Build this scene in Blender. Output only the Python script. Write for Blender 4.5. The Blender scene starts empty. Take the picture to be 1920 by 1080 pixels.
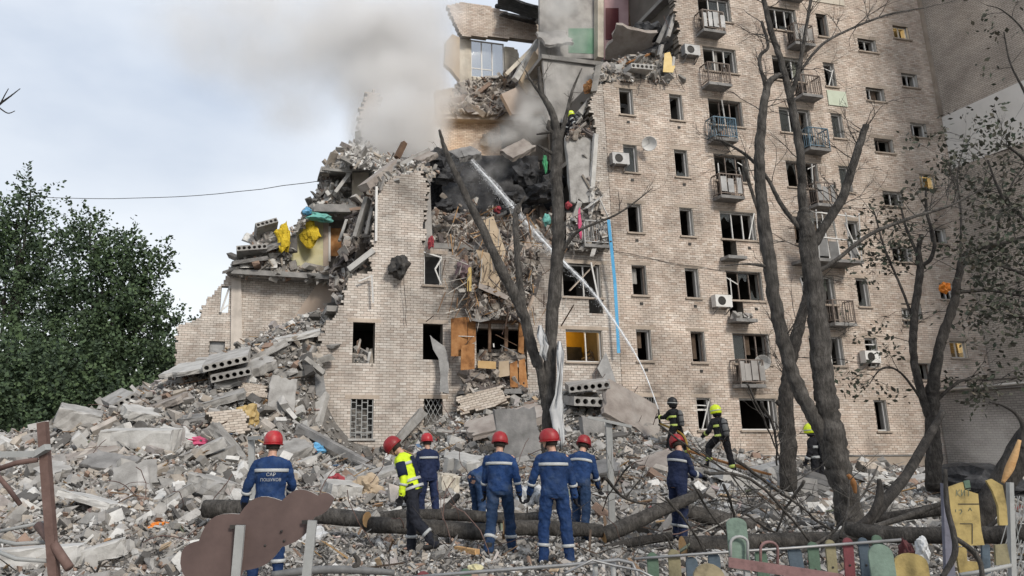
import bpy, bmesh, math, random
import numpy as np
from mathutils import Vector, Matrix, Euler, Quaternion, noise

# ---------------------------------------------------------------- camera, sky, sun
scene = bpy.context.scene
R = math.radians
FPX, PCX, PCY, PITCH, CAM_H = 1420.0, 812.0, 432.0, R(15.3), 1.8
cam_data = bpy.data.cameras.new('camera')
cam = bpy.data.objects.new('camera', cam_data)
scene.collection.objects.link(cam)
scene.camera = cam
cam.location = (0, 0, CAM_H)
cam.rotation_euler = (R(90) + PITCH, 0, 0)
cam_data.sensor_width = 36.0
cam_data.lens = FPX / 1920 * 36
cam_data.shift_x = (960 - PCX) / 1920
cam_data.shift_y = -(540 - PCY) / 1920
cam_data.clip_start = 0.1
cam_data.clip_end = 2000

world = bpy.data.worlds.new('World')
scene.world = world
world.use_nodes = True
wn, wl = world.node_tree.nodes, world.node_tree.links
SUN_EL, SUN_AZ = R(34), R(152)          # azimuth clockwise from +Y: behind the camera, to the right
sky_n = wn.new('ShaderNodeTexSky'); sky_n.sky_type = 'NISHITA'; sky_n.sun_disc = False
sky_n.sun_elevation = SUN_EL; sky_n.sun_rotation = SUN_AZ
tc = wn.new('ShaderNodeTexCoord')
mp = wn.new('ShaderNodeMapping'); mp.inputs['Scale'].default_value = (1.0, 1.0, 2.2)
wl.new(tc.outputs['Generated'], mp.inputs['Vector'])
cn = wn.new('ShaderNodeTexNoise'); cn.inputs['Scale'].default_value = 2.3; cn.inputs['Detail'].default_value = 6
cn.inputs['Roughness'].default_value = 0.5
wl.new(mp.outputs['Vector'], cn.inputs['Vector'])
cr = wn.new('ShaderNodeValToRGB')
cr.color_ramp.elements[0].position = 0.34; cr.color_ramp.elements[0].color = (4.0, 4.5, 5.3, 1)
cr.color_ramp.elements[1].position = 0.66; cr.color_ramp.elements[1].color = (6.2, 6.5, 6.9, 1)
wl.new(cn.outputs['Fac'], cr.inputs['Fac'])
sx = wn.new('ShaderNodeSeparateXYZ'); wl.new(tc.outputs['Generated'], sx.inputs[0])
mr = wn.new('ShaderNodeMapRange'); mr.inputs['From Min'].default_value = 0.0; mr.inputs['From Max'].default_value = 0.42
mr.inputs['To Min'].default_value = 0.9; mr.inputs['To Max'].default_value = 0.0
wl.new(sx.outputs['Z'], mr.inputs['Value'])
hz = wn.new('ShaderNodeMix'); hz.data_type = 'RGBA'
hz.inputs['B'].default_value = (7.3, 7.25, 7.0, 1)
wl.new(mr.outputs['Result'], hz.inputs['Factor']); wl.new(cr.outputs['Color'], hz.inputs['A'])
mx = wn.new('ShaderNodeMix'); mx.data_type = 'RGBA'; mx.inputs['Factor'].default_value = 0.86
wl.new(sky_n.outputs['Color'], mx.inputs['A']); wl.new(hz.outputs['Result'], mx.inputs['B'])
bg = wn.get('Background') or wn.new('ShaderNodeBackground')
wo = wn.get('World Output') or wn.new('ShaderNodeOutputWorld')
wl.new(mx.outputs['Result'], bg.inputs['Color']); bg.inputs['Strength'].default_value = 0.094
wl.new(bg.outputs['Background'], wo.inputs['Surface'])

sun_d = bpy.data.lights.new('sun', 'SUN'); sun_d.energy = 1.7; sun_d.angle = R(12); sun_d.color = (1.0, 0.93, 0.83)
sun = bpy.data.objects.new('sun', sun_d); scene.collection.objects.link(sun)
_sd = Vector((math.sin(SUN_AZ) * math.cos(SUN_EL), math.cos(SUN_AZ) * math.cos(SUN_EL), math.sin(SUN_EL)))
sun.rotation_euler = (-_sd).to_track_quat('-Z', 'Y').to_euler()
sun.location = _sd * 60

scene.view_settings.view_transform = 'Standard'
scene.view_settings.look = 'None'
scene.view_settings.exposure = 0.72
scene.view_settings.gamma = 1.0
scene.view_settings.use_curve_mapping = False
scene.render.engine = 'CYCLES'
cy = scene.cycles
cy.use_denoising = True
cy.max_bounces = 6; cy.diffuse_bounces = 3; cy.glossy_bounces = 2; cy.transmission_bounces = 4
cy.transparent_max_bounces = 12; cy.volume_bounces = 4
cy.volume_step_rate = 1.0; cy.volume_max_steps = 256
cy.use_adaptive_sampling = True; cy.adaptive_threshold = 0.02

# ---------------------------------------------------------------- pixels and directions
_c, _s = math.cos(PITCH), math.sin(PITCH)
CAM = Vector((0, 0, CAM_H))
def ray(px, py):
    u = (px - PCX) / FPX; v = (PCY - py) / FPX
    return Vector((u, _c - v * _s, _s + v * _c))
def P(px, py, Y):
    r = ray(px, py); return CAM + r * (Y / r.y)
def G(px, py, z=0.0):
    r = ray(px, py); return CAM + r * ((z - CAM_H) / r.z)
BA = R(14)
BO = Vector((0, 29.4, 0)); ES = Vector((math.cos(BA), math.sin(BA), 0)); EN = Vector((-math.sin(BA), math.cos(BA), 0))
def F(px, py, n=0.0):
    """pixel -> (s, n, z) on the plane parallel to the facade, n metres behind it"""
    r = ray(px, py); t = (BO + EN * n - CAM).dot(EN) / r.dot(EN); p = CAM + r * t - BO
    return Vector((p.dot(ES), n, p.z))
def B2W(p): return BO + ES * p[0] + EN * p[1] + Vector((0, 0, p[2]))
def FW(px, py, n=0.0): return B2W(F(px, py, n))
def ppm(Y): return 1450.0 / Y          # pixels per metre at depth Y

# ---------------------------------------------------------------- helpers
rnd = random.Random(11)
nr = np.random.RandomState(5)
COL = scene.collection
U = rnd.uniform

def link(o, parent=None):
    COL.objects.link(o)
    if parent is not None: o.parent = parent
    return o
def tag(o, label, cat, group=None):
    o['label'] = label; o['category'] = cat; o['kind'] = 'thing'
    if group: o['group'] = group
    return o
def empty(name, loc=(0, 0, 0), rz=0.0, label=None, cat=None, group=None):
    o = bpy.data.objects.new(name, None); o.location = loc; o.rotation_euler = (0, 0, rz); o.empty_display_size = 0.2
    link(o)
    if label: tag(o, label, cat, group)
    return o

class MB:
    def __init__(s): s.v = []; s.f = []; s.t = []; s.m = []
    def add(s, vs, fs, tone=None, mi=0):
        b = len(s.v); t = rnd.random() if tone is None else tone
        s.v.extend([tuple(p) for p in vs]); s.f.extend([tuple(i + b for i in f) for f in fs])
        s.t.extend([t] * len(fs)); s.m.extend([mi] * len(fs))
        return s
    def box(s, lo, hi, M=None, tone=None, mi=0):
        x0, y0, z0 = lo; x1, y1, z1 = hi
        vs = [Vector(p) for p in ((x0,y0,z0),(x1,y0,z0),(x1,y1,z0),(x0,y1,z0),(x0,y0,z1),(x1,y0,z1),(x1,y1,z1),(x0,y1,z1))]
        if M is not None: vs = [M @ p for p in vs]
        return s.add(vs, [(0,3,2,1),(4,5,6,7),(0,1,5,4),(1,2,6,5),(2,3,7,6),(3,0,4,7)], tone, mi)
    def bar(s, a, b, w, h=None, tone=None, up=(0,0,1), mi=0):
        a, b = Vector(a), Vector(b); d = b - a; L = d.length
        if L < 1e-6: return s
        h = h or w; z = d.normalized(); u = Vector(up)
        x = u.cross(z)
        if x.length < 1e-3: x = Vector((1,0,0)).cross(z)
        x.normalize(); y = z.cross(x)
        M = Matrix((x, y, z)).transposed().to_4x4(); M.translation = a
        return s.box((-w/2, -h/2, 0), (w/2, h/2, L), M, tone, mi)
    def tube(s, pts, rad, n=8, tone=None, cap=True, wob=0.0, mi=0):
        pts = [Vector(p) for p in pts]
        if not hasattr(rad, '__len__'): rad = [rad] * len(pts)
        vs, fs = [], []; ref = None; k = len(pts)
        for i, p in enumerate(pts):
            d = (pts[min(i+1, k-1)] - pts[max(i-1, 0)])
            d = d.normalized() if d.length > 1e-9 else Vector((0,0,1))
            if ref is None:
                ref = Vector((0,0,1)) if abs(d.z) < 0.9 else Vector((1,0,0))
                x = ref.cross(d).normalized()
            else:
                x = (x - d * x.dot(d))
                x = x.normalized() if x.length > 1e-6 else Vector((1,0,0)).cross(d).normalized()
            y = d.cross(x)
            for j in range(n):
                a = 2 * math.pi * j / n
                r = rad[i]
                if wob: r *= 1 + wob * (noise.noise(p * 2.6 + Vector((math.cos(a), math.sin(a), 0)) * 1.1) + .5 * noise.noise(p * 11 + Vector((j * 1.7, 0, j * .6))))
                vs.append(p + (x * math.cos(a) + y * math.sin(a)) * r)
        for i in range(k - 1):
            for j in range(n):
                a = i*n+j; b = i*n+(j+1) % n
                fs.append((a, b, b+n, a+n))
        if cap:
            fs.append(tuple(range(n-1, -1, -1))); fs.append(tuple(range((k-1)*n, k*n)))
        return s.add(vs, fs, tone, mi)
    def prism(s, poly, t, M=None, tone=None, mi=0, off=0.0):
        """poly: 2d points (x,z) in local xz plane; extruded along local y from off to off+t"""
        k = len(poly)
        ar = sum(poly[i][0]*poly[(i+1) % k][1]-poly[(i+1) % k][0]*poly[i][1] for i in range(k))
        if ar < 0: poly = poly[::-1]
        vs = [Vector((p[0], off, p[1])) for p in poly] + [Vector((p[0], off+t, p[1])) for p in poly]
        if M is not None: vs = [M @ p for p in vs]
        fs = [tuple(range(k)), tuple(range(2*k-1, k-1, -1))] + [(i, i+k, (i+1) % k + k, (i+1) % k) for i in range(k)]
        fs = fs[:2] + [(f[0], f[1], f[2], f[3]) for f in fs[2:]]
        return s.add(vs, fs, tone, mi)
    def lathe(s, prof, n=16, M=None, tone=None, mi=0):
        vs = []; fs = []; k = len(prof)
        for r, z in prof:
            for j in range(n):
                a = 2*math.pi*j/n; vs.append(Vector((r*math.cos(a), r*math.sin(a), z)))
        for i in range(k-1):
            for j in range(n):
                a = i*n+j; b = i*n+(j+1) % n; fs.append((a, b, b+n, a+n))
        fs.append(tuple(range(n-1, -1, -1))); fs.append(tuple(range((k-1)*n, k*n)))
        if M is not None: vs = [M @ p for p in vs]
        return s.add(vs, fs, tone, mi)
    def mesh(s, name, mats, smooth=False):
        me = bpy.data.meshes.new(name); me.from_pydata(s.v, [], s.f)
        for m in (mats if isinstance(mats, (list, tuple)) else [mats]): me.materials.append(m)
        a = me.attributes.new('tone', 'FLOAT', 'FACE'); a.data.foreach_set('value', s.t)
        if any(s.m): me.polygons.foreach_set('material_index', s.m)
        if smooth: me.polygons.foreach_set('use_smooth', [True]*len(s.f))
        me.update(); return me
    def build(s, name, mats, parent=None, smooth=False, kind=None, label=None, cat=None, group=None, loc=None):
        o = bpy.data.objects.new(name, s.mesh(name, mats, smooth)); link(o, parent)
        if kind: o['kind'] = kind
        if label: tag(o, label, cat, group)
        if loc is not None: o.location = loc
        return o

def recentre(o):
    """origin to the base centre of the mesh"""
    me = o.data; n = len(me.vertices); co = np.empty(n*3, 'f'); me.vertices.foreach_get('co', co); co = co.reshape(-1, 3)
    c = np.array([(co[:,0].min()+co[:,0].max())/2, (co[:,1].min()+co[:,1].max())/2, co[:,2].min()])
    me.vertices.foreach_set('co', (co - c).ravel().astype('f')); o.location = o.location + Vector(c.tolist()); me.update()
    return o

def np_mesh(name, Vt, quads, tone, mat_, tri=False):
    """fast mesh from numpy arrays; tone per face"""
    me = bpy.data.meshes.new(name); k = 3 if tri else 4
    me.vertices.add(len(Vt)); me.vertices.foreach_set('co', np.asarray(Vt, 'f').ravel())
    nf = len(quads); me.loops.add(nf*k); me.loops.foreach_set('vertex_index', np.asarray(quads, 'i').ravel())
    me.polygons.add(nf); me.polygons.foreach_set('loop_start', np.arange(0, nf*k, k, dtype='i'))
    me.materials.append(mat_)
    me.update(calc_edges=True); me.validate(); me.shade_flat()
    a = me.attributes.new('tone', 'FLOAT', 'FACE'); a.data.foreach_set('value', np.asarray(tone, 'f'))
    return me

# ---------------------------------------------------------------- materials
MATS = {}
def mat(name, cols, rough=0.85, scale=3.0, bump=0.25, tv=0.25, bscale=None, metal=0.0, spec=0.3, detail=6, stops=None,
        mode='noise', emit=None, alpha=None, dist=0.02, sat=None):
    """noise between colours; mode 'tone' picks the colour by piece and noise only varies the value"""
    m = bpy.data.materials.new(name); m.use_nodes = True; MATS[name] = m
    nt = m.node_tree; N, L = nt.nodes, nt.links; b = N['Principled BSDF']
    tcn = N.new('ShaderNodeTexCoord')
    no = N.new('ShaderNodeTexNoise'); no.inputs['Scale'].default_value = scale; no.inputs['Detail'].default_value = detail
    no.inputs['Roughness'].default_value = 0.62
    L.new(tcn.outputs['Object'], no.inputs['Vector'])
    at = N.new('ShaderNodeAttribute'); at.attribute_name = 'tone'
    oi = N.new('ShaderNodeObjectInfo')
    ad = N.new('ShaderNodeMath'); ad.operation = 'ADD'; L.new(at.outputs['Fac'], ad.inputs[0]); L.new(oi.outputs['Random'], ad.inputs[1])
    fr = N.new('ShaderNodeMath'); fr.operation = 'FRACT'; L.new(ad.outputs[0], fr.inputs[0])
    rp = N.new('ShaderNodeValToRGB'); e = rp.color_ramp.elements
    k = len(cols)
    if mode == 'tone':
        rp.color_ramp.interpolation = 'CONSTANT' if stops else 'LINEAR'
        pos = stops or [i/(max(k-1, 1)) for i in range(k)]
    else:
        pos = [0.32 + 0.36*i/max(k-1, 1) for i in range(k)]
    while len(e) < k: e.new(0.5)
    while len(e) > max(k, 1): e.remove(e[-1])
    for i in range(k):
        e[i].position = pos[i]; e[i].color = (*cols[i], 1)
    hs = N.new('ShaderNodeHueSaturation')
    mrn = N.new('ShaderNodeMapRange'); mrn.inputs['To Min'].default_value = 1-tv; mrn.inputs['To Max'].default_value = 1+tv
    if mode == 'tone':
        L.new(fr.outputs[0], rp.inputs['Fac'])
        mrn.inputs['From Min'].default_value = 0.3; mrn.inputs['From Max'].default_value = 0.7
        L.new(no.outputs['Fac'], mrn.inputs['Value'])
    else:
        L.new(no.outputs['Fac'], rp.inputs['Fac']); L.new(fr.outputs[0], mrn.inputs['Value'])
    L.new(rp.outputs['Color'], hs.inputs['Color']); L.new(mrn.outputs['Result'], hs.inputs['Value'])
    L.new(hs.outputs['Color'], b.inputs['Base Color'])
    b.inputs['Roughness'].default_value = rough; b.inputs['Metallic'].default_value = metal
    b.inputs['Specular IOR Level'].default_value = spec
    if bump:
        n2 = N.new('ShaderNodeTexNoise'); n2.inputs['Scale'].default_value = bscale or scale*5; n2.inputs['Detail'].default_value = 4
        L.new(tcn.outputs['Object'], n2.inputs['Vector'])
        bp = N.new('ShaderNodeBump'); bp.inputs['Strength'].default_value = bump; bp.inputs['Distance'].default_value = dist
        L.new(n2.outputs['Fac'], bp.inputs['Height']); L.new(bp.outputs['Normal'], b.inputs['Normal'])
    if emit:
        b.inputs['Emission Color'].default_value = (*emit[0], 1); b.inputs['Emission Strength'].default_value = emit[1]
    if alpha is not None: b.inputs['Alpha'].default_value = alpha
    return m

M_conc = mat('concrete', [(.20,.19,.18),(.30,.29,.275),(.38,.37,.355)], scale=2.2, bump=.5, tv=.18, bscale=22)
M_conc_w = mat('pale_concrete', [(.34,.33,.315),(.45,.44,.42),(.53,.52,.50)], scale=2.5, bump=.45, tv=.12, bscale=22)
M_conc_d = mat('dusty_grey_concrete', [(.13,.125,.12),(.20,.195,.19),(.28,.27,.26)], scale=2.0, bump=.5, tv=.15, bscale=20)
M_conc_b = mat('brown_grey_concrete', [(.20,.17,.15),(.29,.255,.23),(.35,.32,.29)], scale=1.6, bump=.5, tv=.12, bscale=20)
RUB = [(.28,.268,.25),(.195,.185,.172),(.365,.352,.335),(.10,.095,.09),(.34,.30,.255),(.52,.51,.49),(.26,.245,.23),(.25,.175,.135),(.37,.335,.30),(.33,.30,.285)]
M_rub = mat('rubble', RUB, mode='tone', stops=[0,.17,.32,.44,.54,.65,.76,.86,.91,.96], tv=.28, scale=3.5, bump=.5, bscale=30)
RUBB = [(.22,.19,.165),(.30,.265,.23),(.12,.105,.095),(.36,.33,.30),(.24,.17,.13),(.16,.14,.13),(.42,.40,.37),(.10,.085,.08)]
M_rubb = mat('scorched_rubble', RUBB, mode='tone', stops=[0,.2,.36,.48,.6,.7,.84,.92], tv=.3, scale=3.5, bump=.5, bscale=30)
M_brick = mat('sand_lime_brick', [(.49,.41,.345),(.56,.48,.41),(.49,.395,.33),(.61,.54,.475),(.41,.325,.265),(.57,.49,.425)], mode='tone', tv=.2, scale=.55, bump=.25, bscale=60)
M_brick_l = mat('grey_sand_lime_brick', [(.475,.42,.37),(.545,.495,.445),(.45,.385,.335),(.60,.555,.505),(.39,.33,.285)], mode='tone', tv=.2, scale=.6, bump=.25, bscale=60)
M_brick_f = mat('broken_brick', [(.36,.31,.26),(.42,.37,.315),(.31,.26,.215),(.46,.41,.36)], mode='tone', tv=.25, scale=3, bump=.4, bscale=40)
M_mort = mat('mortar', [(.12,.105,.09),(.19,.17,.145)], scale=1.2, bump=.4, tv=.05)
M_lint = mat('lintel_concrete', [(.32,.265,.215),(.42,.355,.295)], scale=1.4, bump=.3, tv=.12)
M_plas = mat('cream_plaster', [(.44,.39,.32),(.55,.50,.42),(.60,.56,.48)], scale=1.1, bump=.25, tv=.06)
M_plgr = mat('grey_plaster', [(.22,.21,.20),(.33,.315,.30),(.40,.385,.365)], scale=1.1, bump=.3, tv=.08)
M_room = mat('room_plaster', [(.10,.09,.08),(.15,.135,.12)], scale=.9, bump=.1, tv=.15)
M_floor = mat('floor_slab', [(.20,.19,.18),(.30,.29,.275)], scale=1.4, bump=.4, tv=.1)
M_green = mat('green_paint', [(.09,.19,.13),(.16,.27,.19)], scale=1.4, bump=.2, tv=.08)
M_pink = mat('pink_plaster', [(.42,.27,.28),(.52,.36,.37)], scale=1.2, bump=.15, tv=.06)
M_pinkd = mat('dusty_pink_plaster', [(.40,.32,.26),(.46,.385,.33)], scale=1.0, bump=.3, tv=.06)
M_maroon = mat('maroon_door_paint', [(.10,.025,.03),(.15,.04,.045)], scale=1.5, rough=.5, bump=.1, tv=.06)
M_yelw = mat('yellow_wallpaper', [(.46,.42,.22),(.55,.51,.33),(.36,.40,.26)], scale=.9, bump=.2, tv=.05)
M_yel = mat('yellow_insulation', [(.50,.34,.02),(.62,.46,.04)], scale=4, bump=.8, tv=.1, bscale=16, dist=.06)
M_wood = mat('orange_wood', [(.14,.06,.022),(.29,.135,.05),(.38,.20,.085)], scale=2.6, bump=.3, tv=.2)
M_woodb = mat('brown_wood', [(.09,.055,.035),(.16,.10,.065)], scale=3, bump=.4, tv=.2)
M_woodr = mat('raw_split_wood', [(.50,.28,.12),(.62,.40,.20)], scale=6, bump=.6, tv=.1)
M_soot = mat('burnt_roofing', [(.012,.012,.013),(.03,.03,.032),(.075,.075,.078)], scale=1.3, bump=.9, tv=.1, rough=.7, bscale=7, dist=.08)
M_pvc = mat('white_pvc', [(.55,.54,.52),(.66,.65,.63)], scale=3, rough=.45, bump=.05, tv=.08)
M_alum = mat('dull_metal', [(.22,.22,.22),(.33,.33,.33)], scale=3, rough=.5, metal=.6, bump=.1, tv=.15)
M_steel = mat('grey_painted_steel', [(.26,.265,.26),(.33,.335,.33)], scale=5, rough=.5, bump=.12, tv=.06)
M_rail = mat('weathered_railing_paint', [(.13,.105,.09),(.22,.18,.155)], scale=5, rough=.65, bump=.1, tv=.2)
M_iron = mat('dark_iron', [(.02,.02,.02),(.05,.045,.04)], scale=5, rough=.6, bump=.1, tv=.1)
M_rust = mat('rusty_brown_steel', [(.10,.06,.05),(.17,.11,.095)], scale=5, rough=.7, bump=.2, tv=.1)
M_tin = mat('crumpled_sheet_metal', [(.12,.12,.12),(.22,.22,.22)], scale=2, rough=.5, metal=.25, bump=.3, tv=.1)
M_whites = mat('white_sheeting', [(.42,.43,.44),(.56,.57,.58)], scale=2, rough=.5, bump=.3, tv=.05)
M_blues = mat('blue_strap', [(.07,.30,.55),(.11,.40,.66)], scale=4, rough=.5, bump=.1, tv=.05)
M_balu = mat('blue_balcony_paint', [(.09,.15,.20),(.13,.20,.255)], scale=4, rough=.5, bump=.1, tv=.05)
M_mint = mat('pale_mint_panel', [(.48,.53,.42),(.56,.61,.50)], scale=2, rough=.6, bump=.1, tv=.05)
M_bark = mat('grey_bark', [(.034,.031,.028),(.068,.062,.056),(.115,.106,.097)], scale=5, bump=1.0, bscale=24, tv=.15, dist=.03)
M_barkd = mat('dark_bark', [(.024,.021,.019),(.048,.043,.039),(.085,.077,.069)], scale=6, bump=1.0, bscale=24, tv=.15, dist=.03)
M_leaf = mat('green_leaves', [(.034,.054,.034),(.052,.082,.042),(.08,.122,.055),(.046,.068,.046)], mode='tone', tv=.3, scale=.6, bump=0, rough=.7)
M_dry = mat('dusty_dark_leaves', [(.05,.052,.04),(.08,.078,.06),(.045,.06,.04),(.10,.085,.065)], mode='tone', tv=.25, scale=2, bump=0, rough=.8)
M_red = mat('red_cloth', [(.22,.03,.04),(.34,.06,.07)], scale=5, bump=.3, tv=.1)
M_mag = mat('pink_cloth', [(.55,.07,.17),(.62,.14,.24)], scale=5, bump=.3, tv=.1)
M_tgreen = mat('green_cloth', [(.04,.20,.09),(.07,.28,.13)], scale=5, bump=.3, tv=.1)
M_tblue = mat('light_blue_bag', [(.12,.35,.58),(.18,.43,.66)], scale=5, bump=.3, tv=.1, rough=.4)
M_teal = mat('teal_cloth', [(.12,.36,.32),(.18,.42,.38)], scale=5, bump=.3, tv=.1)
M_orange = mat('orange_plastic', [(.62,.17,.02),(.75,.25,.03)], scale=5, bump=.1, tv=.05, rough=.4)
M_tan = mat('tan_board', [(.33,.255,.175),(.43,.345,.25)], scale=1.5, bump=.3, tv=.1)
M_cloud = mat('board_brown_paint', [(.062,.040,.036),(.082,.054,.048),(.105,.07,.062)], scale=2.2, rough=.6, bump=.1, tv=.04)
M_ply = mat('plywood_edge', [(.33,.31,.29),(.40,.38,.36)], scale=5, bump=.2, tv=.05)

def stain(m, lo=.74):
    """rain streaks, grime and soot over a wall, each with a shape of its own"""
    N, L = m.node_tree.nodes, m.node_tree.links; b = N['Principled BSDF']; src = b.inputs['Base Color'].links[0].from_socket
    t = N.new('ShaderNodeNewGeometry'); out = src
    for sc, (f0, f1), low in (((1.5, 1.5, .12), (.40, .62), lo+.12), ((.22, .22, .3), (.36, .60), lo+.1), ((.8, .8, .9), (.30, .5), lo)):
        mp_ = N.new('ShaderNodeMapping'); mp_.inputs['Scale'].default_value = sc; L.new(t.outputs['Position'], mp_.inputs['Vector'])
        no = N.new('ShaderNodeTexNoise'); no.inputs['Scale'].default_value = 1.0; no.inputs['Detail'].default_value = 8; no.inputs['Roughness'].default_value = .65; L.new(mp_.outputs['Vector'], no.inputs['Vector'])
        r = N.new('ShaderNodeMapRange'); r.inputs['From Min'].default_value = f0; r.inputs['From Max'].default_value = f1; r.inputs['To Min'].default_value = low; r.inputs['To Max'].default_value = 1.06; L.new(no.outputs['Fac'], r.inputs['Value'])
        h = N.new('ShaderNodeHueSaturation'); L.new(out, h.inputs['Color']); L.new(r.outputs['Result'], h.inputs['Value']); out = h.outputs['Color']
    L.new(out, b.inputs['Base Color'])
for _m in (M_brick, M_brick_l, M_lint, M_plas, M_plgr): stain(_m)
def soot(m, spots):
    """smoke-blackened patches where the fire licked out of the openings"""
    N, L = m.node_tree.nodes, m.node_tree.links; b = N['Principled BSDF']; out = b.inputs['Base Color'].links[0].from_socket
    t = N.new('ShaderNodeNewGeometry'); no = N.new('ShaderNodeTexNoise'); no.inputs['Scale'].default_value = 1.1; no.inputs['Detail'].default_value = 7; L.new(t.outputs['Position'], no.inputs['Vector'])
    for c, r, k in spots:
        d = N.new('ShaderNodeVectorMath'); d.operation = 'DISTANCE'; L.new(t.outputs['Position'], d.inputs[0]); d.inputs[1].default_value = c
        q = N.new('ShaderNodeMath'); q.operation = 'MULTIPLY_ADD'; L.new(no.outputs['Fac'], q.inputs[0]); q.inputs[1].default_value = -r*1.4; L.new(d.outputs['Value'], q.inputs[2])
        f = N.new('ShaderNodeMapRange'); f.inputs['From Min'].default_value = -r*.55; f.inputs['From Max'].default_value = r*.35; f.inputs['To Min'].default_value = k; f.inputs['To Max'].default_value = 1; L.new(q.outputs[0], f.inputs['Value'])
        h = N.new('ShaderNodeHueSaturation'); L.new(out, h.inputs['Color']); L.new(f.outputs['Result'], h.inputs['Value']); out = h.outputs['Color']
    L.new(out, b.inputs['Base Color'])
_sp = [(FW(930,470), 3.2, .45), (FW(760,350), 1.6, .6), (FW(1090,500), 1.8, .6), (FW(830,560), 1.2, .65)]
soot(M_brick_l, _sp)
soot(M_brick, [(FW(1115,420), 2.2, .5), (FW(1190,150), 1.8, .65), (FW(1425,735), .9, .45), (FW(1318,738), .6, .45), (FW(1220,738), .7, .5), (FW(1270,100), 1.6, .6)])
def barkmat(m):
    N, L = m.node_tree.nodes, m.node_tree.links; b = N['Principled BSDF']
    t = N.new('ShaderNodeTexCoord'); mp_ = N.new('ShaderNodeMapping'); mp_.inputs['Scale'].default_value = (26, 26, 5); L.new(t.outputs['Object'], mp_.inputs['Vector'])
    v = N.new('ShaderNodeTexNoise'); v.inputs['Scale'].default_value = 1; v.inputs['Detail'].default_value = 6; v.inputs['Roughness'].default_value = .7; L.new(mp_.outputs['Vector'], v.inputs['Vector'])
    bp = N.new('ShaderNodeBump'); bp.inputs['Strength'].default_value = 1; bp.inputs['Distance'].default_value = .05; L.new(v.outputs['Fac'], bp.inputs['Height']); L.new(bp.outputs['Normal'], b.inputs['Normal'])
    src = b.inputs['Base Color'].links[0].from_socket; r = N.new('ShaderNodeMapRange'); r.inputs['From Min'].default_value = .35; r.inputs['From Max'].default_value = .65; r.inputs['To Min'].default_value = .55; r.inputs['To Max'].default_value = 1.35; L.new(v.outputs['Fac'], r.inputs['Value'])
    h = N.new('ShaderNodeHueSaturation'); L.new(src, h.inputs['Color']); L.new(r.outputs['Result'], h.inputs['Value']); L.new(h.outputs['Color'], b.inputs['Base Color'])
barkmat(M_bark); barkmat(M_barkd)
def glassmat():
    m = bpy.data.materials.new('window_glass'); m.use_nodes = True
    b = m.node_tree.nodes['Principled BSDF']
    b.inputs['Base Color'].default_value = (.10,.11,.11,1); b.inputs['Roughness'].default_value = .06
    b.inputs['Alpha'].default_value = .3; b.inputs['Specular IOR Level'].default_value = .6
    return m
M_glass = glassmat()

# ================================================================ THE DAMAGED APARTMENT BUILDING
bld = empty('apartment_building', BO, BA, 'partly collapsed nine storey sand coloured brick apartment building', 'building')
STOREY = 2.75
FLOORZ = [1.2 + STOREY*k for k in range(9)]
S_END, Z_TOP = 26.85, 27.0
def sz(px, py, n=0.0):
    p = F(px, py, n); return (p.x, p.z)

def course_runs(poly, holes, ch=0.098, rag=0.11, z0=None, z1=None, seed=1):
    """scanline courses: list of (za, zb, a, b) runs of wall inside poly and outside the holes"""
    rg = random.Random(seed); out = []
    zs = [p[1] for p in poly]; lo = min(zs) if z0 is None else z0; hi = max(zs) if z1 is None else z1
    k = len(poly); nz = int((hi-lo)/ch)
    for i in range(nz):
        za, zb = lo+i*ch, lo+(i+1)*ch; zm = (za+zb)/2; xs = []
        for j in range(k):
            (ax, az), (bx, bz) = poly[j], poly[(j+1) % k]
            if (az <= zm) != (bz <= zm): xs.append(ax+(bx-ax)*(zm-az)/(bz-az))
        xs.sort()
        for a, b in zip(xs[::2], xs[1::2]):
            a += rg.uniform(-rag, rag)*(a > -90) ; b += rg.uniform(-rag, rag)*(b < S_END-.2 or rag == 0)
            if b > S_END: b = S_END
            segs = [(a, b)]
            for (hx0, hz0, hx1, hz1) in holes:
                if hz0-.01 < zm < hz1+.01:
                    ns = []
                    for p, q in segs:
                        if hx1 <= p or hx0 >= q: ns.append((p, q)); continue
                        if hx0 > p: ns.append((p, hx0))
                        if hx1 < q: ns.append((hx1, q))
                    segs = ns
            out += [(za, zb, p, q, i) for p, q in segs if q-p > .05]
    return out

def brick_arrays(runs, n_front=0.0, depth=.05, L=.26, gap=.014, jit=.005, seed=2):
    """(lo, hi) of every brick of the runs, in (s, n, z)"""
    rg = np.random.RandomState(seed); lo, hi = [], []
    for za, zb, a, b, i in runs:
        off = (i % 2)*L/2; k = math.floor((a-off)/L); x = k*L+off
        while x < b:
            x0, x1 = max(x, a)+gap/2, min(x+L, b)-gap/2
            if x1-x0 > .035: lo.append((x0, n_front, za+gap/2)); hi.append((x1, n_front+depth, zb-gap/2))
            x += L
    lo = np.array(lo); hi = np.array(hi)
    j = rg.uniform(-jit, jit, len(lo)); lo[:,1] += j
    # a few knocked-back bricks
    kb = rg.rand(len(lo)) < .006; lo[kb,1] += .007
    return lo, hi
BQ = np.array([(0,1,5,4),(1,2,6,5),(3,0,4,7),(4,5,6,7),(0,3,2,1)])
def boxes_np(lo, hi):
    n = len(lo); Vt = np.empty((n, 8, 3))
    for i, (x, y, z) in enumerate(((0,0,0),(1,0,0),(1,1,0),(0,1,0),(0,0,1),(1,0,1),(1,1,1),(0,1,1))):
        Vt[:,i,0] = (hi if x else lo)[:,0]; Vt[:,i,1] = (hi if y else lo)[:,1]; Vt[:,i,2] = (hi if z else lo)[:,2]
    q = (np.arange(n)[:,None,None]*8+BQ[None]).reshape(-1, 4)
    return Vt.reshape(-1, 3), q
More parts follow.
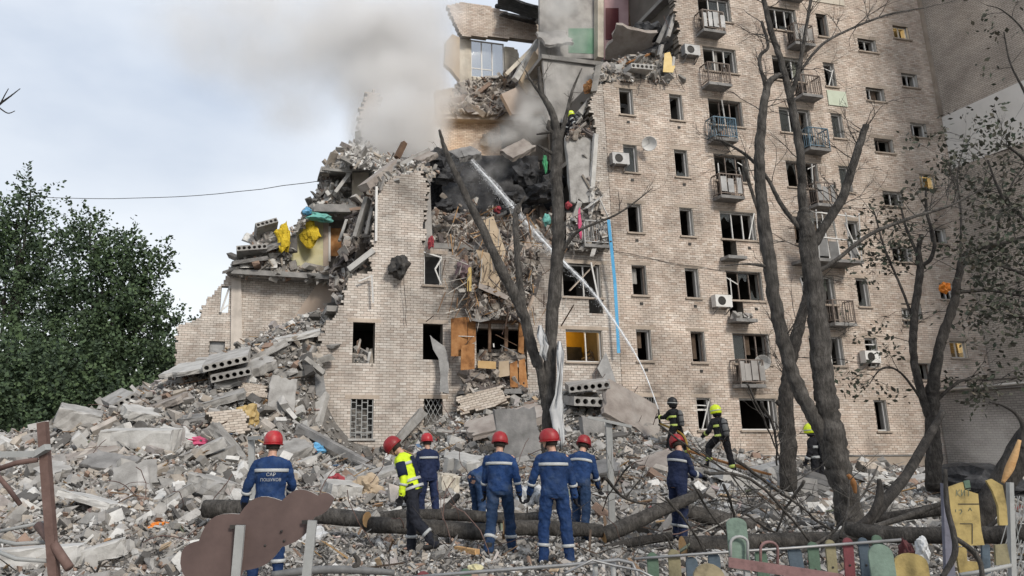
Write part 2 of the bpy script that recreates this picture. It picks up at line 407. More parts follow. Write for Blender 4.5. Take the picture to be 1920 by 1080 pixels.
def brick_wall(runs, name, parent, mbrick, n0, thick, single=0, key=None, seed=3):
    """mortar core with real bricks proud of it; the `single` bricks that show largest become parts of their own"""
    core = MB()
    for za, zb, a, b, i in runs: core.box((a, n0+.014, za), (b, n0+thick, zb), tone=.5)
    core.build(name, M_mort, parent)
    lo, hi = brick_arrays(runs, n0, seed=seed)
    idx = np.arange(len(lo)); one = np.zeros(len(lo), bool)
    if single:
        ordr = np.argsort(key(lo)); full = [k for k in ordr if hi[k,0]-lo[k,0] > .2][:single]; one[full] = True
        ms = {}
        for k in full:
            w = round(float(hi[k,0]-lo[k,0]), 2); h = hi[k,2]-lo[k,2]
            if w not in ms:
                b = MB(); b.box((0,0,0), (w, .05, h), tone=0); ms[w] = b.mesh('brick', mbrick)
            o = bpy.data.objects.new('brick', ms[w]); o.location = lo[k]; link(o, parent)
    Vt, q = boxes_np(lo[~one], hi[~one])
    me = np_mesh('brickwork', Vt, q, np.repeat(np.random.RandomState(seed).rand((~one).sum()), 5), mbrick)
    o = bpy.data.objects.new('brickwork', me); link(o, parent); o['kind'] = 'stuff'
    return o

# window openings: (s0, z0, s1, z1)
WT = [3.40+STOREY*k for k in range(9)]          # window heads
wins = []          # (rect, style, seed)
def W(s0, s1, k, drop=1.3, style='single'): wins.append(((s0, WT[k]-drop, s1, WT[k]), style))
for k in range(6): W(8.70, 9.38, k, 1.3 if k else 1.25, 'bars' if k == 0 else 'single')
for k in range(6): W(11.24, 11.90, k, 1.3, 'half' if k == 0 else 'single')
for k in range(9): W(13.27, 15.06, k, 1.3, 'triple' if k else 'open')
for k in range(1, 9): W(17.10, 18.85, k, 1.3, 'triple')
W(17.1, 17.75, 0); 
for k in range(9): W(20.06, 20.70, k, 1.32, 'single')
for k in range(1, 8): wins.append(((22.40, 2.33+STOREY*k-.75, 23.50, 2.33+STOREY*k), 'wide'))
for k in range(1, 9): wins.append(((24.77, WT[k]-.78, 25.75, WT[k]), 'wide'))
wins.append(((22.35, 6.8, 22.85, 7.6), 'wide'))
wins.append(((-.37, 7.60, .38, 8.87), 'hang'))
wins.append(((-.40, 4.75, .39, 6.08), 'void'))
wins.append(((-.35, 1.75, .37, 3.22), 'lattice'))
wins.append(((-3.12, 4.54, -2.28, 6.03), 'void'))
wins.append(((-3.13, 1.77, -2.28, 3.18), 'grid'))
wins.append(((5.52, 7.40, 7.25, 8.83), 'double'))
wins.append(((5.54, 4.75, 7.16, 6.05), 'double'))
holes = [w[0] for w in wins]
holes += [(6.65, 6.75, 7.25, 7.40), (1.75, 4.05, 3.85, 6.0), (2.0, 1.2, 3.6, 3.3)]
holes += [(13.27, WT[k]-2.15, 13.95, WT[k]-1.3) for k in range(1, 9) if k != 6] + [(18.2, WT[k]-2.15, 18.85, WT[k]-1.3) for k in range(2, 9)]

fpx = [(598,640),(612,606),(640,572),(648,522),(694,508),(703,366),(716,346),(732,338),(748,326),(768,328),(789,317),(803,345),(797,400),(796,462),(842,468),(862,482),
       (878,520),(905,540),(1000,525),(1012,470),(1052,474),(1100,464),(1136,470),(1128,400),(1110,340),(1117,250),(1104,190),(1118,160),(1150,152),(1180,146),(1225,150),(1260,138),(1277,90),(1266,20)]
fpoly = [(-4.25, -.6)] + [sz(*p) for p in fpx] + [(12.15, Z_TOP), (S_END+.01, Z_TOP), (S_END+.01, -.6)]
runs = course_runs(fpoly, holes, seed=4)
runs_l = [r for r in runs if r[3] < 4.4]; 
# the near left wing is greyer, the tall wing warmer: split the long courses at the middle of the gap
left, right = [], []
for za, zb, a, b, i in runs:
    m = 7.9
    if b <= m: left.append((za, zb, a, b, i))
    elif a >= m: right.append((za, zb, a, b, i))
    else: left.append((za, zb, a, m, i)); right.append((za, zb, m, b, i))
brick_wall(left, 'wall', bld, M_brick_l, 0.0, .42, 300, lambda lo: (lo[:,0]+2.4)**2*.6+(lo[:,2]-4.2)**2, 3)
brick_wall(right, 'wall', bld, M_brick, 0.0, .42, 0, None, 4)
# plinth and its drip course
mb = MB(); mb.box((-4.2, -.07, -.6), (23.3, -.002, 1.02)); mb.build('plinth', M_lint, bld)
mb = MB(); mb.box((-4.2, -.11, 1.024), (23.3, -.003, 1.09), tone=.1); mb.build('plinth_course', M_conc_d, bld)

# lintels and sills
for (s0, z0, s1, z1), st in wins:
    ov = .22 if s1-s0 < 1.2 else .3
    mb = MB(); mb.box((s0-ov, -.006, z1+.004), (s1+ov, .2, z1+.15)); mb.build('lintel', M_lint, bld)
    if st in ('void', 'lattice'): continue
    mb = MB(); mb.box((s0-.09, -.085, z0-.075), (s1+.09, .1, z0-.004)); mb.build('sill', M_lint if st != 'grid' else M_conc_w, bld)

M_reveal = mat('plastered_reveal', [(.38,.36,.33),(.50,.475,.44)], scale=2, bump=.2, tv=.2)
for (s0, z0, s1, z1), st in wins:
    if st in ('void', 'grid', 'lattice'): continue
    mb = MB(); mb.box((s1-.022, .03, z0), (s1+.004, .46, z1)); mb.box((s0-.004, .03, z0), (s0+.022, .46, z1)); mb.box((s0+.023, .03, z1-.022), (s1-.023, .46, z1+.003)); mb.build('reveal', M_reveal, bld)
def frame_bars(mb, s0, z0, s1, z1, n, w=.06, d=.07, mull=()):
    mb.box((s0, n, z0), (s0+w, n+d, z1)); mb.box((s1-w, n, z0), (s1, n+d, z1))
    mb.box((s0+w, n+.002, z1-w), (s1-w, n+d-.002, z1)); mb.box((s0+w, n+.002, z0), (s1-w, n+d-.002, z0+w))
    for m in mull: mb.box((m-w*.45, n+.003, z0+w), (m+w*.45, n+d-.003, z1-w))
wr = random.Random(21)
M_curtd = mat('brown_curtain', [(.10,.07,.05),(.15,.11,.08)], scale=4, bump=.3, tv=.15); M_curt2 = mat('greenish_curtain', [(.14,.15,.12),(.20,.21,.17)], scale=4, bump=.3, tv=.15)
M_curt = mat('pale_curtain', [(.30,.29,.27),(.40,.385,.36)], scale=4, bump=.3, tv=.15)
for (s0, z0, s1, z1), st in wins:
    if st == 'void': continue
    mb = MB(); n = .17; mull = ()
    w = s1-s0; fm = M_pvc if wr.random() < .8 else M_rail
    if st == 'triple': mull = (s0+w*.38, s0+w*.69)
    elif st == 'double': mull = (s0+w*.58,); fm = M_pvc
    elif st == 'wide': mull = (s0+w*.5,) if wr.random() < .75 else (s0+w*.33,)
    elif st == 'open': mull = (s0+w*.86,); fm = M_pvc
    elif st in ('bars', 'grid', 'lattice', 'hang'): fm = M_iron if st != 'hang' else M_pvc
    frame_bars(mb, s0+.024, z0+.004, s1-.024, z1-.024, n, .05 if st != 'grid' else .03, mull=mull)
    if st == 'half': mb.box((s0+.05, n+.004, z0+.78), (s1-.05, n+.05, z0+.85))
    win = mb.build('window', fm, bld)
    if st == 'bars':
        g = MB()
        for k in range(6): x = s0+w*(k+.6)/6.2; g.bar((x, .06, z0), (x, .06, z1), .022)
        g.build('grille', M_alum, win)
    elif st == 'grid':
        g = MB()
        for k in range(5): x = s0+w*k/4; g.bar((min(max(x, s0+.02), s1-.02), .05, z0), (min(max(x, s0+.02), s1-.02), .05, z1), .032)
        for c in range(4):
            for k in range(6):
                zz = z0+.12+(z1-z0-.1)*(k+(.5 if c % 2 else 0))/5.6
                if zz < z1: g.bar((s0+w*c/4, .052, zz), (s0+w*(c+1)/4, .052, zz), .03)
        g.bar((s0-.03, .045, z0+.2), (s1+.03, .045, z0+.2), .04)
        g.build('grille', M_steel, win)
    elif st == 'lattice':
        g = MB(); h = z1-z0
        for k in range(-6, 7):
            for sg in (1, -1):
                x0 = s0+w*k/4.0; pts = []
                for t in np.linspace(0, 1, 9):
                    x = x0+sg*t*h*.55+(w if sg < 0 else 0); z = z0+t*h
                    if s0 <= x <= s1: pts.append((x, .05+.004*sg, z))
                if len(pts) > 1: g.bar(pts[0], pts[-1], .018)
        g.build('grille', M_steel, win)
    elif st == 'hang':
        g = MB(); g.bar((s0+.75, .05, z1-.12), (s0+.42, -.12, z0+.62), .05); g.bar((s0+.42, -.12, z0+.62), (s0+.66, -.1, z0+.06), .05)
        g.bar((s0-.02, .02, z1+.06), (s0+.75, .05, z1-.12), .06); g.build('broken_sash', M_pvc, win)
    else:
        # sashes knocked askew, jagged glass left in some
        cells = [s0]+list(mull)+[s1]
        for a, b in zip(cells, cells[1:]):
            q = wr.random()
            if st == 'double': q = .95
            if q < .16:
                g = MB(); g.box((a+.06, n+.03, z0+.06), (b-.05, n+.036, z1-.06)); g.build('pane', M_glass, win)
            elif q < .40:
                g = MB(); pts = [(a+.05, z0+.05), (b-.05, z0+.05)]; up = wr.random() < .4; k = 6; hh = z1-z0
                for i in range(k+1): pts.append((b-.05-(b-a-.1)*i/k, z0+.05+hh*wr.uniform(.08, .5)*(1-.5*math.sin(math.pi*i/k))))
                if up: pts = [(x, z0+z1-z) for x, z in pts]
                g.prism(pts, .006, off=n+.03); g.build('broken_pane', M_glass, win)
            elif q < .50 and b-a > .4:
                g = MB(); t = wr.uniform(-.3, .35); e = wr.uniform(.5, 1)
                g.bar((a+(b-a)*.3, .05, z0+.06), (a+(b-a)*.3+t, -.05, z0+(z1-z0)*e), .045); 
                if wr.random() < .5: g.bar((a+.05, .1, z1-.3), (b-.1, .06, z1-.1-wr.uniform(0, .5)), .04)
                g.build('broken_sash', M_pvc, win)
            elif q < .66:
                g = MB(); pts = []; zt = z1-.08; x0 = a+.08; cw = (b-a)*wr.uniform(.3, .6)
                k = 7
                for i in range(k): pts.append((x0+cw*i/(k-1), .32+.035*(i % 2)))
                hgt = (z1-z0)*wr.uniform(.35, 1.05); mcl = wr.choice([M_curt, M_curtd, M_curt2])
                for (p, q2) in zip(pts, pts[1:]): g.add([(p[0],p[1],zt),(q2[0],q2[1],zt),(q2[0],q2[1],zt-hgt),(p[0],p[1],zt-hgt)], [(0,1,2,3)], tone=.4)
                g.build('curtain', mcl, win)

# floors and inner walls
def slab(s0, s1, n0, n1, z, name='floor', m=None, t=.22):
    mb = MB(); mb.box((s0, n0, z-t), (s1, n1, z)); return mb.build(name, m or M_floor, bld)
for k, z in enumerate(FLOORZ + [FLOORZ[-1]+STOREY]):
    s0 = 7.75 if z < 17.6 else 12.2
    slab(s0, S_END-.02, .43, 10.9, z)
    if k == 7: slab(6.55, 12.19, 3.6, 10.9, z)
    if k == 6: slab(9.4, 12.19, 2.6, 10.9, z)
for z in FLOORZ[:3]: slab(-4.1, 7.74, .43, 10.9, z)
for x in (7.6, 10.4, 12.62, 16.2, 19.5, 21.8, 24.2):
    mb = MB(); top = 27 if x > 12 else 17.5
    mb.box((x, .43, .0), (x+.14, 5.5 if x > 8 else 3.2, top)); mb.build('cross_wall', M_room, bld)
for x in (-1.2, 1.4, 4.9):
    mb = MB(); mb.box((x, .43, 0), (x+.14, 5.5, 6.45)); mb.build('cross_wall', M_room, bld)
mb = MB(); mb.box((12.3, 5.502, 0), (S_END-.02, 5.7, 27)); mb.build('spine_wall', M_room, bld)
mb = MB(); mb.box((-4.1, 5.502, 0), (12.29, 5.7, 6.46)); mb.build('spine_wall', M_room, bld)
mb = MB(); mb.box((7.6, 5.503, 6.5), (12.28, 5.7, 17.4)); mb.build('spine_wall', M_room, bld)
mb = MB(); mb.box((9.2, 10.9, 0), (S_END, 11.3, 27)); mb.build('rear_wall', M_lint, bld)
mb = MB(); mb.box((12.2, -.3, Z_TOP), (S_END+.3, 11.4, Z_TOP+.25)); mb.build('roof', M_conc, bld)

# balconies of the two balcony columns
def balcony(s0, s1, z, m=M_rail, depth=.62, h=1.0, rail=True, seed=0, deb=False):
    rg = random.Random(seed); mb = MB(); mb.box((s0, -depth, z-.14), (s1, -.001, z)); b = mb.build('balcony', M_conc_d, bld)
    if rail:
        r = MB()
        r.bar((s0+.03, -depth+.03, z+h), (s1-.03, -depth+.03, z+h), .05); r.bar((s0+.03, -depth+.03, z+.1), (s1-.03, -depth+.03, z+.1), .035)
        for e in (s0+.03, s1-.03):
            r.bar((e, -depth+.03, z+h), (e, 0, z+h), .05); r.bar((e, -depth+.03, z+.1), (e, 0, z+.1), .035); r.bar((e, -depth+.03, z), (e, -depth+.03, z+h), .045)
            for k in range(1, 5): r.bar((e, -depth*k/5, z+.1), (e, -depth*k/5, z+h), .02)
        n = int((s1-s0)/.115)
        for k in range(1, n):
            x = s0+(s1-s0)*k/n; j = rg.uniform(-.03, .03)
            if rg.random() < .12: continue
            j *= 3 if rg.random() < .2 else 1
            r.bar((x, -depth+.03, z+.1), (x+j, -depth+.03+rg.uniform(-.03, .03), z+h), .024)
        r.build('railing', m, b)
        if seed % 3 == 1:
            q = MB(); x0 = s0+.05
            while x0 < s1-.2:
                w = rg.uniform(.16, .3); q.box((x0, -depth-.012, z+.08+rg.uniform(0, .1)), (min(x0+w, s1), -depth+.003, z+h-rg.uniform(0, .25))); x0 += w+rg.uniform(.01, .2)
            q.build('railing_boards', rg.choice([M_alum, M_woodb, M_plgr]), b)
        if seed % 2:
            q = MB()
            for k in range(5):
                M = Matrix.Translation((rg.uniform(s0+.15, s1-.15), rg.uniform(-depth+.12, -.15), z+rg.uniform(.1, .5))) @ Euler((rg.uniform(-.5, .5), rg.uniform(-.5, .5), rg.uniform(0, 3))).to_matrix().to_4x4()
                q.box((-.12, -.09, -.2), (.12, .09, .2), M)
            q.build('clutter', M_rubb, b)
    if deb:
        d = MB()
        for k in range(9):
            M = Matrix.Translation((rg.uniform(s0+.1, s1-.1), rg.uniform(-depth, -.1), z+rg.uniform(.02, .2))) @ Euler((rg.uniform(0, 3), rg.uniform(0, 3), rg.uniform(0, 3))).to_matrix().to_4x4()
            a = rg.uniform(.06, .2); d.box((-a, -a*.6, -a*.4), (a, a*.6, a*.4), M)
        d.build('debris', M_rub, b)
    return b
for k in range(1, 9):
    z = FLOORZ[k]
    if k == 3: balcony(13.05, 13.98, z, rail=False)
    elif k == 2: balcony(13.1, 14.15, z, rail=False, deb=True)
    else: balcony(13.0, 14.2, z, M_balu if k == 5 else M_rail, seed=k)
for k in range(2, 9):
    z = FLOORZ[k]
    if k == 3: continue
    balcony(18.05, 19.2, z, M_balu if k == 5 else M_rail, seed=30+k)
# the large glazed balcony behind the tree, its frames burst open
lg = balcony(16.7, 19.6, FLOORZ[3], depth=1.1, rail=False)
g = MB()
for x in np.linspace(16.75, 19.55, 6): g.bar((x, -1.05, FLOORZ[3]), (x+wr.uniform(-.12, .12), -1.05+wr.uniform(-.2, .1), FLOORZ[3]+2.2), .05)
for zz in (1.0, 2.15): g.bar((16.72, -1.05, FLOORZ[3]+zz), (19.58, -1.1, FLOORZ[3]+zz-.12), .05)
g.bar((16.9, -1.0, FLOORZ[3]+.3), (17.8, -1.3, FLOORZ[3]+1.9), .05); g.bar((19.3, -1.2, FLOORZ[3]+.2), (18.6, -1.4, FLOORZ[3]+1.6), .06)
g.build('glazing_frame', M_pvc, lg)
for (a, b, c) in ((16.8, .05, .95), (17.35, .1, .9), (17.9, .0, .8), (18.9, .1, .9)):
    g = MB(); g.box((a, -1.07, FLOORZ[3]+b), (a+.48, -1.06, FLOORZ[3]+c)); g.build('glazing_panel', M_tin, lg)
for (a, b, c) in ((16.8, 1.05, 2.1), (17.9, 1.05, 2.0)):
    g = MB(); g.box((a, -1.07, FLOORZ[3]+b), (a+.5, -1.06, FLOORZ[3]+c)); g.build('pane', M_glass, lg)
mb = MB(); mb.box((20.0, -.05, 17.55), (21.1, -.012, 18.35)); mb.build('facade_panel', M_mint, bld)
mb = MB(); mb.box((18.2, -.05, 23.3), (21.9, -.012, 24.6)); mb.build('facade_panel', M_plas, bld)
# vents under the windows
for k in range(1, 6):
    for x in (9.05, 11.6, 14.6):
        mb = MB(); mb.box((x-.07, -.02, WT[k]-1.72), (x+.07, .004, WT[k]-1.6)); mb.build('vent', M_iron, bld)

# ---- the wing at right angles, coming towards the camera
wing = empty('side_wing', B2W((S_END, 0, 0)), BA, 'tall dark brick wing at right angles with a broad white band', 'building')
def brickmat(name, c1, c2, cm):
    m = bpy.data.materials.new(name); m.use_nodes = True; N, L = m.node_tree.nodes, m.node_tree.links; b = N['Principled BSDF']
    t = N.new('ShaderNodeTexCoord'); sp = N.new('ShaderNodeSeparateXYZ'); L.new(t.outputs['Object'], sp.inputs[0])
    cb = N.new('ShaderNodeCombineXYZ'); ad = N.new('ShaderNodeMath'); L.new(sp.outputs['X'], ad.inputs[0]); L.new(sp.outputs['Y'], ad.inputs[1])
    L.new(ad.outputs[0], cb.inputs['X']); L.new(sp.outputs['Z'], cb.inputs['Y'])
    br = N.new('ShaderNodeTexBrick'); br.inputs['Scale'].default_value = 1; br.inputs['Brick Width'].default_value = .26; br.inputs['Row Height'].default_value = .098
    br.inputs['Mortar Size'].default_value = .011; br.inputs['Color1'].default_value = (*c1, 1); br.inputs['Color2'].default_value = (*c2, 1); br.inputs['Mortar'].default_value = (*cm, 1)
    br.inputs['Bias'].default_value = 0
    L.new(cb.outputs[0], br.inputs['Vector'])
    no = N.new('ShaderNodeTexNoise'); no.inputs['Scale'].default_value = .7; no.inputs['Detail'].default_value = 7; L.new(t.outputs['Object'], no.inputs['Vector'])
    hs = N.new('ShaderNodeHueSaturation'); mrn = N.new('ShaderNodeMapRange'); mrn.inputs['From Min'].default_value = .3; mrn.inputs['From Max'].default_value = .7
    mrn.inputs['To Min'].default_value = .75; mrn.inputs['To Max'].default_value = 1.2; L.new(no.outputs['Fac'], mrn.inputs['Value'])
    L.new(br.outputs['Color'], hs.inputs['Color']); L.new(mrn.outputs['Result'], hs.inputs['Value']); L.new(hs.outputs['Color'], b.inputs['Base Color'])
    bp = N.new('ShaderNodeBump'); bp.inputs['Strength'].default_value = .5; bp.inputs['Distance'].default_value = .012; bp.invert = True
    L.new(br.outputs['Fac'], bp.inputs['Height']); L.new(bp.outputs['Normal'], b.inputs['Normal'])
    b.inputs['Roughness'].default_value = .9; b.inputs['Specular IOR Level'].default_value = .2
    return m
M_bside = brickmat('side_brick', (.40,.35,.305), (.48,.425,.375), (.21,.19,.165))
M_bannex = brickmat('annex_brick', (.24,.225,.21), (.30,.28,.26), (.14,.13,.12))
mb = MB(); mb.box((.03, -16, -.6), (10, 11, 31)); mb.build('wall', M_bside, wing)
mb = MB(); mb.box((-.012, -16.01, 14.8), (.028, -.01, 17.62)); mb.build('white_band', mat('white_band_render', [(.62,.60,.57),(.72,.70,.67)], scale=.8, bump=.1, tv=.03), wing)
mb = MB(); mb.box((-.16, -.12, 17.7), (.027, -.004, 31)); mb.build('corner_joint', M_lint, wing)
annex = empty('brick_annex', B2W((23.4, 0, 0)), BA, 'low dark grey brick annex with a pipe along its flat roof edge', 'building')
mb = MB(); mb.box((.002, -9, -.6), (3.3, -.13, 3.75)); mb.build('wall', M_bannex, annex)
mb = MB(); mb.box((-.14, -9.1, 3.754), (3.3, -.132, 3.95)); mb.build('roof_edge', M_conc_d, annex)
mb = MB(); mb.tube([(-.2, -9, 3.86), (-.2, -4, 3.9), (-.22, -.3, 3.84)], .055, 8); mb.build('pipe', M_conc_w, annex, True)

# ================================================================ GROUND AND RUBBLE HEAP
CTRL = [P(0,826,28), P(60,815,28), P(150,792,28), P(250,745,28.5), P(330,704,29), P(430,668,29.5), P(560,604,30), P(620,590,30.2),
        P(330,770,25), P(450,745,26.5), P(540,700,27.5), P(585,690,28.3), P(300,835,22), P(450,825,24), P(560,800,25.5), P(150,850,23), P(40,865,22),
        P(640,862,28.2), P(700,866,28.4), P(750,852,28.6), P(615,850,27.5), P(665,872,26), P(730,868,26), P(780,850,27), P(620,872,24), P(700,885,23), P(780,880,23), P(820,800,28), P(880,790,28), P(960,770,28), P(1050,735,28.4), P(1110,735,28.8), P(1180,770,29), P(1235,800,29.6), P(1290,830,29.8),
        P(1340,858,30), P(1420,862,31), P(1560,872,32.5), P(1700,878,33.5), P(850,840,25), P(950,835,25), P(1050,820,25), P(1150,800,26), P(1200,850,24), P(1275,852,24.6), P(1365,885,22),
        P(1300,930,18), P(1450,925,19.5), P(1535,928,21.5), P(1650,925,21), P(1780,925,20.5), P(1900,930,20),
        P(200,925,18), P(380,915,18.5), P(550,920,18.5), P(700,925,18.5), P(900,925,18.5), P(1080,925,18.5), P(60,935,17.5),
        P(803,978,16.5), P(905,985,16), P(1080,1012,13.8), P(1045,1055,11.3), P(940,1036,12.3), P(770,1040,12), P(500,1085,10.3), P(1280,1008,14), P(150,1010,13.5), P(350,1010,13.5), P(620,1010,13.5),
        P(1500,985,14.5), P(1700,990,14.5), P(1850,990,14.5)]
for x in (-40, -25, -12, 0, 12, 25, 40):
    for y in (-6, 2, 8): CTRL.append(Vector((x, y, 0)))
for x in (-45, -32): 
    for y in (16, 24, 32, 45): CTRL.append(Vector((x, y, .1)))
for x in (24, 34): 
    for y in (14, 20, 27): CTRL.append(Vector((x, y, .2)))
for x in (-22, -12, 0, 10, 20, 30):
    for y in (43, 50): CTRL.append(Vector((x, y, 0)))
CP = np.array([[p.x, p.y] for p in CTRL]); CZ = np.array([p.z for p in CTRL])
def _phi(r2): return np.sqrt(r2+1.0)
_A = _phi(((CP[:,None]-CP[None])**2).sum(-1)); _w = np.linalg.solve(_A-np.eye(len(CP))*.12, CZ)
def hz_np(x, y):
    x = np.asarray(x, float); y = np.asarray(y, float); sh = x.shape; q = np.stack([x.ravel(), y.ravel()], 1); out = np.empty(len(q))
    for i in range(0, len(q), 20000):
        qq = q[i:i+20000]; out[i:i+20000] = _phi(((qq[:,None]-CP[None])**2).sum(-1)) @ _w
    z = out.reshape(sh)
    e = np.clip((np.maximum(np.abs(x)-38, 0)+np.maximum(y-44, 0)+np.maximum(-4-y, 0))/8, 0, 1)
    z = z*(1-e); return np.clip(z, -.25, 8)
def hz(x, y): return float(hz_np(np.array([x]), np.array([y]))[0])
def HG(px, py, y0=8.0, y1=33.0):
    """pixel -> point where its ray meets the ground or the heap"""
    r = ray(px, py); ys = np.linspace(y0, y1, 500); t = ys/r.y; x = r.x*t; z = CAM_H+r.z*t
    d = z-hz_np(x, ys); k = np.argmax(d < 0)
    if not (d < 0).any(): k = len(ys)-1
    return Vector((x[k], ys[k], z[k]))

def axis(lo, hi, step, far):
    a = np.arange(lo, hi+step/2, step); l, r = [], []; d = step; q = lo
    while q > -far: d *= 1.35; q -= d; l.append(q)
    d = step; q = hi
    while q < far: d *= 1.35; q += d; r.append(q)
    return np.concatenate([l[::-1], a, r])
gx, gy = axis(-24, 28, .22, 600), axis(6, 35, .22, 600)
GX, GY = np.meshgrid(gx, gy); GZ = hz_np(GX, GY)
inn = (GX > -26) & (GX < 30) & (GY > 5) & (GY < 36)
jt = np.array([noise.noise(Vector((x*1.3, y*1.3, 3)))*.12+noise.noise(Vector((x*4, y*4, 1)))*.06 for x, y in zip(GX[inn], GY[inn])])
GZ[inn] += jt-.08
nx, ny = len(gx), len(gy)
ii = (np.arange(ny-1)[:,None]*nx+np.arange(nx-1)[None]).ravel()
M_ground = mat('dusty_ground', [(.11,.10,.092),(.17,.16,.148),(.25,.24,.225)], scale=1.7, bump=.8, tv=0, bscale=14, dist=.05)
me = np_mesh('ground', np.stack([GX.ravel(), GY.ravel(), GZ.ravel()], 1), np.stack([ii, ii+1, ii+1+nx, ii+nx], 1), np.zeros(len(ii)), M_ground)
ground = bpy.data.objects.new('ground', me); link(ground); ground['kind'] = 'structure'

# ---- broken pieces
def make_chunks(n, seed):
    rg = random.Random(seed); out = []
    for k in range(n):
        bm = bmesh.new(); a = (1, rg.uniform(.5, .95), rg.uniform(.22, .7)); m = rg.choice([8, 9, 10, 11])
        if k % 4 != 0:   # squarish block with broken corners
            pts = [Vector((sx*a[0]*rg.uniform(.75, 1), sy*a[1]*rg.uniform(.75, 1), sz_*a[2]*rg.uniform(.8, 1))) for sx in (-1, 1) for sy in (-1, 1) for sz_ in (-1, 1)]
        else:
            pts = []
            for i in range(m):
                v = Vector((rg.gauss(0, 1), rg.gauss(0, 1), rg.gauss(0, 1))).normalized()
                mxx = max(abs(v.x), abs(v.y), abs(v.z)); v = v.lerp(v/mxx, .75)
                pts.append(Vector((v.x*a[0], v.y*a[1], v.z*a[2])))
        for p in pts: bm.verts.new(p)
        bmesh.ops.convex_hull(bm, input=bm.verts); bmesh.ops.delete(bm, geom=[v for v in bm.verts if not v.link_faces], context='VERTS')
        bmesh.ops.triangulate(bm, faces=bm.faces); bm.verts.index_update()
        out.append((np.array([v.co[:] for v in bm.verts])*.5, np.array([[v.index for v in f.verts] for f in bm.faces]))); bm.free()
    return out
CH = make_chunks(36, 5)
def rotm(rg, tilt=1.0):
    a, b, c = rg.uniform(-math.pi, math.pi), rg.uniform(-1, 1)*tilt, rg.uniform(-1, 1)*tilt
    return np.array(Euler((b, c, a), 'XYZ').to_matrix())
class Chunks:
    """many broken pieces joined into one mesh"""
    def __init__(s): s.V = []; s.F = []; s.T = []; s.n = 0
    def add(s, pos, size, rg, flat=1.0, tilt=.9, tone=None, stretch=1.0):
        v, f = CH[rg.randrange(len(CH))]
        m = v*np.array([size*stretch, size, size*flat]); m = m @ rotm(rg, tilt).T + np.array(pos)
        s.V.append(m); s.F.append(f+s.n); s.n += len(v); s.T.append(np.full(len(f), rg.random() if tone is None else tone))
    def build(s, name, m, parent=None, kind='stuff', label=None, cat=None):
        me = np_mesh(name, np.concatenate(s.V), np.concatenate(s.F), np.concatenate(s.T), m, tri=True)
        o = bpy.data.objects.new(name, me); link(o, parent)
        if kind: o['kind'] = kind
        if label: tag(o, label, cat)
        return o
rg = random.Random(77)
loose = Chunks(); fine = Chunks()
# area weighting: sample in the picture's trapezoid so that the density follows what the camera can see
def sample_ground(n, seed):
    r = np.random.RandomState(seed); y = 9.0+(33.5-9.0)*r.rand(n)**.8; u = r.uniform(-.76, .92, n); return u*y, y
X, Y = sample_ground(45000, 1)
facade_y = 29.4+X/4.01
keep = (Y < facade_y-.15) | (X < -4.4)
X, Y = X[keep], Y[keep]; Z = hz_np(X, Y)
for x, y, z in zip(X, Y, Z):
    sz_ = min(.03+.04*rg.paretovariate(1.8), .38)*(0.55+.02*y)
    if y < 14 and x > -3: sz_ *= .6
    hl = (x < -3.5 and y > 14)
    loose.add((x, y, z+rg.uniform(-.3, .25)*sz_+(rg.random()*.12 if hl else 0)), sz_*(1.25 if hl else 1), rg, stretch=rg.choice([1, 1, 1, 1.5, 2.2]))
X, Y = sample_ground(52000, 2); facade_y = 29.4+X/4.01; keep = (Y < facade_y-.1) | (X < -4.4); X, Y = X[keep], Y[keep]; Z = hz_np(X, Y)
for x, y, z in zip(X, Y, Z): fine.add((x, y, z+rg.uniform(-.03, .05)), rg.uniform(.03, .11)*(.5+.03*y), rg, stretch=rg.choice([1, 1, 1.6, 2.6]))
st = Chunks()
X, Y = sample_ground(900, 8); facade_y = 29.4+X/4.01; keep = (Y < facade_y-.5) | (X < -5); X, Y = X[keep], Y[keep]; Z = hz_np(X, Y)
for x, y, z in zip(X, Y, Z): st.add((x, y, z+rg.uniform(.02, .18)), rg.uniform(.03, .07)*(.5+.03*y), rg, stretch=rg.uniform(6, 22), tilt=.5, flat=.8)
st.build('splinters', mat('splinters', [(.20,.13,.08),(.30,.29,.27),(.10,.07,.05),(.34,.22,.11),(.16,.15,.14),(.42,.40,.37)], mode='tone', stops=[0,.2,.4,.6,.72,.9], tv=.2, scale=4))
sc_ = Chunks()
X, Y = sample_ground(420, 9); facade_y = 29.4+X/4.01; keep = (Y < facade_y-.5) | (X < -5); X, Y = X[keep], Y[keep]; Z = hz_np(X, Y)
for x, y, z in zip(X, Y, Z): sc_.add((x, y, z+rg.uniform(.02, .14)), rg.uniform(.08, .26)*(.5+.02*y), rg, stretch=rg.uniform(1, 2), tilt=.8, flat=.35)
sc_.build('household_scraps', mat('household_scraps', [(.40,.30,.20),(.10,.16,.26),(.55,.54,.52),(.30,.10,.09),(.36,.22,.12),(.20,.22,.16),(.45,.36,.34),(.14,.10,.09)], mode='tone', stops=[0,.2,.28,.45,.53,.66,.74,.88], tv=.25, scale=5, bump=.5))
rb = MB()
for k in range(70):
    y = rg.uniform(11, 29); x = rg.uniform(-.55, .35)*y; 
    if y > 28.6+x/4 and x > -4.4: continue
    p = Vector((x, y, hz(x, y))); d = Vector((rg.uniform(-1, 1), rg.uniform(-1, .3), rg.uniform(.1, 1))).normalized(); pts = [p]
    for q in range(7): d = (d+Vector((rg.uniform(-1, 1), rg.uniform(-1, 1), rg.uniform(-1, .6)))*.35).normalized(); p = p+d*rg.uniform(.1, .22); pts.append(p)
    rb.tube(pts, rg.uniform(.006, .011)*(.6+.02*y), 5)
rb.build('reinforcing_bars', M_rust, kind='stuff')
loose.build('rubble', M_rub); fine.build('rubble', M_rub)

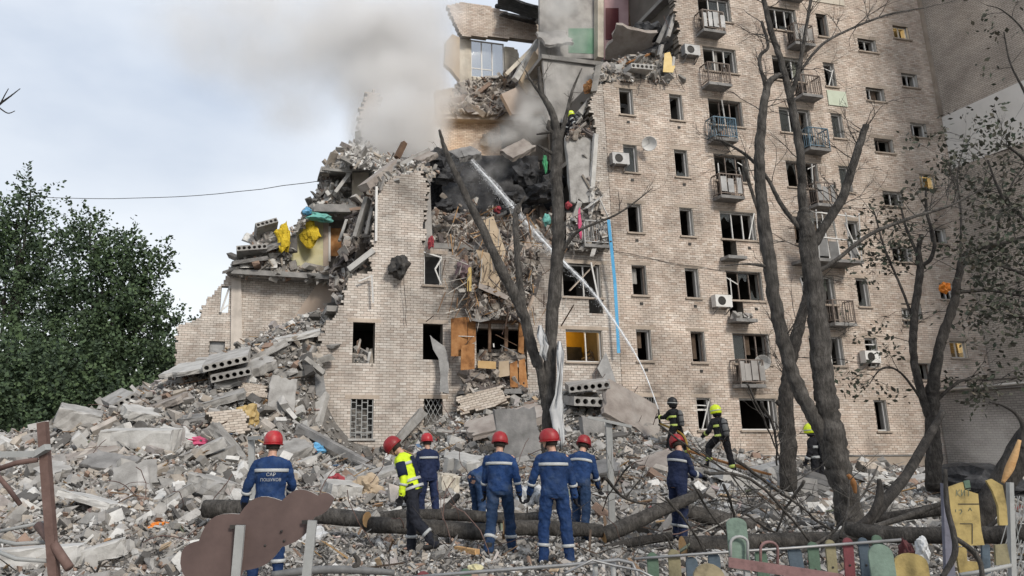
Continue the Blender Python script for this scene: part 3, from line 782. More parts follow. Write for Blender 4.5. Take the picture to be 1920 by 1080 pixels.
# the largest loose chunks are things of their own
chunk_me = []
for k in range(14):
    v, f = CH[k*2]; me = np_mesh('concrete_chunk', v, f, np.zeros(len(f)), [M_conc, M_conc_w, M_conc, M_rub][k % 4], tri=True); chunk_me.append(me)
zone = [((-99, -6, 20, 40), 'loose grey concrete chunk on the upper slope of the big rubble heap', 'chunks on the upper heap'),
        ((-99, -3, 8, 20), 'loose pale concrete chunk at the foot of the big rubble heap', 'chunks at the foot of the heap'),
        ((-6, 9.5, 17, 40), 'broken concrete chunk in the debris below the torn balcony openings', 'chunks below the opening'),
        ((9.5, 99, 8, 40), 'broken chunk scattered before the plinth of the tall wing', 'chunks before the tall wing'),
        ((-99, 99, 0, 40), 'small broken chunk on the trampled ground among the workers', 'chunks among the workers')]
X, Y = sample_ground(330, 3); facade_y = 29.4+X/4.01; keep = (Y < facade_y-.6) | (X < -5); X, Y = X[keep], Y[keep]; Z = hz_np(X, Y)
for x, y, z in list(zip(X, Y, Z))[:290]:
    o = bpy.data.objects.new('concrete_chunk', rg.choice(chunk_me)); link(o)
    s = rg.uniform(.28, .85)*(.55+.016*y)*(1.0 if x < -3.5 else .7)
    if y < 14: s *= .55
    o.scale = (s*rg.uniform(.9, 1.7), s, s*rg.uniform(.35, .9)); o.rotation_euler = (rg.uniform(-.6, .6), rg.uniform(-.6, .6), rg.uniform(-3, 3)); o.location = (x, y, z+.1*s)
    for (a, b, c, d), lb, gp in zone:
        if a <= x < b and c <= y < d: tag(o, lb, 'rubble', gp); break

# ---- slabs, panels and beams one can pick out
def jag(L, W_, rg, j=.08, n=4):
    """broken outline of a slab, centred"""
    c = [(-L/2, -W_/2), (L/2, -W_/2), (L/2, W_/2), (-L/2, W_/2)]; pts = []
    for i in range(4):
        a, b = c[i], c[(i+1) % 4]; rough = rg.random() < .6
        for k in range(n):
            t = k/n; d = rg.uniform(-j, j)*(1 if rough else .2) if k else rg.uniform(-j, j)*.5
            x, y = a[0]+(b[0]-a[0])*t, a[1]+(b[1]-a[1])*t
            nx_, ny_ = (b[1]-a[1]), -(b[0]-a[0]); l = math.hypot(nx_, ny_); pts.append((x+nx_/l*d, y+ny_/l*d))
    return pts
def slab_obj(name, pos, size, rot, m, label, cat='slab', seed=0, group=None, j=.08, parent=None):
    rg = random.Random(seed*7+3); L, W_, T = size; mb = MB()
    pts = jag(L, W_, rg, 1.3*j*min(1, W_), 7); k = len(pts); u = lambda a: rg.uniform(-1, 1)*a
    vs = []
    for lv, sh in ((-.5, .99), (-.42, 1.0), (0, 1.0), (.40, 1.0), (.5, .985)):
        for x, y in pts: jj = min(T*.14, .03); vs.append((x*sh+u(jj), y*sh+u(jj), lv*T+u(min(T*.02, .008))+lv*2*T*(.05*x+.03*y)))
    fs = [tuple(range(k-1, -1, -1))]
    for q in range(4): fs += [(q*k+i, q*k+(i+1) % k, (q+1)*k+(i+1) % k, (q+1)*k+i) for i in range(k)]
    fs.append(tuple(range(4*k, 5*k)))
    mb.add(vs, fs, tone=.5)
    o = mb.build(name, m, parent, label=label, cat=cat, group=group); o.location = pos; o.rotation_euler = [R(a) for a in rot]
    return o
def hollow_mesh(width, length, T=.22, holes=6, m=None):
    """hollow-core slab: holes open on the -y and +y ends, width along x"""
    mb = MB(); c = width/holes; r = min(c*.36, T*.36); vs, fs = [], []
    def V_(p): vs.append(p); return len(vs)-1
    for h in range(holes):
        cx = -width/2+c*(h+.5); sq = [(-c/2,-T/2),(0,-T/2),(c/2,-T/2),(c/2,0),(c/2,T/2),(0,T/2),(-c/2,T/2),(-c/2,0)]
        ang = [math.atan2(-1,-1), -math.pi/2, math.atan2(-1,1), 0, math.atan2(1,1), math.pi/2, math.atan2(1,-1), math.pi]
        ring = []
        for y in (-length/2, length/2):
            o = [V_((cx+p[0], y, p[1])) for p in sq]; n_ = [V_((cx+r*math.cos(a), y, r*math.sin(a))) for a in ang]; ring.append((o, n_))
        for e, (o, n_) in enumerate(ring):
            for i in range(8):
                q = (o[i], o[(i+1) % 8], n_[(i+1) % 8], n_[i]); fs.append(q if e == 0 else q[::-1])
        for i in range(8): fs.append((ring[0][1][i], ring[0][1][(i+1) % 8], ring[1][1][(i+1) % 8], ring[1][1][i]))
        for i in (0, 1, 4, 5): fs.append((ring[0][0][i], ring[1][0][i], ring[1][0][(i+1) % 8], ring[0][0][(i+1) % 8]))
        if h == 0: 
            for i in (6, 7): fs.append((ring[0][0][i], ring[1][0][i], ring[1][0][(i+1) % 8], ring[0][0][(i+1) % 8]))
        if h == holes-1:
            for i in (2, 3): fs.append((ring[0][0][i], ring[1][0][i], ring[1][0][(i+1) % 8], ring[0][0][(i+1) % 8]))
    mb.add(vs, fs, tone=.5); return mb.mesh('hollow_core_slab', m or M_conc)
def hollow(pos, rot, width, length, label, holes=6, m=None, group=None, T=.24):
    o = bpy.data.objects.new('hollow_core_slab', hollow_mesh(width, length, T, holes, m)); link(o); o.location = pos; o.rotation_euler = [R(a) for a in rot]
    tag(o, label, 'slab', group); return o
def on(px, py, dz=.1): 
    p = HG(px, py); p.z += dz; return p

hollow(P(428,672,27.6), (14,-14,8), 1.55, 2.6, 'upper of two hollow core slabs with round holes jutting from the heap top', 6, M_conc)
hollow(P(436,698,27.2), (10,-13,10), 1.35, 2.2, 'hollow core slab with round holes directly under the upper jutting one', 6, M_conc)
slab_obj('concrete_slab', P(360,690,27.3), (1.75, 1.5, .16), (20,-6,-12), M_conc_w, 'pale flat slab overhanging the left shoulder of the heap', seed=1)
hollow(P(222,748,27.5), (10,-32,30), .8, 1.8, 'short hollow slab end sticking up on the left skyline of the heap', 4, M_conc)
hollow(P(1092,752,26.9), (4,2,6), 1.05, 1.6, 'hollow slab with three dark holes in the centre stack, lowest one', 4, M_conc, T=.3)
hollow(P(1100,722,27.2), (8,-6,-6), 1.4, 1.7, 'hollow slab with rough holes in the centre stack, upper one', 6, M_conc)
hollow(P(1112,818,25.3), (84,0,20), .8, 1.2, 'upended piece of hollow slab beside the big leaning brown slab', 4, M_conc_d)

SL = [ # px, py, dz, size, rot, material, label, category
 (265,842,.2,(2.3,1.0,.75),(4,2,-8),M_conc_w,'thick pale wall block lying across the middle of the big heap','wall block'),
 (375,862,.2,(1.5,.42,.3),(6,-24,14),M_conc,'short concrete beam leaning left under the yellow lump on the heap','beam'),
 (428,856,.3,(1.75,.4,.3),(0,44,-20),M_conc,'concrete beam sloping down to the right beside the leaning short beam','beam'),
 (405,760,.15,(1.9,.75,.22),(16,-16,10),M_conc,'long slab lying slanted below the jutting hollow slabs','slab'),
 (375,792,.12,(1.3,.6,.2),(14,-6,20),M_conc_d,'darker slab lying flat in the middle of the big heap','slab'),
 (180,960,.2,(1.75,1.5,.2),(-9,12,-14),M_conc_w,'broad pale slab lying flat at the lower left of the heap','slab'),
 (398,940,.3,(1.25,1.0,.5),(-6,14,-22),M_conc,'thick slab with a dark front face beside the rescuer with lettering','slab'),
 (250,918,.3,(1.3,.9,.14),(48,-10,16),M_conc,'thin grey panel propped up at the foot of the heap','panel'),
 (322,955,.2,(1.35,.4,.28),(4,-30,12),M_conc,'stubby beam tilted up to the right next to the dark faced slab','beam'),
 (150,866,.15,(2.3,.55,.12),(20,-10,8),M_conc_b,'long bowed board shaped panel on the left flank of the heap','panel'),
 (205,885,.2,(1.5,.9,.2),(28,10,-6),M_conc_d,'dark grey slab resting below the thick pale wall block','slab'),
 (145,805,.3,(1.3,1.1,.7),(10,14,24),M_conc,'squarish boulder of concrete on the left skyline of the heap','chunk'),
 (480,700,.2,(1.2,.8,.35),(20,-24,30),M_conc,'grey block resting beneath the skyline left of the brick facade','chunk'),
 (528,762,.4,(.9,1.3,.16),(62,6,18),M_conc,'grey panel standing nearly upright on the slope by the facade','panel'),
 (560,640,.2,(1.9,.9,.18),(14,-12,8),M_conc_w,'pale slab near the very top of the heap under the brick wall','slab'),
 (500,672,.2,(1.6,.35,.25),(4,-30,6),M_conc,'slim beam on the heap top slanting up towards the facade','beam'),
 (640,760,.5,(.3,.3,.3),(0,0,0),M_conc,'',''),
 (270,790,.2,(1.2,.9,.3),(18,8,40),M_conc_w,'pale rough slab on the heap near its left shoulder','slab'),
 (310,765,.15,(1.4,.7,.2),(22,-14,-20),M_conc_b,'brownish slab just below the left shoulder of the heap','slab'),
 (440,720,.2,(1.4,1.0,.18),(30,-8,24),M_conc_w,'pale triangular slab leaning below the lower hollow slab','slab'),
 (595,835,.15,(1.5,.5,.3),(10,26,10),M_conc_d,'dark slab at the foot of the facade corner','slab'),
 (705,898,.1,(2.2,.9,.2),(8,-12,10),M_conc,'flat slab ramp lying before the barred ground floor window','slab'),
 (640,930,.15,(1.0,.8,.4),(10,6,30),M_conc_w,'pale block in front of the flat slab ramp','chunk'),
 (760,830,.4,(2.0,.35,.3),(0,-48,10),M_conc,'beam propped steeply against the debris left of the lattice window','beam'),
 (905,790,.4,(2.0,.9,.3),(50,-14,8),M_conc,'',''),
 (950,820,.5,(2.6,1.3,.24),(20,-14,6),M_conc_b,'broad brown slab roofing a dark hollow at the centre of the debris','slab'),
 (972,858,.55,(1.3,1.9,.2),(78,-4,6),M_conc_d,'big dark grey panel standing upright behind the red helmeted workers','panel'),
 (1185,800,.5,(2.1,1.7,.24),(52,28,10),M_conc_b,'big brown leaning slab in front of the ground floor windows','slab'),
 (1238,880,.1,(1.3,.8,.4),(20,-16,24),M_conc_b,'tan boulder of rubble below the firefighter with the hose','chunk'),
 (870,885,.2,(1.1,.7,.5),(14,10,-20),M_conc_w,'pale block right of the dark blue worker','chunk'),
 (840,922,.2,(.55,.5,.5),(6,8,20),M_plas,'cream cube of masonry beside the bending worker','chunk'),
 (1378,912,.2,(1.3,.8,.4),(14,20,16),M_conc_w,'whitish slab below the firefighter in the yellow helmet','slab'),
 (1440,900,.2,(1.2,.8,.4),(10,-14,-30),M_conc_w,'whitish block right of the yellow helmeted firefighter','chunk'),
 (1100,905,.3,(1.9,1.0,.16),(20,-6,-14),M_conc_d,'dark panel lying behind the steel T shaped post','panel'),
 (1650,905,.1,(1.6,.7,.16),(10,8,10),M_conc_w,'pale slab lying before the plinth right of the big tree','slab'),
 (1730,905,.1,(1.4,.6,.16),(12,-10,-20),M_conc_w,'pale slab lying before the plinth near the slim tree','slab'),
 (1180,925,.15,(1.4,.9,.2),(16,4,20),M_conc_d,'',''),
 (60,1062,.12,(1.3,.32,.26),(0,-2,4),M_conc_w,'pale concrete kerb lying at the lower left corner','kerb'),
 (172,1058,.12,(.85,.2,.22),(0,-14,18),M_conc_w,'short pale kerb piece tilted beside the corner kerb','kerb'),
 (330,830,.15,(1.1,.8,.3),(16,18,10),M_conc_w,'pale block above the crossing beams on the heap','chunk'),
 (540,860,.2,(1.2,.9,.35),(18,-10,34),M_conc,'grey block between the lettered rescuer and the facade','chunk'),
 (90,900,.2,(1.1,.8,.3),(16,12,-24),M_conc,'grey slab on the far left slope behind the rusty post','slab'),
]
for i, (px, py, dz, size, rot, m, lb, ct) in enumerate(SL):
    if not lb: continue
    pp = on(px, py, dz); kf = min(1, pp.y/24.5) if py < 1000 else 1; size = tuple(v*kf for v in size)
    slab_obj({'beam': 'concrete_beam', 'panel': 'broken_slab', 'kerb': 'kerb_stone', 'wall block': 'wall_block', 'chunk': 'concrete_block'}.get(ct, 'concrete_slab'),
             pp, size, rot, m, lb, ct, seed=i+20)

# fragments of brickwork with their bricks
def brick_fragment(pos, rot, w, h, label, m=M_brick_f, seed=0, T=.26):
    o = empty('brick_fragment', pos, 0, label, 'brickwork'); o.rotation_euler = [R(a) for a in rot]; rg = random.Random(seed)
    poly = [(x, y) for x, y in jag(w, h, rg, .12, 4)]
    rs = course_runs(poly, [], rag=.08, seed=seed)
    core = MB()
    for za, zb, a, b, i in rs: core.box((a, .014, za), (b, T, zb), tone=.5)
    core.build('mortar_core', M_mort, o)
    lo, hi = brick_arrays(rs, 0, depth=T+.012, seed=seed)
    for a, b in zip(lo, hi):
        q = MB(); d = (b-a)/2; q.box(tuple(-d), tuple(d), tone=0); bo = q.build('brick', m, o); bo.location = ((a+b)/2)
    return o
brick_fragment(on(478,748,.3), (-52,8,10), 1.0, .75, 'pale brick wall fragment lying on the slope beneath the skyline', seed=1)
brick_fragment(on(428,815,.4), (-40,-6,24), 1.1, .95, 'brick wall fragment behind the crossing beams on the heap', seed=2)
brick_fragment(on(905,775,.5), (-30,-14,4), 1.8, .75, 'long brick wall fragment lying across the centre debris', seed=3)
brick_fragment(on(1205,775,.75), (-24,30,20), .9, .7, 'tan brick fragment perched on the big brown leaning slab', M_brick_f, seed=4)
brick_fragment(on(1120,700,.4), (-20,34,30), 1.1, .9, 'tan brick fragment on top of the centre slab stack', M_brick_f, seed=5)
brick_fragment(on(1640,890,.25), (-60,6,20), .8, .6, 'pale brick fragment before the plinth beside the big tree', seed=6)

# long pieces on the heap
def beam_px(name, a, b, w, h, m, label, cat='beam'):
    mb = MB(); o = None; c = (a+b)/2; mb.bar(a-c, b-c, w, h); o = mb.build(name, m, label=label, cat=cat); o.location = c; return o
beam_px('concrete_beam', P(560,800,25.2), P(690,872,23.8), .26, .22, M_conc_d, 'long dark beam sliding down from the facade corner')
beam_px('concrete_column', P(588,806,27.6), P(606,738,28.2), .42, .3, M_conc_w, 'pale column leaning against the left facade corner')
beam_px('wooden_plank', P(640,850,24.5), P(730,893,22.8), .2, .06, M_plgr, 'grey plank lying below the barred window', 'plank')
beam_px('wooden_plank', P(1290,845,24), P(1400,880,22.2), .14, .05, M_wood, 'orange brown plank under the yellow helmeted firefighter', 'plank')
beam_px('wooden_plank', P(1380,872,21.9), P(1445,890,21.2), .12, .05, M_wood, 'short orange plank right of the firefighter', 'plank')
beam_px('wooden_plank', P(1615,935,20), P(1745,942,19), .2, .05, M_wood, 'long yellow plank behind the fallen trunk', 'plank')
beam_px('wooden_plank', P(1680,950,18.6), P(1760,938,19), .2, .05, M_wood, 'short yellow plank crossing the long one behind the fallen trunk', 'plank')

def rag(name, pos, size, m, label, cat='cloth', seed=0, flat=.5):
    """crumpled lump of cloth, foam or plastic"""
    bm = bmesh.new(); bmesh.ops.create_icosphere(bm, subdivisions=3, radius=1)
    for v in bm.verts:
        n = noise.fractal(v.co*1.6+Vector((seed*3.1, 0, 0)), 1, 2, 4); r = 1+.55*n; v.co = Vector((v.co.x*r*size[0], v.co.y*r*size[1], v.co.z*r*size[2]))
    me = bpy.data.meshes.new(name); bm.to_mesh(me); bm.free(); me.materials.append(m)
    o = bpy.data.objects.new(name, me); link(o); o.location = pos; o.rotation_euler = (0, 0, seed); tag(o, label, cat); return o
rag('crumpled_cloth', on(368,836,.1), (.34,.3,.14), M_mag, 'bright pink cloth on the middle of the big heap', seed=1)
rag('plastic_bag', on(592,848,.1), (.3,.26,.18), M_tblue, 'light blue plastic bag near the foot of the facade', 'bag', seed=2)
rag('insulation_lump', on(463,800,.3), (.38,.3,.42), mat('ochre_foam', [(.42,.29,.10),(.55,.42,.22)], scale=5, bump=.5), 'ochre lump of foam on the heap beside the brick fragment', 'foam', seed=3)
rag('orange_scrap', on(298,990,.04), (.2,.16,.06), M_orange, 'flat orange scrap on the ground at lower left', 'scrap', seed=4)
rag('crumpled_cloth', on(628,910,.1), (.2,.18,.16), M_red, 'red cloth among the blocks left of the yellow jacket', seed=5)
rag('plastic_bag', on(590,1015,.08), (.17,.15,.14), M_whites, 'white plastic bag near the cut log end', 'bag', seed=6)
rag('plastic_bag', on(508,1035,.1), (.26,.2,.2), M_plgr, 'grey sack behind the cloud shaped board', 'bag', seed=16)
rag('insulation_lump', on(690,925,.15), (.3,.26,.24), M_tan, 'tan lump of plaster beside the yellow jacket', 'foam', seed=7)
rag('plastic_bag', on(985,945,.1), (.22,.2,.3), M_whites, 'white sack on the ground between the two nearest workers', 'bag', seed=8)
rag('plastic_bag', on(1005,940,.1), (.25,.2,.22), M_whites, 'white sack right behind the nearest worker', 'bag', seed=9)
rag('crumpled_cloth', on(890,1075,.05), (.1,.1,.06), M_yelw, 'pale yellow scrap on the ground at bottom centre', seed=10)
rag('earth_mound', P(1840,912,19.3), (1.3,.7,.4), M_soot, 'grey mound of earth at the root of the snapped tree', 'mound', seed=11)
beam_px('brick_piece', on(868,1035,.05)+Vector((-.1,0,0)), on(895,1042,.05), .09, .07, M_woodr, 'single orange brick on the ground by the walking worker', 'brick')

# ================================================================ THE TORN-OPEN PART
def bpanel(name, pxs, n, t, m, parent=bld, tone=.5):
    mb = MB(); mb.prism([sz(x, y, n) for x, y in pxs], t, tone=tone, off=n); return mb.build(name, m, parent)
def bslab(px, py, n, size, rot, m, label, cat='slab', seed=0, name='concrete_slab', j=.1):
    o = slab_obj(name, FW(px, py, n), size, rot, m, label, cat, seed=seed, j=j)
    o.rotation_euler = (R(rot[0]), R(rot[1]), R(rot[2])+BA); return o
def inpoly(p, poly):
    x, y = p; c = False; k = len(poly)
    for i in range(k):
        (ax, ay), (bx, by) = poly[i], poly[(i+1) % k]
        if (ay > y) != (by > y) and x < (bx-ax)*(y-ay)/(by-ay)+ax: c = not c
    return c
def patch(pxs, n_bot, n_top, count, smin, smax, m, seed, name='rubble', bump=.25, base=None, step=9, stretch=(1,1.3,2,3.4), flat=.75):
    """debris caught on the broken floors: a rough bed with loose pieces on it"""
    rg = random.Random(seed); xs = [p[0] for p in pxs]; ys = [p[1] for p in pxs]; x0, x1, y0, y1 = min(xs), max(xs), min(ys), max(ys)
    def at(x, y):
        t = (y1-y)/(y1-y0); n = n_bot+(n_top-n_bot)*t; n += bump*noise.noise(Vector((x*.03, y*.03, seed)))+bump*.5*noise.noise(Vector((x*.09, y*.09, seed)))
        return FW(x, y, n)
    if base is not False:
        mb = MB(); idx = {}; vs = []; fs = []
        gxs = np.arange(x0, x1+step, step); gys = np.arange(y0, y1+step, step)
        def vi(i, j):
            if (i, j) not in idx: idx[(i, j)] = len(vs); vs.append(at(gxs[i], gys[j]))
            return idx[(i, j)]
        for i in range(len(gxs)-1):
            for j in range(len(gys)-1):
                if inpoly((gxs[i]+step/2, gys[j]+step/2), pxs): fs.append((vi(i, j+1), vi(i+1, j+1), vi(i+1, j), vi(i, j)))
        mb.add(vs, fs, tone=.3); b = mb.build('rubble', base or m); b['kind'] = 'stuff'
    ch = Chunks(); k = 0
    while k < count:
        p = (rg.uniform(x0, x1), rg.uniform(y0, y1))
        if not inpoly(p, pxs): continue
        k += 1; w = at(*p); s = min(smin*rg.paretovariate(1.6), smax); w = w-EN*s*.15
        ch.add(w, s, rg, stretch=rg.choice(stretch), tilt=1.3, flat=flat)
    return ch.build(name, m)
def wires(name, pairs, m, label, cat, r=.012, sag=.3, seed=0, group=None):
    rg = random.Random(seed); mb = MB()
    for a, b in pairs:
        pts = []
        for t in np.linspace(0, 1, 8):
            p = a.lerp(b, t); p.z -= sag*4*t*(1-t)*rg.uniform(.7, 1.2); p += Vector((rg.uniform(-1, 1), rg.uniform(-1, 1), rg.uniform(-1, 1)))*.03*(0 < t < 1); pts.append(p)
        mb.tube(pts, r, 5)
    o = mb.build(name, m); tag(o, label, cat, group); return o

# ---- left: the walls that still stand behind the heap
lw = [sz(*p, 6) for p in ((328,720),(332,612),(352,606),(374,596),(380,572),(398,552),(414,534),(430,514),(442,506),(520,509),(600,514),(628,530),(648,545),(655,720))]
lholes = []
for a in ((412,536,431,586), (392,640,422,662)):
    p, q = sz(a[0], a[3], 6), sz(a[2], a[1], 6); lholes.append((p[0], p[1], q[0], q[1]))
rs = course_runs(lw, lholes, rag=.09, seed=9)
brick_wall(rs, 'wall', bld, M_brick_l, 6.0, .4, 0, None, 8)
bpanel('pier', [(432,690),(434,508),(452,508),(455,690)], 5.85, .14, M_brick_l)
bpanel('plaster_patch', [(548,600),(575,560),(600,525),(622,540),(628,600),(600,640),(560,640)], 5.97, .025, M_pinkd)
bpanel('plaster_patch', [(600,690),(604,580),(632,560),(636,690)], 5.93, .06, M_plgr)
bpanel('floor', [(432,512),(440,504),(625,514),(625,524),(440,513)], 5.0, 1.4, M_conc_d)
mb = MB(); p, q = sz(412,586,6), sz(431,536,6); mb.bar((p[0]+.05, 5.9, p[1]), (q[0], 6.0, q[1]), .07); mb.bar((p[0], 5.92, p[1]+.02), (q[0], 5.95, p[1]+.35), .06); mb.build('broken_sash', M_pvc, bld)
mb = MB(); p = sz(392,660,6); mb.box((p[0], 6.2, p[1]), (p[0]+.75, 6.3, p[1]+.55)); mb.build('window_board', M_alum, bld)
# back wall of the flats above it: painted rooms seen from the front
bpanel('room_wall', [(532,506),(540,455),(558,425),(580,400),(606,398),(606,506)], 5.9, .2, M_yelw)
bpanel('room_wall', [(606,506),(606,398),(617,398),(617,506)], 5.88, .22, M_pinkd)
bpanel('door', [(619,480),(619,428),(640,428),(640,480)], 6.0, .06, M_wood)
bpanel('door_frame', [(616,490),(616,424),(620,424),(620,490)], 5.83, .06, M_pvc)
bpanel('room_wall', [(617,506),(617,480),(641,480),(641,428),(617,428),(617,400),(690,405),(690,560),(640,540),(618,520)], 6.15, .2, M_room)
bpanel('floor', [(588,396),(592,382),(690,384),(690,398)], 4.7, 1.8, M_conc_d)
bpanel('room_wall', [(603,385),(611,318),(640,300),(660,304),(660,385)], 6.3, .2, M_plgr)
bpanel('room_wall', [(660,392),(662,300),(690,298),(694,380),(680,392)], 5.2, .25, M_plas)
bpanel('floor', [(600,322),(602,312),(700,310),(700,322)], 5.1, 1.5, M_conc)
ws = [sz(*p, 6.5) for p in ((670,300),(668,262),(674,240),(676,200),(686,176),(702,166),(714,182),(708,235),(722,300))]
brick_wall(course_runs(ws, [], rag=.16, seed=15), 'wall_stub', bld, M_brick_l, 6.5, .4, 0, None, 15)
bpanel('room_wall', [(576,402),(590,368),(604,334),(612,316),(640,296),(700,290),(705,404)], 6.55, .25, M_plgr)
patch([(560,430),(575,398),(592,362),(604,328),(616,306),(640,296),(648,330),(640,362),(622,384),(596,408)], 5.3, 6.2, 620, .06, .38, M_rub, 37, step=7)
patch([(655,420),(668,380),(690,352),(706,346),(704,410),(690,440),(665,470),(640,480)], .8, 3.6, 420, .05, .4, M_rubb, 38, step=7)
patch([(640,302),(652,278),(668,262),(690,268),(716,290),(760,296),(740,316),(705,322)], 3.0, 5.5, 380, .06, .36, M_rub, 39, step=7)
patch([(432,516),(440,492),(475,480),(520,478),(560,500),(625,505),(640,530),(560,520)], 5.2, 5.8, 420, .07, .5, M_rub, 31, step=7)
patch([(450,500),(470,455),(500,438),(540,440),(560,425),(545,480),(520,500)], 5.0, 5.8, 260, .08, .5, M_rub, 32, step=7)
patch([(545,440),(575,390),(605,385),(612,330),(660,385),(690,388),(690,402),(590,402),(560,430)], 4.8, 5.8, 280, .07, .42, M_rub, 33, step=7)
patch([(610,318),(622,296),(650,280),(690,278),(700,300),(700,318)], 4.6, 6.2, 260, .07, .4, M_rub, 34, step=7)
patch([(617,520),(640,470),(665,430),(700,410),(704,500),(690,520),(650,530),(640,575),(628,560)], 1.0, 4.5, 520, .06, .45, M_rubb, 35, step=7)
patch([(560,650),(600,600),(640,560),(650,600),(610,640),(600,690),(560,690)], -.6, 2.5, 300, .08, .5, M_rub, 36, step=8)
def bhollow(px, py, n, rot, w, l, label, holes=5, m=M_conc):
    o = hollow(FW(px, py, n), rot, w, l, label, holes, m); o.rotation_euler = (R(rot[0]), R(rot[1]), R(rot[2])+BA); return o
bhollow(472,476,5.2, (-8,-8,0), 1.3, 1.6, 'hollow slab lying on the wall top left of the yellow room, lower one', 6)
bhollow(498,432,5.4, (-20,-22,10), 1.0, 1.3, 'hollow slab tipped up on the wall top left of the yellow room, upper one', 5)
bslab(468,492,5.3, (1.5,1.2,.18), (4,-12,0), M_conc_d, 'slab under the hollow slabs on the wall top', seed=3)
bslab(510,462,5.0, (1.1,.9,.2), (20,-24,0), M_conc_d, 'grey slab between the hollow slabs and the yellow bundle', seed=4)
rag('insulation_bundle', FW(532,446,4.7), (.3,.3,.62), M_yel, 'bright yellow insulation bundle left of the yellow room', 'insulation', seed=1)
rag('insulation_sheet', FW(582,438,5.3), (.5,.2,.62), M_yel, 'yellow insulation draped over the torn room wall', 'insulation', seed=12)
rag('crumpled_cloth', FW(602,408,4.9), (.55,.25,.22), M_teal, 'teal cloth hanging under the broken floor edge', seed=13)
rag('crumpled_cloth', FW(576,396,4.9), (.2,.2,.2), M_tblue, 'light blue cloth caught at the broken floor end', seed=14)
rag('insulation_scrap', FW(633,562,4.5), (.12,.12,.42), M_yel, 'narrow yellow insulation strip beside the heap top', 'insulation', seed=15)
def bbar(name, a, b, na, nb, w, h, m, label, cat='beam'):
    return beam_px(name, FW(*a, na), FW(*b, nb), w, h, m, label, cat)
bbar('concrete_beam', (628,362), (655,326), 4.6, 4.6, .4, .16, M_conc_w, 'pale beam leaning inside the upper left broken room')
bbar('wooden_plank', (604,317), (660,322), 4.0, 4.2, .12, .12, M_conc, 'thin ledge piece jutting left at the upper broken room', 'plank')
bbar('concrete_panel_strip', (668,446), (690,372), 1.2, 1.0, .55, .16, M_conc, 'long panel strip hanging beside the narrow brick pier', 'panel')
bbar('concrete_panel_strip', (690,440), (703,385), .6, .4, .35, .14, M_conc_d, 'dark strip hanging close to the narrow brick pier', 'panel')
bbar('concrete_beam', (655,506), (702,470), .4, .0, .28, .22, M_conc_w, 'pale beam lodged aslant left of the narrow pier')
bbar('concrete_beam', (636,452), (650,410), 4.6, 4.6, .28, .12, M_conc_w, 'pale post leaning beside the orange door')
bbar('concrete_beam', (682,352), (742,306), .2, 1.0, .6, .3, M_conc_b, 'brown slab edge leaning on the narrow pier, lower one')
bbar('concrete_beam', (706,332), (800,284), .6, 1.4, .55, .2, M_conc, 'long slab edge resting across the narrow pier top')
bbar('concrete_beam', (744,296), (758,268), 1.2, 1.4, .22, .22, M_woodb, 'short stub sticking up above the narrow pier')
bbar('drain_pipe', (705,452), (706,350), -.08, -.08, .09, .09, M_pvc, 'pale corner pipe on the left edge of the narrow pier', 'pipe')
bbar('window_frame_piece', (697,516), (700,568), -.25, -.3, .07, .05, M_pvc, 'white frame piece dangling on the left wing facade', 'frame')
bbar('window_frame_piece', (672,528), (698,517), -.2, -.25, .06, .05, M_pvc, 'white frame piece lying level beside the dangling one', 'frame')
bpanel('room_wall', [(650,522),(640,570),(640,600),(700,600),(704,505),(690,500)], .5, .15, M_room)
patch([(705,350),(716,330),(745,312),(790,305),(822,322),(800,348),(780,330),(740,345)], .1, .8, 240, .06, .35, M_rub, 41, step=7)

# ---- the gap in the middle
slab_f = FLOORZ[3]
mb = MB(); mb.box((-.6, .43, slab_f-.22), (7.74, 8, slab_f)); mb.build('floor', M_floor, bld)
bpanel('room_wall', [(796,480),(798,335),(806,330),(812,480)], .45, 2.6, M_plgr)
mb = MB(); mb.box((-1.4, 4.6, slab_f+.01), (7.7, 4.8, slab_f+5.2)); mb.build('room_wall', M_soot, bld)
patch([(798,470),(800,410),(812,392),(850,380),(940,388),(1062,398),(1112,410),(1132,470),(1010,482),(960,500),(900,500),(860,484)], -.25, 3.2, 4200, .045, .42, M_rubb, 42, step=8)
patch([(868,486),(905,470),(1000,470),(1010,530),(990,560),(985,600),(940,590),(890,592),(876,540)], -.85, -.15, 2400, .04, .34, M_rubb, 43, step=8)
patch([(1066,470),(1062,405),(1090,380),(1130,350),(1140,400),(1134,472)], -.4, .6, 260, .06, .35, M_rub, 44, step=7)
patch([(1096,300),(1118,262),(1130,330),(1130,392),(1106,400)], -.1, .5, 160, .06, .3, M_rub, 45, step=7)
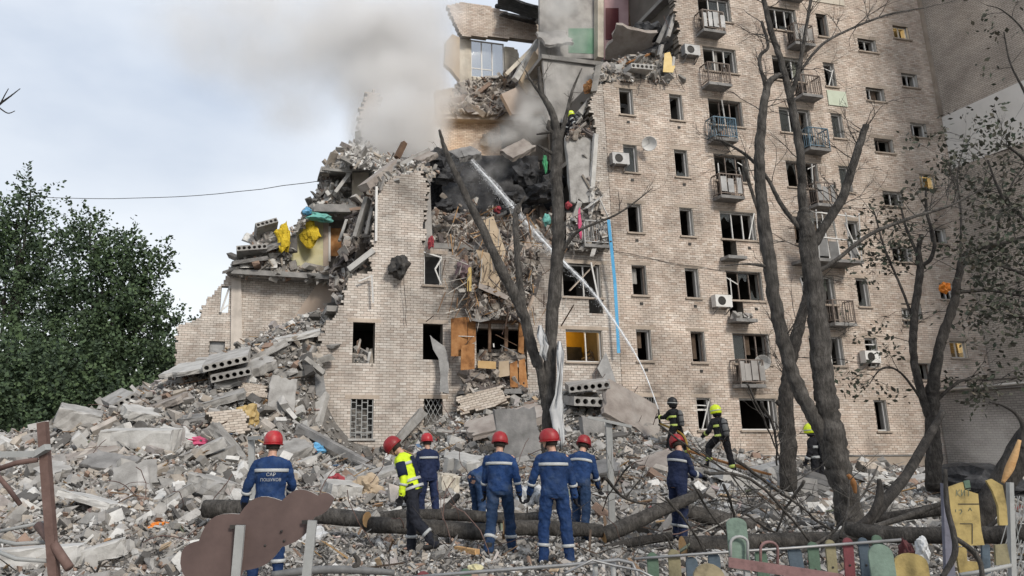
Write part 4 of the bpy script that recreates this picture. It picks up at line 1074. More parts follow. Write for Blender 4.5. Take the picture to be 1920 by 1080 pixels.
# burnt roofing sagging over the opening
def sheet(name, pxs, nf, m, label, cat, seed, step=10, amp=.3, freq=.02):
    xs = [p[0] for p in pxs]; ys = [p[1] for p in pxs]; x0, x1, y0, y1 = min(xs), max(xs), min(ys), max(ys); mb = MB(); idx = {}; vs = []; fs = []
    gxs = np.arange(x0, x1+step, step); gys = np.arange(y0, y1+step, step)
    def vi(i, j, k):
        if (i, j, k) not in idx:
            x, y = gxs[i], gys[j]; n = nf(x, y)+amp*noise.fractal(Vector((x*freq, y*freq, seed)), 1, 2, 3)+.12*k; idx[(i, j, k)] = len(vs)
            vs.append(FW(x+noise.noise(Vector((x*.1, y*.1, 1)))*step*.5, y+noise.noise(Vector((x*.1, y*.1, 9)))*step*.5, n))
        return idx[(i, j, k)]
    for i in range(len(gxs)-1):
        for j in range(len(gys)-1):
            if inpoly((gxs[i]+step/2, gys[j]+step/2), pxs):
                fs.append((vi(i, j+1, 0), vi(i+1, j+1, 0), vi(i+1, j, 0), vi(i, j, 0))); fs.append((vi(i, j, 1), vi(i+1, j, 1), vi(i+1, j+1, 1), vi(i, j+1, 1)))
    mb.add(vs, fs, tone=.5); o = mb.build(name, m, smooth=False); tag(o, label, cat); recentre(o); return o
sheet('burnt_roofing_sheet', [(806,300),(830,282),(900,288),(960,296),(1005,290),(1010,340),(1000,398),(940,400),(840,396),(830,350),(800,330)],
      lambda x, y: 2.4+(395-y)*.018, M_soot, 'large sheet of black burnt roofing sagging over the torn opening', 'roofing', 4, amp=.5)
for i, (px, py, n, s, lb) in enumerate([(985,330,1.6,(.8,.5,.5),'black burnt bundle at the right of the burnt roofing, upper one'),(1010,365,1.2,(.9,.5,.4),'black burnt bundle right of the burnt roofing, lower one'),
        (960,372,1.5,(.7,.4,.3),'black burnt lump hanging below the burnt roofing'),(1040,345,1.4,(.6,.5,.7),'black burnt lump behind the bare centre trunk'),(822,300,1.2,(.45,.4,.55),'black curled roofing at the left end of the opening'),
        (830,330,.9,(.5,.4,.4),'dark scrap curled under the left end of the opening'),(835,385,.6,(.4,.3,.25),'dark grey clothing heap at the left of the opening')]):
    rag('burnt_bundle', FW(px, py, n), s, M_soot, lb, 'burnt debris', seed=20+i)
bslab(1090,318,.25, (1.25,3.1,.24), (84,0,-3), M_conc, 'large grey slab hanging upright right of the bare centre trunk', seed=8)
bbar('concrete_beam', (1108,380), (1117,252), -.05, .0, .16, .2, M_conc_w, 'pale edge strip along the hanging grey slab')
bslab(872,290,2.2, (1.2,.9,.3), (40,-20,10), M_conc_d, 'dark slab tip poking out above the burnt roofing', seed=9)
bslab(972,282,2.6, (1.5,.8,.25), (50,-30,10), M_conc_b, 'brown slab tip right of the burnt roofing crest', seed=10)
bslab(792,296,1.0, (1.0,.8,.25), (30,-28,10), M_conc_b, 'brown slab lump on the left crest of the opening', seed=11)
# panels hanging down the front
def hang(pxs, n0, n1, t, m, label, name='torn_wallboard', cat='panel'):
    ys = [p[1] for p in pxs]; a, b = min(ys), max(ys); k = len(pxs); vs = []
    for d in (0, t):
        for x, y in pxs: vs.append(FW(x, y, n0+(n1-n0)*(b-y)/(b-a)+d))
    mb = MB(); mb.add(vs, [tuple(range(k)), tuple(range(2*k-1, k-1, -1))]+[(i, i+k, (i+1) % k+k, (i+1) % k) for i in range(k)], tone=.5)
    o = mb.build(name, m); tag(o, label, cat); return recentre(o)
hang([(903,415),(925,405),(948,470),(944,492),(920,470)], -.8, -.2, .1, M_tan, 'tan wall panel hanging at the top of the debris cascade')
hang([(892,468),(918,475),(936,520),(940,560),(918,536),(898,532),(905,500)], -1.0, -.8, .1, M_tan, 'tan wall panel hanging lower in the debris cascade')
hang([(898,530),(935,545),(955,556),(950,562),(915,548),(897,540)], -1.15, -1.0, .12, M_conc_b, 'brown board across the foot of the debris cascade')
hang([(876,546),(877,502),(884,500),(884,546)], -.9, -.7, .07, mat('yellow_timber', [(.50,.36,.13),(.58,.44,.2)], scale=4), 'upright yellow timber left of the debris cascade', 'timber', 'timber')
hang([(948,560),(952,470),(962,440),(968,470),(960,540),(958,580)], -.5, -.1, .15, M_pinkd, 'narrow pinkish wall strip in the debris cascade')
hang([(966,500),(990,440),(1000,470),(1002,560),(985,600),(972,560)], -.3, -.05, .12, M_pinkd, 'pinkish torn wall patch right of the debris cascade')
hang([(880,600),(890,585),(925,588),(920,600),(900,604)], -.9, -.6, .2, M_conc_d, 'broken balcony floor at the foot of the debris cascade')
for i, (px, py, n, s, m, lb) in enumerate([(808,455,-.3,(.14,.1,.24),M_red,'bright red cloth hanging above the tilted window frame'),(932,393,1.6,(.18,.14,.15),M_red,'red cloth on top of the debris under the burnt roofing'),
        (1025,412,.4,(.2,.15,.25),M_teal,'green blue cloth in the debris left of the bare trunk'),(1087,420,-.5,(.08,.08,.55),M_mag,'long pink strip hanging beside the torn balcony'),
        (1066,385,-.2,(.13,.13,.15),M_red,'red cloth right of the bare centre trunk'),(1022,305,.8,(.1,.1,.4),M_tgreen,'green cloth hanging under the roof edge behind the trunk'),
        (868,505,-.6,(.3,.25,.35),mat('mauve_cloth', [(.15,.10,.11),(.22,.16,.17)], scale=4),'dusty mauve mattress hanging left of the debris cascade'),
        (850,410,.9,(.4,.3,.2),mat('grey_bedding', [(.22,.2,.2),(.3,.28,.27)], scale=4),'grey bedding heap in the left of the opening')]):
    rag('crumpled_cloth', FW(px, py, n), s, m, lb, 'cloth', seed=40+i)

gh = random.Random(61); hp_ = Chunks()
for k in range(420):           # splintered boards, pipes and torn lining hanging in the gash
    x = gh.gauss(935, 50); y_ = gh.uniform(395, 600)
    if not (805 < x < 1120): continue
    n_ = -.75+.9*max(0, (480-y_)/90) if y_ < 480 else -.8; p_ = FW(x, y_, n_+gh.uniform(-.25, .2)); hp_.add(p_, gh.uniform(.03, .075), gh, stretch=gh.uniform(6, 20), tilt=1.5, flat=.6)
hp_.build('splinters', mat('gash_splinters', [(.20,.12,.07),(.34,.32,.29),(.09,.06,.045),(.36,.22,.11),(.14,.12,.11),(.46,.43,.39)], mode='tone', stops=[0,.22,.4,.6,.72,.9], tv=.2, scale=4))
# ---- rear block with the standing window
rl = [sz(*p, 9) for p in ((862,158),(858,68),(905,76),(970,92),(985,150),(975,165))]
p, q = sz(884,142,9), sz(946,80,9); rh = [(p[0], p[1], q[0], q[1])]
core = MB()
for za, zb, a, b, i in course_runs(rl, rh, rag=.03, seed=5): core.box((a, 9, za), (b, 9.35, zb), tone=.5)
rear = core.build('rear_wall', M_plas, bld)
mb = MB(); s0, z0, s1, z1 = rh[0]; frame_bars(mb, s0, z0, s1, z1, 9.15, .07, mull=(s0+(s1-s0)*.33, s0+(s1-s0)*.64)); mb.box((s0+.07, 9.16, z0+.55), (s0+(s1-s0)*.64, 9.2, z0+.61)); rw = mb.build('window', M_pvc, bld)
mb = MB(); mb.box((s0+.08, 9.18, z0+.07), (s1-.08, 9.186, z1-.07)); mb.build('pane', M_glass, rw)
bpanel('room_wall', [(834,120),(836,78),(848,64),(862,70),(862,150),(846,130)], 8.2, .35, M_tan)
pr = [sz(*p, 8.3) for p in ((866,67),(850,36),(839,10),(868,3),(905,8),(950,22),(1006,44),(1010,76),(940,70))]
brick_wall(course_runs(pr, [], rag=.05, seed=6), 'parapet', bld, M_brick, 8.3, .38, 0, None, 12)
gr = [sz(*p, 9) for p in ((826,300),(828,226),(936,224),(944,300))]
brick_wall(course_runs(gr, [], rag=.05, seed=7), 'wall', bld, M_brick, 9.0, .4, 0, None, 13)
bpanel('rear_wall', [(936,300),(936,218),(1040,212),(1060,300)], 9.2, .3, M_plgr)
bpanel('floor', [(818,222),(820,208),(1000,214),(1000,226)], 8.4, 1.2, M_conc_b)
bpanel('room_wall', [(818,212),(816,170),(850,164),(856,208)], 8.5, .4, M_tan)
patch([(820,212),(850,165),(880,148),(965,142),(1004,168),(1012,214)], 8.2, 8.9, 900, .06, .45, M_rubb, 51, step=8)
bbar('concrete_beam', (965,150), (1008,78), 6.2, 6.6, .3, .3, M_conc_w, 'pale broken stair beam rising right of the standing window')
bbar('concrete_beam', (948,140), (1000,88), 6.4, 6.6, .2, .2, M_plas, 'thinner beam rising beside the pale broken stair beam')
bpanel('wall_fragment', [(975,150),(1002,95),(1030,130),(1065,185),(1040,190),(990,172)], 6.0, .3, M_tan)
bpanel('wall_fragment', [(940,176),(1000,150),(1060,190),(1050,214),(960,214)], 6.4, .3, M_pinkd)
bslab(985,18,8.0, (3.2,1.6,.16), (10,10,0), M_soot, 'black roof slab lying over the parapet at the top', seed=12)
bslab(975,34,7.6, (2.2,1.2,.14), (24,6,0), M_soot, 'dark roof slab under the black one at the top', seed=13)
bbar('roof_beam', (1008,42), (1046,0), 6.0, 6.0, .28, .28, M_conc_d, 'dark beam slanting up beside the smoky grey room')
rag('hanging_jacket', FW(912,262,8.7), (.28,.12,.42), M_plgr, 'pale coat hanging on the sand coloured rear wall', 'coat', seed=3)

# ---- exposed rooms at the edge of the tall wing
RN = 5.3
bpanel('room_wall', [(1012,108),(1012,-60),(1128,-60),(1128,110)], RN, .2, M_plgr)
bpanel('green_dado', [(1066,99),(1066,53),(1121,53),(1121,101)], RN-.02, .015, M_green)
bpanel('wall_pier', [(1121,106),(1121,-60),(1132,-60),(1132,108)], RN-.5, .48, M_plas)
bpanel('room_wall', [(1133,110),(1133,-60),(1300,-60),(1290,110)], RN, .2, M_pink)
bpanel('door', [(1136,74),(1136,15),(1160,15),(1160,74)], RN-.04, .035, M_maroon)
bpanel('door', [(1179,62),(1179,-30),(1196,-30),(1196,62)], RN-.04, .035, M_woodb)
bpanel('room_wall', [(1222,60),(1222,-60),(1262,-60),(1262,40)], RN-.06, .055, M_yelw)
bpanel('room_wall', [(1028,230),(1018,112),(1132,116),(1124,230)], 3.75, .2, M_plgr)
bslab(1040,72,4.7, (1.6,1.2,.2), (60,-10,0), M_plgr, 'grey slab tipped against the back of the smoky room', seed=14)
bslab(1182,84,1.8, (2.0,1.9,.24), (-28,8,-10), M_conc_b, 'broken floor slab tilted above the rubble on the tall wing edge', seed=15)
bslab(1222,92,1.2, (1.4,.9,.1), (20,-34,0), M_soot, 'black roofing scrap beside the tilted floor slab', seed=16)
rag('burnt_bundle', FW(1212,62,1.6), (.75,.5,.5), M_soot, 'black tarpaulin lump under the leaning roof beam', 'burnt debris', seed=31)
patch([(1110,152),(1112,136),(1150,118),(1180,104),(1250,100),(1272,60),(1282,100),(1275,150),(1225,154)], -.15, 1.8, 800, .06, .4, M_rub, 52, step=7)
bhollow(1192,134,.0, (4,-2,0), 1.1, 1.2, 'hollow slab end with three holes on the tall wing edge', 5, M_conc_w)
bbar('roof_beam', (1232,82), (1268,6), .8, .6, .2, .2, M_conc_d, 'dark beam leaning against the ragged facade edge, left one')
bbar('roof_beam', (1252,70), (1272,0), .3, .2, .22, .16, M_plgr, 'grey beam leaning against the ragged facade edge, right one')
bbar('concrete_beam', (1086,214), (1170,112), .5, .6, .26, .26, M_conc, 'long beam leaning on the corner above the firefighter in the ruin')
bbar('wooden_plank', (1176,118), (1228,98), .2, .6, .2, .08, M_wood, 'orange plank lying on the tall wing edge rubble', 'plank')
bbar('concrete_beam', (1258,140), (1262,108), -.2, -.2, .2, .12, M_conc_w, 'pale strip hanging under the ochre scrap')
hang([(1243,135),(1246,100),(1256,97),(1266,125),(1262,136)], -.35, -.2, .06, mat('ochre_board', [(.52,.38,.16),(.6,.47,.24)], scale=4), 'ochre board scrap hanging at the ragged facade edge')
rag('wooden_barrel_end', FW(1104,163,.3), (.32,.2,.3), M_wood, 'round orange wooden lid at the corner of the ragged edge', 'lid', seed=5)
patch([(1060,262),(1078,228),(1104,190),(1118,160),(1124,252),(1090,258)], .2, 1.4, 260, .06, .35, M_rubb, 53, step=7)

# ---- balcony openings below: orange wooden balcony torn open
ob = empty('wooden_balcony', B2W((2.6, -.4, 4.0)), BA, 'torn open orange wooden balcony hanging on the second floor', 'balcony')
def obp(name, pxs, n, t, m):
    mb = MB(); mb.prism([(lambda q: (q[0]-2.6, q[1]-4.0))(sz(x, y, n)) for x, y in pxs], t, off=n+.4); return mb.build(name, m, ob)
obp('side_panel', [(846,668),(846,597),(876,594),(876,668)], -.62, .05, M_wood)
obp('side_panel', [(877,650),(877,595),(892,596),(892,640)], -.5, .05, M_wood)
obp('door_panel', [(864,694),(865,648),(890,644),(890,692)], -.85, .05, M_wood)
obp('front_panel', [(896,690),(896,676),(930,678),(930,692)], -.7, .04, mat('pale_wood', [(.42,.27,.12),(.52,.36,.18)], scale=3))
obp('front_panel', [(934,708),(936,678),(954,676),(956,704)], -.72, .04, M_tan)
obp('front_panel', [(957,726),(956,682),(970,676),(972,726)], -.75, .04, M_wood)
obp('front_panel', [(973,727),(973,676),(984,672),(990,727)], -.7, .04, M_wood)
obp('post', [(916,660),(916,604),(921,604),(921,660)], -.3, .08, M_woodb)
obp('post', [(946,658),(947,612),(953,612),(952,658)], -.3, .08, M_woodb)
obp('post', [(972,660),(973,600),(983,600),(982,664)], -.35, .06, M_wood)
obp('head_rail', [(893,606),(893,601),(985,600),(985,606)], -.28, .08, M_woodb)
obp('floor', [(868,738),(870,732),(992,728),(990,738)], -.9, .9, M_conc_d)
patch([(868,735),(880,700),(905,690),(955,690),(985,700),(990,732)], -.8, -.1, 320, .05, .35, M_rubb, 61, step=7)
patch([(895,690),(900,655),(985,655),(985,690)], -.1, .8, 160, .05, .3, M_rubb, 62, step=7)
rg2 = random.Random(8)
for i in range(9):
    a = (rg2.uniform(880, 980), rg2.uniform(610, 700)); b = (a[0]+rg2.uniform(-45, 45), a[1]+rg2.uniform(-20, 50))
    bbar('bent_metal_strip', a, b, -.8, -.5, .05, .02, rg2.choice([M_alum, M_pvc, M_woodb]), 'bent strip sticking out of the torn orange balcony', 'strip')['group'] = 'strips in the torn balcony'
# crumpled metal sheets beside it
hang([(806,628),(812,634),(834,650),(840,668),(842,690),(836,735),(844,738),(830,738),(822,672),(812,655)], -.5, -.2, .03, M_tin, 'crumpled metal sheet hanging out of the second floor window', 'metal_sheet', 'sheet metal')
hang([(826,700),(838,690),(842,738),(824,734)], -.6, -.5, .03, M_tin, 'folded metal sheet below the hanging one', 'metal_sheet', 'sheet metal')
hang([(590,700),(600,680),(606,700),(612,740),(600,745),(592,740)], -.4, -.3, .03, M_tin, 'dark crumpled sheet at the left facade corner', 'metal_sheet', 'sheet metal')
rag('wrecked_air_conditioner', FW(749,500,-.35), (.36,.3,.42), M_iron, 'wrecked black air conditioner hanging on the narrow pier', 'air conditioner', seed=6)
wires('hanging_cable', [(FW(757,515,-.3), FW(762,610,-.15))], M_iron, 'black cable dangling below the wrecked air conditioner', 'cable', sag=.1)
patch([(664,680),(666,650),(700,662),(700,680)], .1, .5, 70, .06, .25, M_rub, 63, step=6)

# ---- right of the trunk: torn balconies, blue strap, lit window
tb = balcony(6.3, 7.45, FLOORZ[3]+.1, M_alum, seed=77, deb=True)
bbar('awning_strip', (1096,392), (1126,370), -.6, -.4, .3, .04, M_conc_w, 'pale awning strip above the torn balcony', 'awning')
bbar('awning_strip', (1124,372), (1142,410), -.6, -.6, .05, .04, M_conc_w, 'thin strip sloping right above the torn balcony', 'awning')
mb = MB(); pts = [FW(x, y, n) for x, y, n in ((1141,412,-.75),(1148,480,-.6),(1153,530,-.5),(1157,600,-.45),(1160,662,-.4))]
for a, b in zip(pts, pts[1:]): mb.bar(a, b, .13, .012, tone=.5, up=(0,1,0))
o = mb.build('blue_strap', M_blues, label='long light blue strap hanging down the facade', cat='strap'); recentre(o)
bbar('window_frame_piece', (1108,492), (1122,560), -.2, -.25, .06, .06, M_pvc, 'white door frame piece hanging from the double window', 'frame')
bbar('wooden_plank', (1068,545), (1118,492), -.1, -.05, .14, .04, M_lint, 'broken board across the double window', 'plank')
hang([(1120,690),(1136,660),(1150,700),(1160,730),(1140,728)], -.6, -.2, .03, M_tin, 'torn metal sheet below the lit window', 'metal_sheet', 'sheet metal')
mb = MB(); mb.box((5.0, 2.6, 4.0), (7.7, 2.7, 6.4)); mb.build('room_wall', mat('ochre_wallpaper', [(.36,.22,.03),(.46,.30,.05)], scale=2), bld)
for i, (x0, x1, z0, z1, m_) in enumerate(((5.0, 5.9, 3.96, 4.95, M_woodb), (5.95, 6.35, 3.96, 5.35, M_wood), (6.5, 7.2, 3.96, 5.6, M_iron), (5.2, 5.5, 5.1, 5.5, M_woodb), (6.0, 6.25, 5.4, 5.7, M_plas))):
    mb = MB(); mb.box((x0, 1.9+.1*i, z0), (x1, 2.4, z1)); mb.build('cupboard' if i < 3 else 'shelf_box', m_, bld)
lamp_d = bpy.data.lights.new('room_lamp', 'POINT'); lamp_d.energy = 26; lamp_d.color = (1, .62, .2); lamp_d.shadow_soft_size = .08
lp = bpy.data.objects.new('ceiling_lamp', lamp_d); link(lp); lp.location = B2W((6.1, 1.7, 6.1)); tag(lp, 'warm lit ceiling lamp inside the window above the debris', 'lamp')
lamp2 = bpy.data.lights.new('room_lamp', 'POINT'); lamp2.energy = 40; lamp2.color = (1, .6, .2); lamp2.shadow_soft_size = .15
l2 = bpy.data.objects.new('work_lamp', lamp2); link(l2); l2.location = B2W((3.5, 7.4, 16.6)); tag(l2, 'warm work light glowing on the rear brick wall', 'lamp')
for (sx_, zz) in ((25.3, 6.0), (25.2, 22.4), (25.3, 14.1)):
    ld = bpy.data.lights.new('room_lamp', 'POINT'); ld.energy = 14; ld.color = (1, .68, .25); ld.shadow_soft_size = .06
    lo_ = bpy.data.objects.new('stair_lamp', ld); link(lo_); lo_.location = B2W((sx_, .9, zz)); tag(lo_, {6.0: 'stairwell lamp behind the yellow lit window near the annex', 22.4: 'stairwell lamp behind the topmost stair window', 14.1: 'stairwell lamp behind the middle stair window'}[zz], 'lamp')

# ---- air conditioners on the facade
def aircon(s, z, label, m=M_pvc, rz=0):
    o = empty('air_conditioner', B2W((s, 0, z)), BA+rz, label, 'air conditioner')
    mb = MB(); mb.box((-.4, -.4, 0), (.4, -.08, .52)); c = mb.build('casing', m, o)
    mb = MB(); M = Matrix.Translation((-.1, -.402, .26)) @ Matrix.Rotation(R(90), 4, 'X'); mb.lathe([(.19, -.004), (.19, .01), (.15, .012), (.15, .002)], 18, M); mb.build('fan_grille', M_iron, c)
    for x in (-.3, .3):
        mb = MB(); mb.bar((x, -.42, -.03), (x, 0, -.03), .04); mb.bar((x, -.4, -.03), (x, 0, -.28), .03); mb.build('bracket', M_alum, o)
aircon(12.75, 7.2, 'white air conditioner with round fan beside the fourth window column')
aircon(8.35, 13.3, 'grimy air conditioner under the window of the tall wing edge', M_alum)
aircon(12.45, 19.1, 'small air conditioner near the ragged top edge of the facade', M_alum)
aircon(20.0, 5.0, 'white air conditioner low on the facade behind the big tree')
def dish(s, z, label):
    o = empty('satellite_dish', B2W((s, -.05, z)), BA, label, 'satellite dish'); M = Matrix.Translation((0, -.4, 0)) @ Euler((R(110), 0, R(-30))).to_matrix().to_4x4()
    mb = MB(); mb.lathe([(.02, 0), (.2, .03), (.3, .09), (.33, .13), (.31, .12), (.19, .05), (.02, .02)], 18, M); mb.build('dish', M_pvc, o, True)
    mb = MB(); mb.bar((0, 0, 0), (0, -.4, 0), .04); mb.bar((0, -.4, 0), (-.2, -.7, .1), .02); mb.build('arm', M_alum, o)
dish(9.75, 14.35, 'battered satellite dish beside a window of the tall wing'); dish(14.25, 4.9, 'pair shaped pale dish on the lowest balcony of the tall wing')

# overhead line from the trees to the ruin
wires('overhead_cable', [(P(60,368,40), P(330,369,37)), (P(330,369,37), P(620,336,33.5))], M_iron, 'thin overhead cable between the left trees and the broken upper rooms', 'cable', r=.018, sag=.12)
wires('hanging_cable', [(FW(1205,100,0), FW(1195,180,-.2)), (FW(1258,110,-.2), FW(1285,170,-.1))], M_iron, 'thin cables dangling at the ragged top of the facade', 'cable', r=.012, sag=.3, seed=2)
wires('facade_cable', [(FW(1150,470,-.06), FW(1420,515,-.06))], M_iron, 'thin cable stretched along the facade under the windows', 'cable', r=.012, sag=.1, seed=3)
for i, (a, b) in enumerate([((625,262),(665,225)),((636,255),(655,232))]): pass
rgw = random.Random(4)
for i in range(10):
    x, y = rgw.choice([(640, 440), (690, 480), (905, 600), (950, 590), (1120, 720), (880, 400), (1260, 60), (600, 380), (1100, 440), (560, 470)])
    a = FW(x+rgw.uniform(-20, 20), y+rgw.uniform(-10, 10), -.2 if x > 680 else 4.5); b = a+Vector((rgw.uniform(-.8, .8), -.3, rgw.uniform(-.9, .9)))
    wires('reinforcing_bar', [(a, b)], M_rust, 'bent reinforcing bar sticking out of the broken floors', 'rebar', r=.012, sag=.15, seed=i, group='bent reinforcing bars')

# ================================================================ TREES
tr = random.Random(91)
def smooth_path(pts, k=4):
    """Catmull-Rom through (point, radius)"""
    out = []; n = len(pts)
    for i in range(n-1):
        p0, p1, p2, p3 = pts[max(i-1, 0)], pts[i], pts[i+1], pts[min(i+2, n-1)]
        for j in range(k):
            t = j/k; a = lambda c: .5*((2*p1[c])+(p2[c]-p0[c])*t+(2*p0[c]-5*p1[c]+4*p2[c]-p3[c])*t*t+(3*p1[c]-p0[c]-3*p2[c]+p3[c])*t**3)
            out.append((a(0), max(a(1), .004)))
    out.append(pts[-1]); return out
def limb(path, Y, dY=0.0, k=9):
    """path of (px, py, width_px) at depth Y -> smoothed points and radii"""
    n = len(path); pts = []
    for i, (x, y, w) in enumerate(path):
        yy = Y+dY*i/max(n-1, 1); pts.append((P(x, y, yy), w*.40/ppm(yy)))
    sp = smooth_path(pts, k)
    return [p+Vector((tr.uniform(-1, 1), tr.uniform(-1, 1), 0))*r*.12 for p, r in sp], [r for p, r in sp]
def twigs(mb, p, d, L, r, depth, leaves=None, spread=.7, droop=0.0):
    pts = [p]; q = p.copy(); dd = d.normalized(); n = 4
    for i in range(n):
        dd = (dd+Vector((tr.uniform(-1, 1), tr.uniform(-1, 1), tr.uniform(-1, 1)-droop))*.22).normalized(); q = q+dd*L/n; pts.append(q.copy())
    mb.tube(pts, [r*(1-.18*i) for i in range(n+1)], 5 if r > .01 else 4, cap=False)
    if depth <= 0:
        if leaves is not None: leaves.append((pts[-1], dd)); leaves.append((pts[-2], dd))
        return
    for i in range(tr.choice([2, 2, 3])):
        a = pts[tr.randint(1, n)]; nd = (dd+Vector((tr.uniform(-1, 1), tr.uniform(-1, 1), tr.uniform(-.8, .9)))*spread).normalized()
        twigs(mb, a, nd, L*tr.uniform(.5, .8), r*.6, depth-1, leaves, spread, droop)
def leaf_mesh(spots, m, parent, per=8, size=.09, spread=.25, name='leaves'):
    V_, Q, T = [], [], []
    for p, d in spots:
        for k in range(per):
            c = p+Vector((tr.gauss(0, 1), tr.gauss(0, 1), tr.gauss(0, 1)-.3))*spread
            a = Vector((tr.uniform(-1, 1), tr.uniform(-1, 1), tr.uniform(-1.2, .6))).normalized(); b = a.cross(Vector((tr.uniform(-1, 1), tr.uniform(-1, 1), tr.uniform(-1, 1)))).normalized()
            s = size*tr.uniform(.6, 1.3); i = len(V_)
            V_ += [c[:], (c+a*s*.5+b*s*.3)[:], (c+a*s)[:], (c+a*s*.5-b*s*.3)[:]]; Q.append((i, i+1, i+2, i+3)); T.append(tr.random())
    me = np_mesh(name, np.array(V_), np.array(Q), np.array(T), m); o = bpy.data.objects.new(name, me); link(o, parent); o['kind'] = 'stuff'; return o
def bare_tree(label, Y, trunk, limbs, twigset=(), bark=M_bark, dY=0.0, leafy=None, base=None):
    t = empty('bare_tree', base or P(trunk[0][0], trunk[0][1], Y), 0, label, 'tree'); inv = -Vector(t.location)
    def put(mb, name, smooth=True):
        mb.v = [tuple(Vector(v)+inv) for v in mb.v]; return mb.build(name, bark, t, smooth)
    mb = MB(); p, r = limb(trunk, Y, dY); mb.tube(p, r, 20, wob=.16); put(mb, 'trunk')
    ends = [(p, r)]
    for l in limbs:
        dy = l[0] if not hasattr(l[0], '__len__') else 0.0; path = l[1:] if not hasattr(l[0], '__len__') else l
        mb = MB(); p, r = limb(path, Y, dy); mb.tube(p, r, 14, wob=.16); put(mb, 'limb'); ends.append((p, r))
    leaves = [] if leafy else None; mb = MB()
    for (li, n, L, rr, depth) in twigset:
        p, r = ends[li]
        for k in range(n):
            i = tr.randint(len(p)//3, len(p)-1); dv = (p[i]-p[i-1]).normalized()
            d = (dv*.5+Vector((tr.uniform(-1, 1), tr.uniform(-.6, .6), tr.uniform(-.5, 1)))).normalized()
            twigs(mb, p[i], d, L*tr.uniform(.5, 1.2), min(rr, r[i]*.6), depth, leaves, droop=.2 if leafy else 0)
    if mb.v: o = put(mb, 'twigs', False); o['kind'] = 'stuff'
    if leafy and leaves:
        lm = leaf_mesh([(a+inv, d) for a, d in leaves], leafy[0], t, leafy[1], leafy[2], leafy[3])
    return t
TC = bare_tree('bare double stemmed tree with broken crown in the centre before the opening', 17,
    [(1030,960,36),(1028,850,34),(1030,760,32),(1032,640,31),(1044,500,31),(1047,400,30),(1043,330,29),(1045,270,26),(1037,215,18),(1016,175,13),(1012,150,10),(1010,126,6)],
    [[(1028,770,26),(1012,690,24),(995,640,24),(976,575,27),(945,515,26),(905,430,21),(866,350,18),(838,290,14),(824,244,7)],
     [(1.0),(1008,690,22),(988,620,20),(976,540,18),(968,450,15),(967,400,14),(972,384,10)],
     [(1036,222,11),(1022,190,9),(1000,158,6),(985,132,3)],
     [(1050,262,13),(1062,215,10),(1074,168,7),(1091,128,3)],
     [(1042,292,10),(1025,282,9),(1008,272,6)],
     [(1042,252,10),(1028,240,9),(1030,226,8)],
     [(1040,246,8),(1020,250,6),(1006,252,4)],
     [(970,400,10),(974,385,8),(985,368,5)],
     [(-.6),(1046,490,9),(1065,455,9),(1090,430,7),(1160,400,5),(1222,354,2)]],
    [(0,10,.6,.012,2),(1,10,.6,.012,2),(3,5,.4,.01,2),(4,4,.4,.01,1),(9,8,.6,.01,2),(2,4,.5,.01,2)], base=P(1030,960,17))
TR = bare_tree('big bare tree with two grey stems and snapped limbs on the right', 14,
    [(1600,1010,66),(1586,930,56),(1566,850,56),(1550,760,50),(1541,690,46),(1529,560,44),(1517,470,42),(1509,425,36),(1506,395,26)],
    [[(1566,860,36),(1536,800,32),(1500,735,32),(1474,660,31),(1452,560,31),(1436,440,30),(1424,330,27),(1428,230,22),(1440,160,18),(1462,140,14)],
     [(1509,440,22),(1504,360,20),(1502,300,20),(1488,210,20),(1466,120,16),(1446,60,14),(1430,-10,12)],
     [(1520,470,22),(1548,420,22),(1580,370,22),(1602,300,19),(1624,235,15)],
     [(.5),(1500,430,11),(1466,385,11),(1436,330,9),(1400,292,8),(1358,266,6),(1340,262,4)],
     [(-.6),(1532,510,12),(1570,486,10),(1630,440,9),(1710,408,8),(1780,386,6),(1842,354,3)],
     [(1480,190,12),(1498,130,11),(1510,60,9),(1522,-10,8)],
     [(.8),(1496,140,7),(1540,85,7),(1600,52,6),(1670,26,5),(1738,14,3)],
     [(1437,170,9),(1424,110,9),(1440,86,8),(1428,40,7)],
     [(1430,420,9),(1400,330,8),(1392,300,6)],
     [(1514,450,12),(1508,420,12),(1507,380,5)],
     [(-.4),(1440,500,8),(1400,495,5),(1360,498,2)]],
    [(3,16,.8,.012,3),(2,13,.9,.012,3),(5,14,.8,.01,3),(6,9,.7,.01,2),(7,10,.7,.01,2),(4,8,.7,.01,2),(1,14,.8,.012,3),(8,7,.6,.01,2),(0,6,.8,.012,3)], base=P(1600,1010,14))
bare_tree('dark straight trunk standing just behind the big tree on the right', 16.5,
    [(1478,915,36),(1476,830,36),(1474,740,32),(1482,680,28),(1496,620,25),(1512,560,22),(1520,500,18),(1524,440,12)],
    [[(1476,770,14),(1462,758,12),(1456,752,10)]], [(0,8,.7,.012,3)], bark=M_barkd)
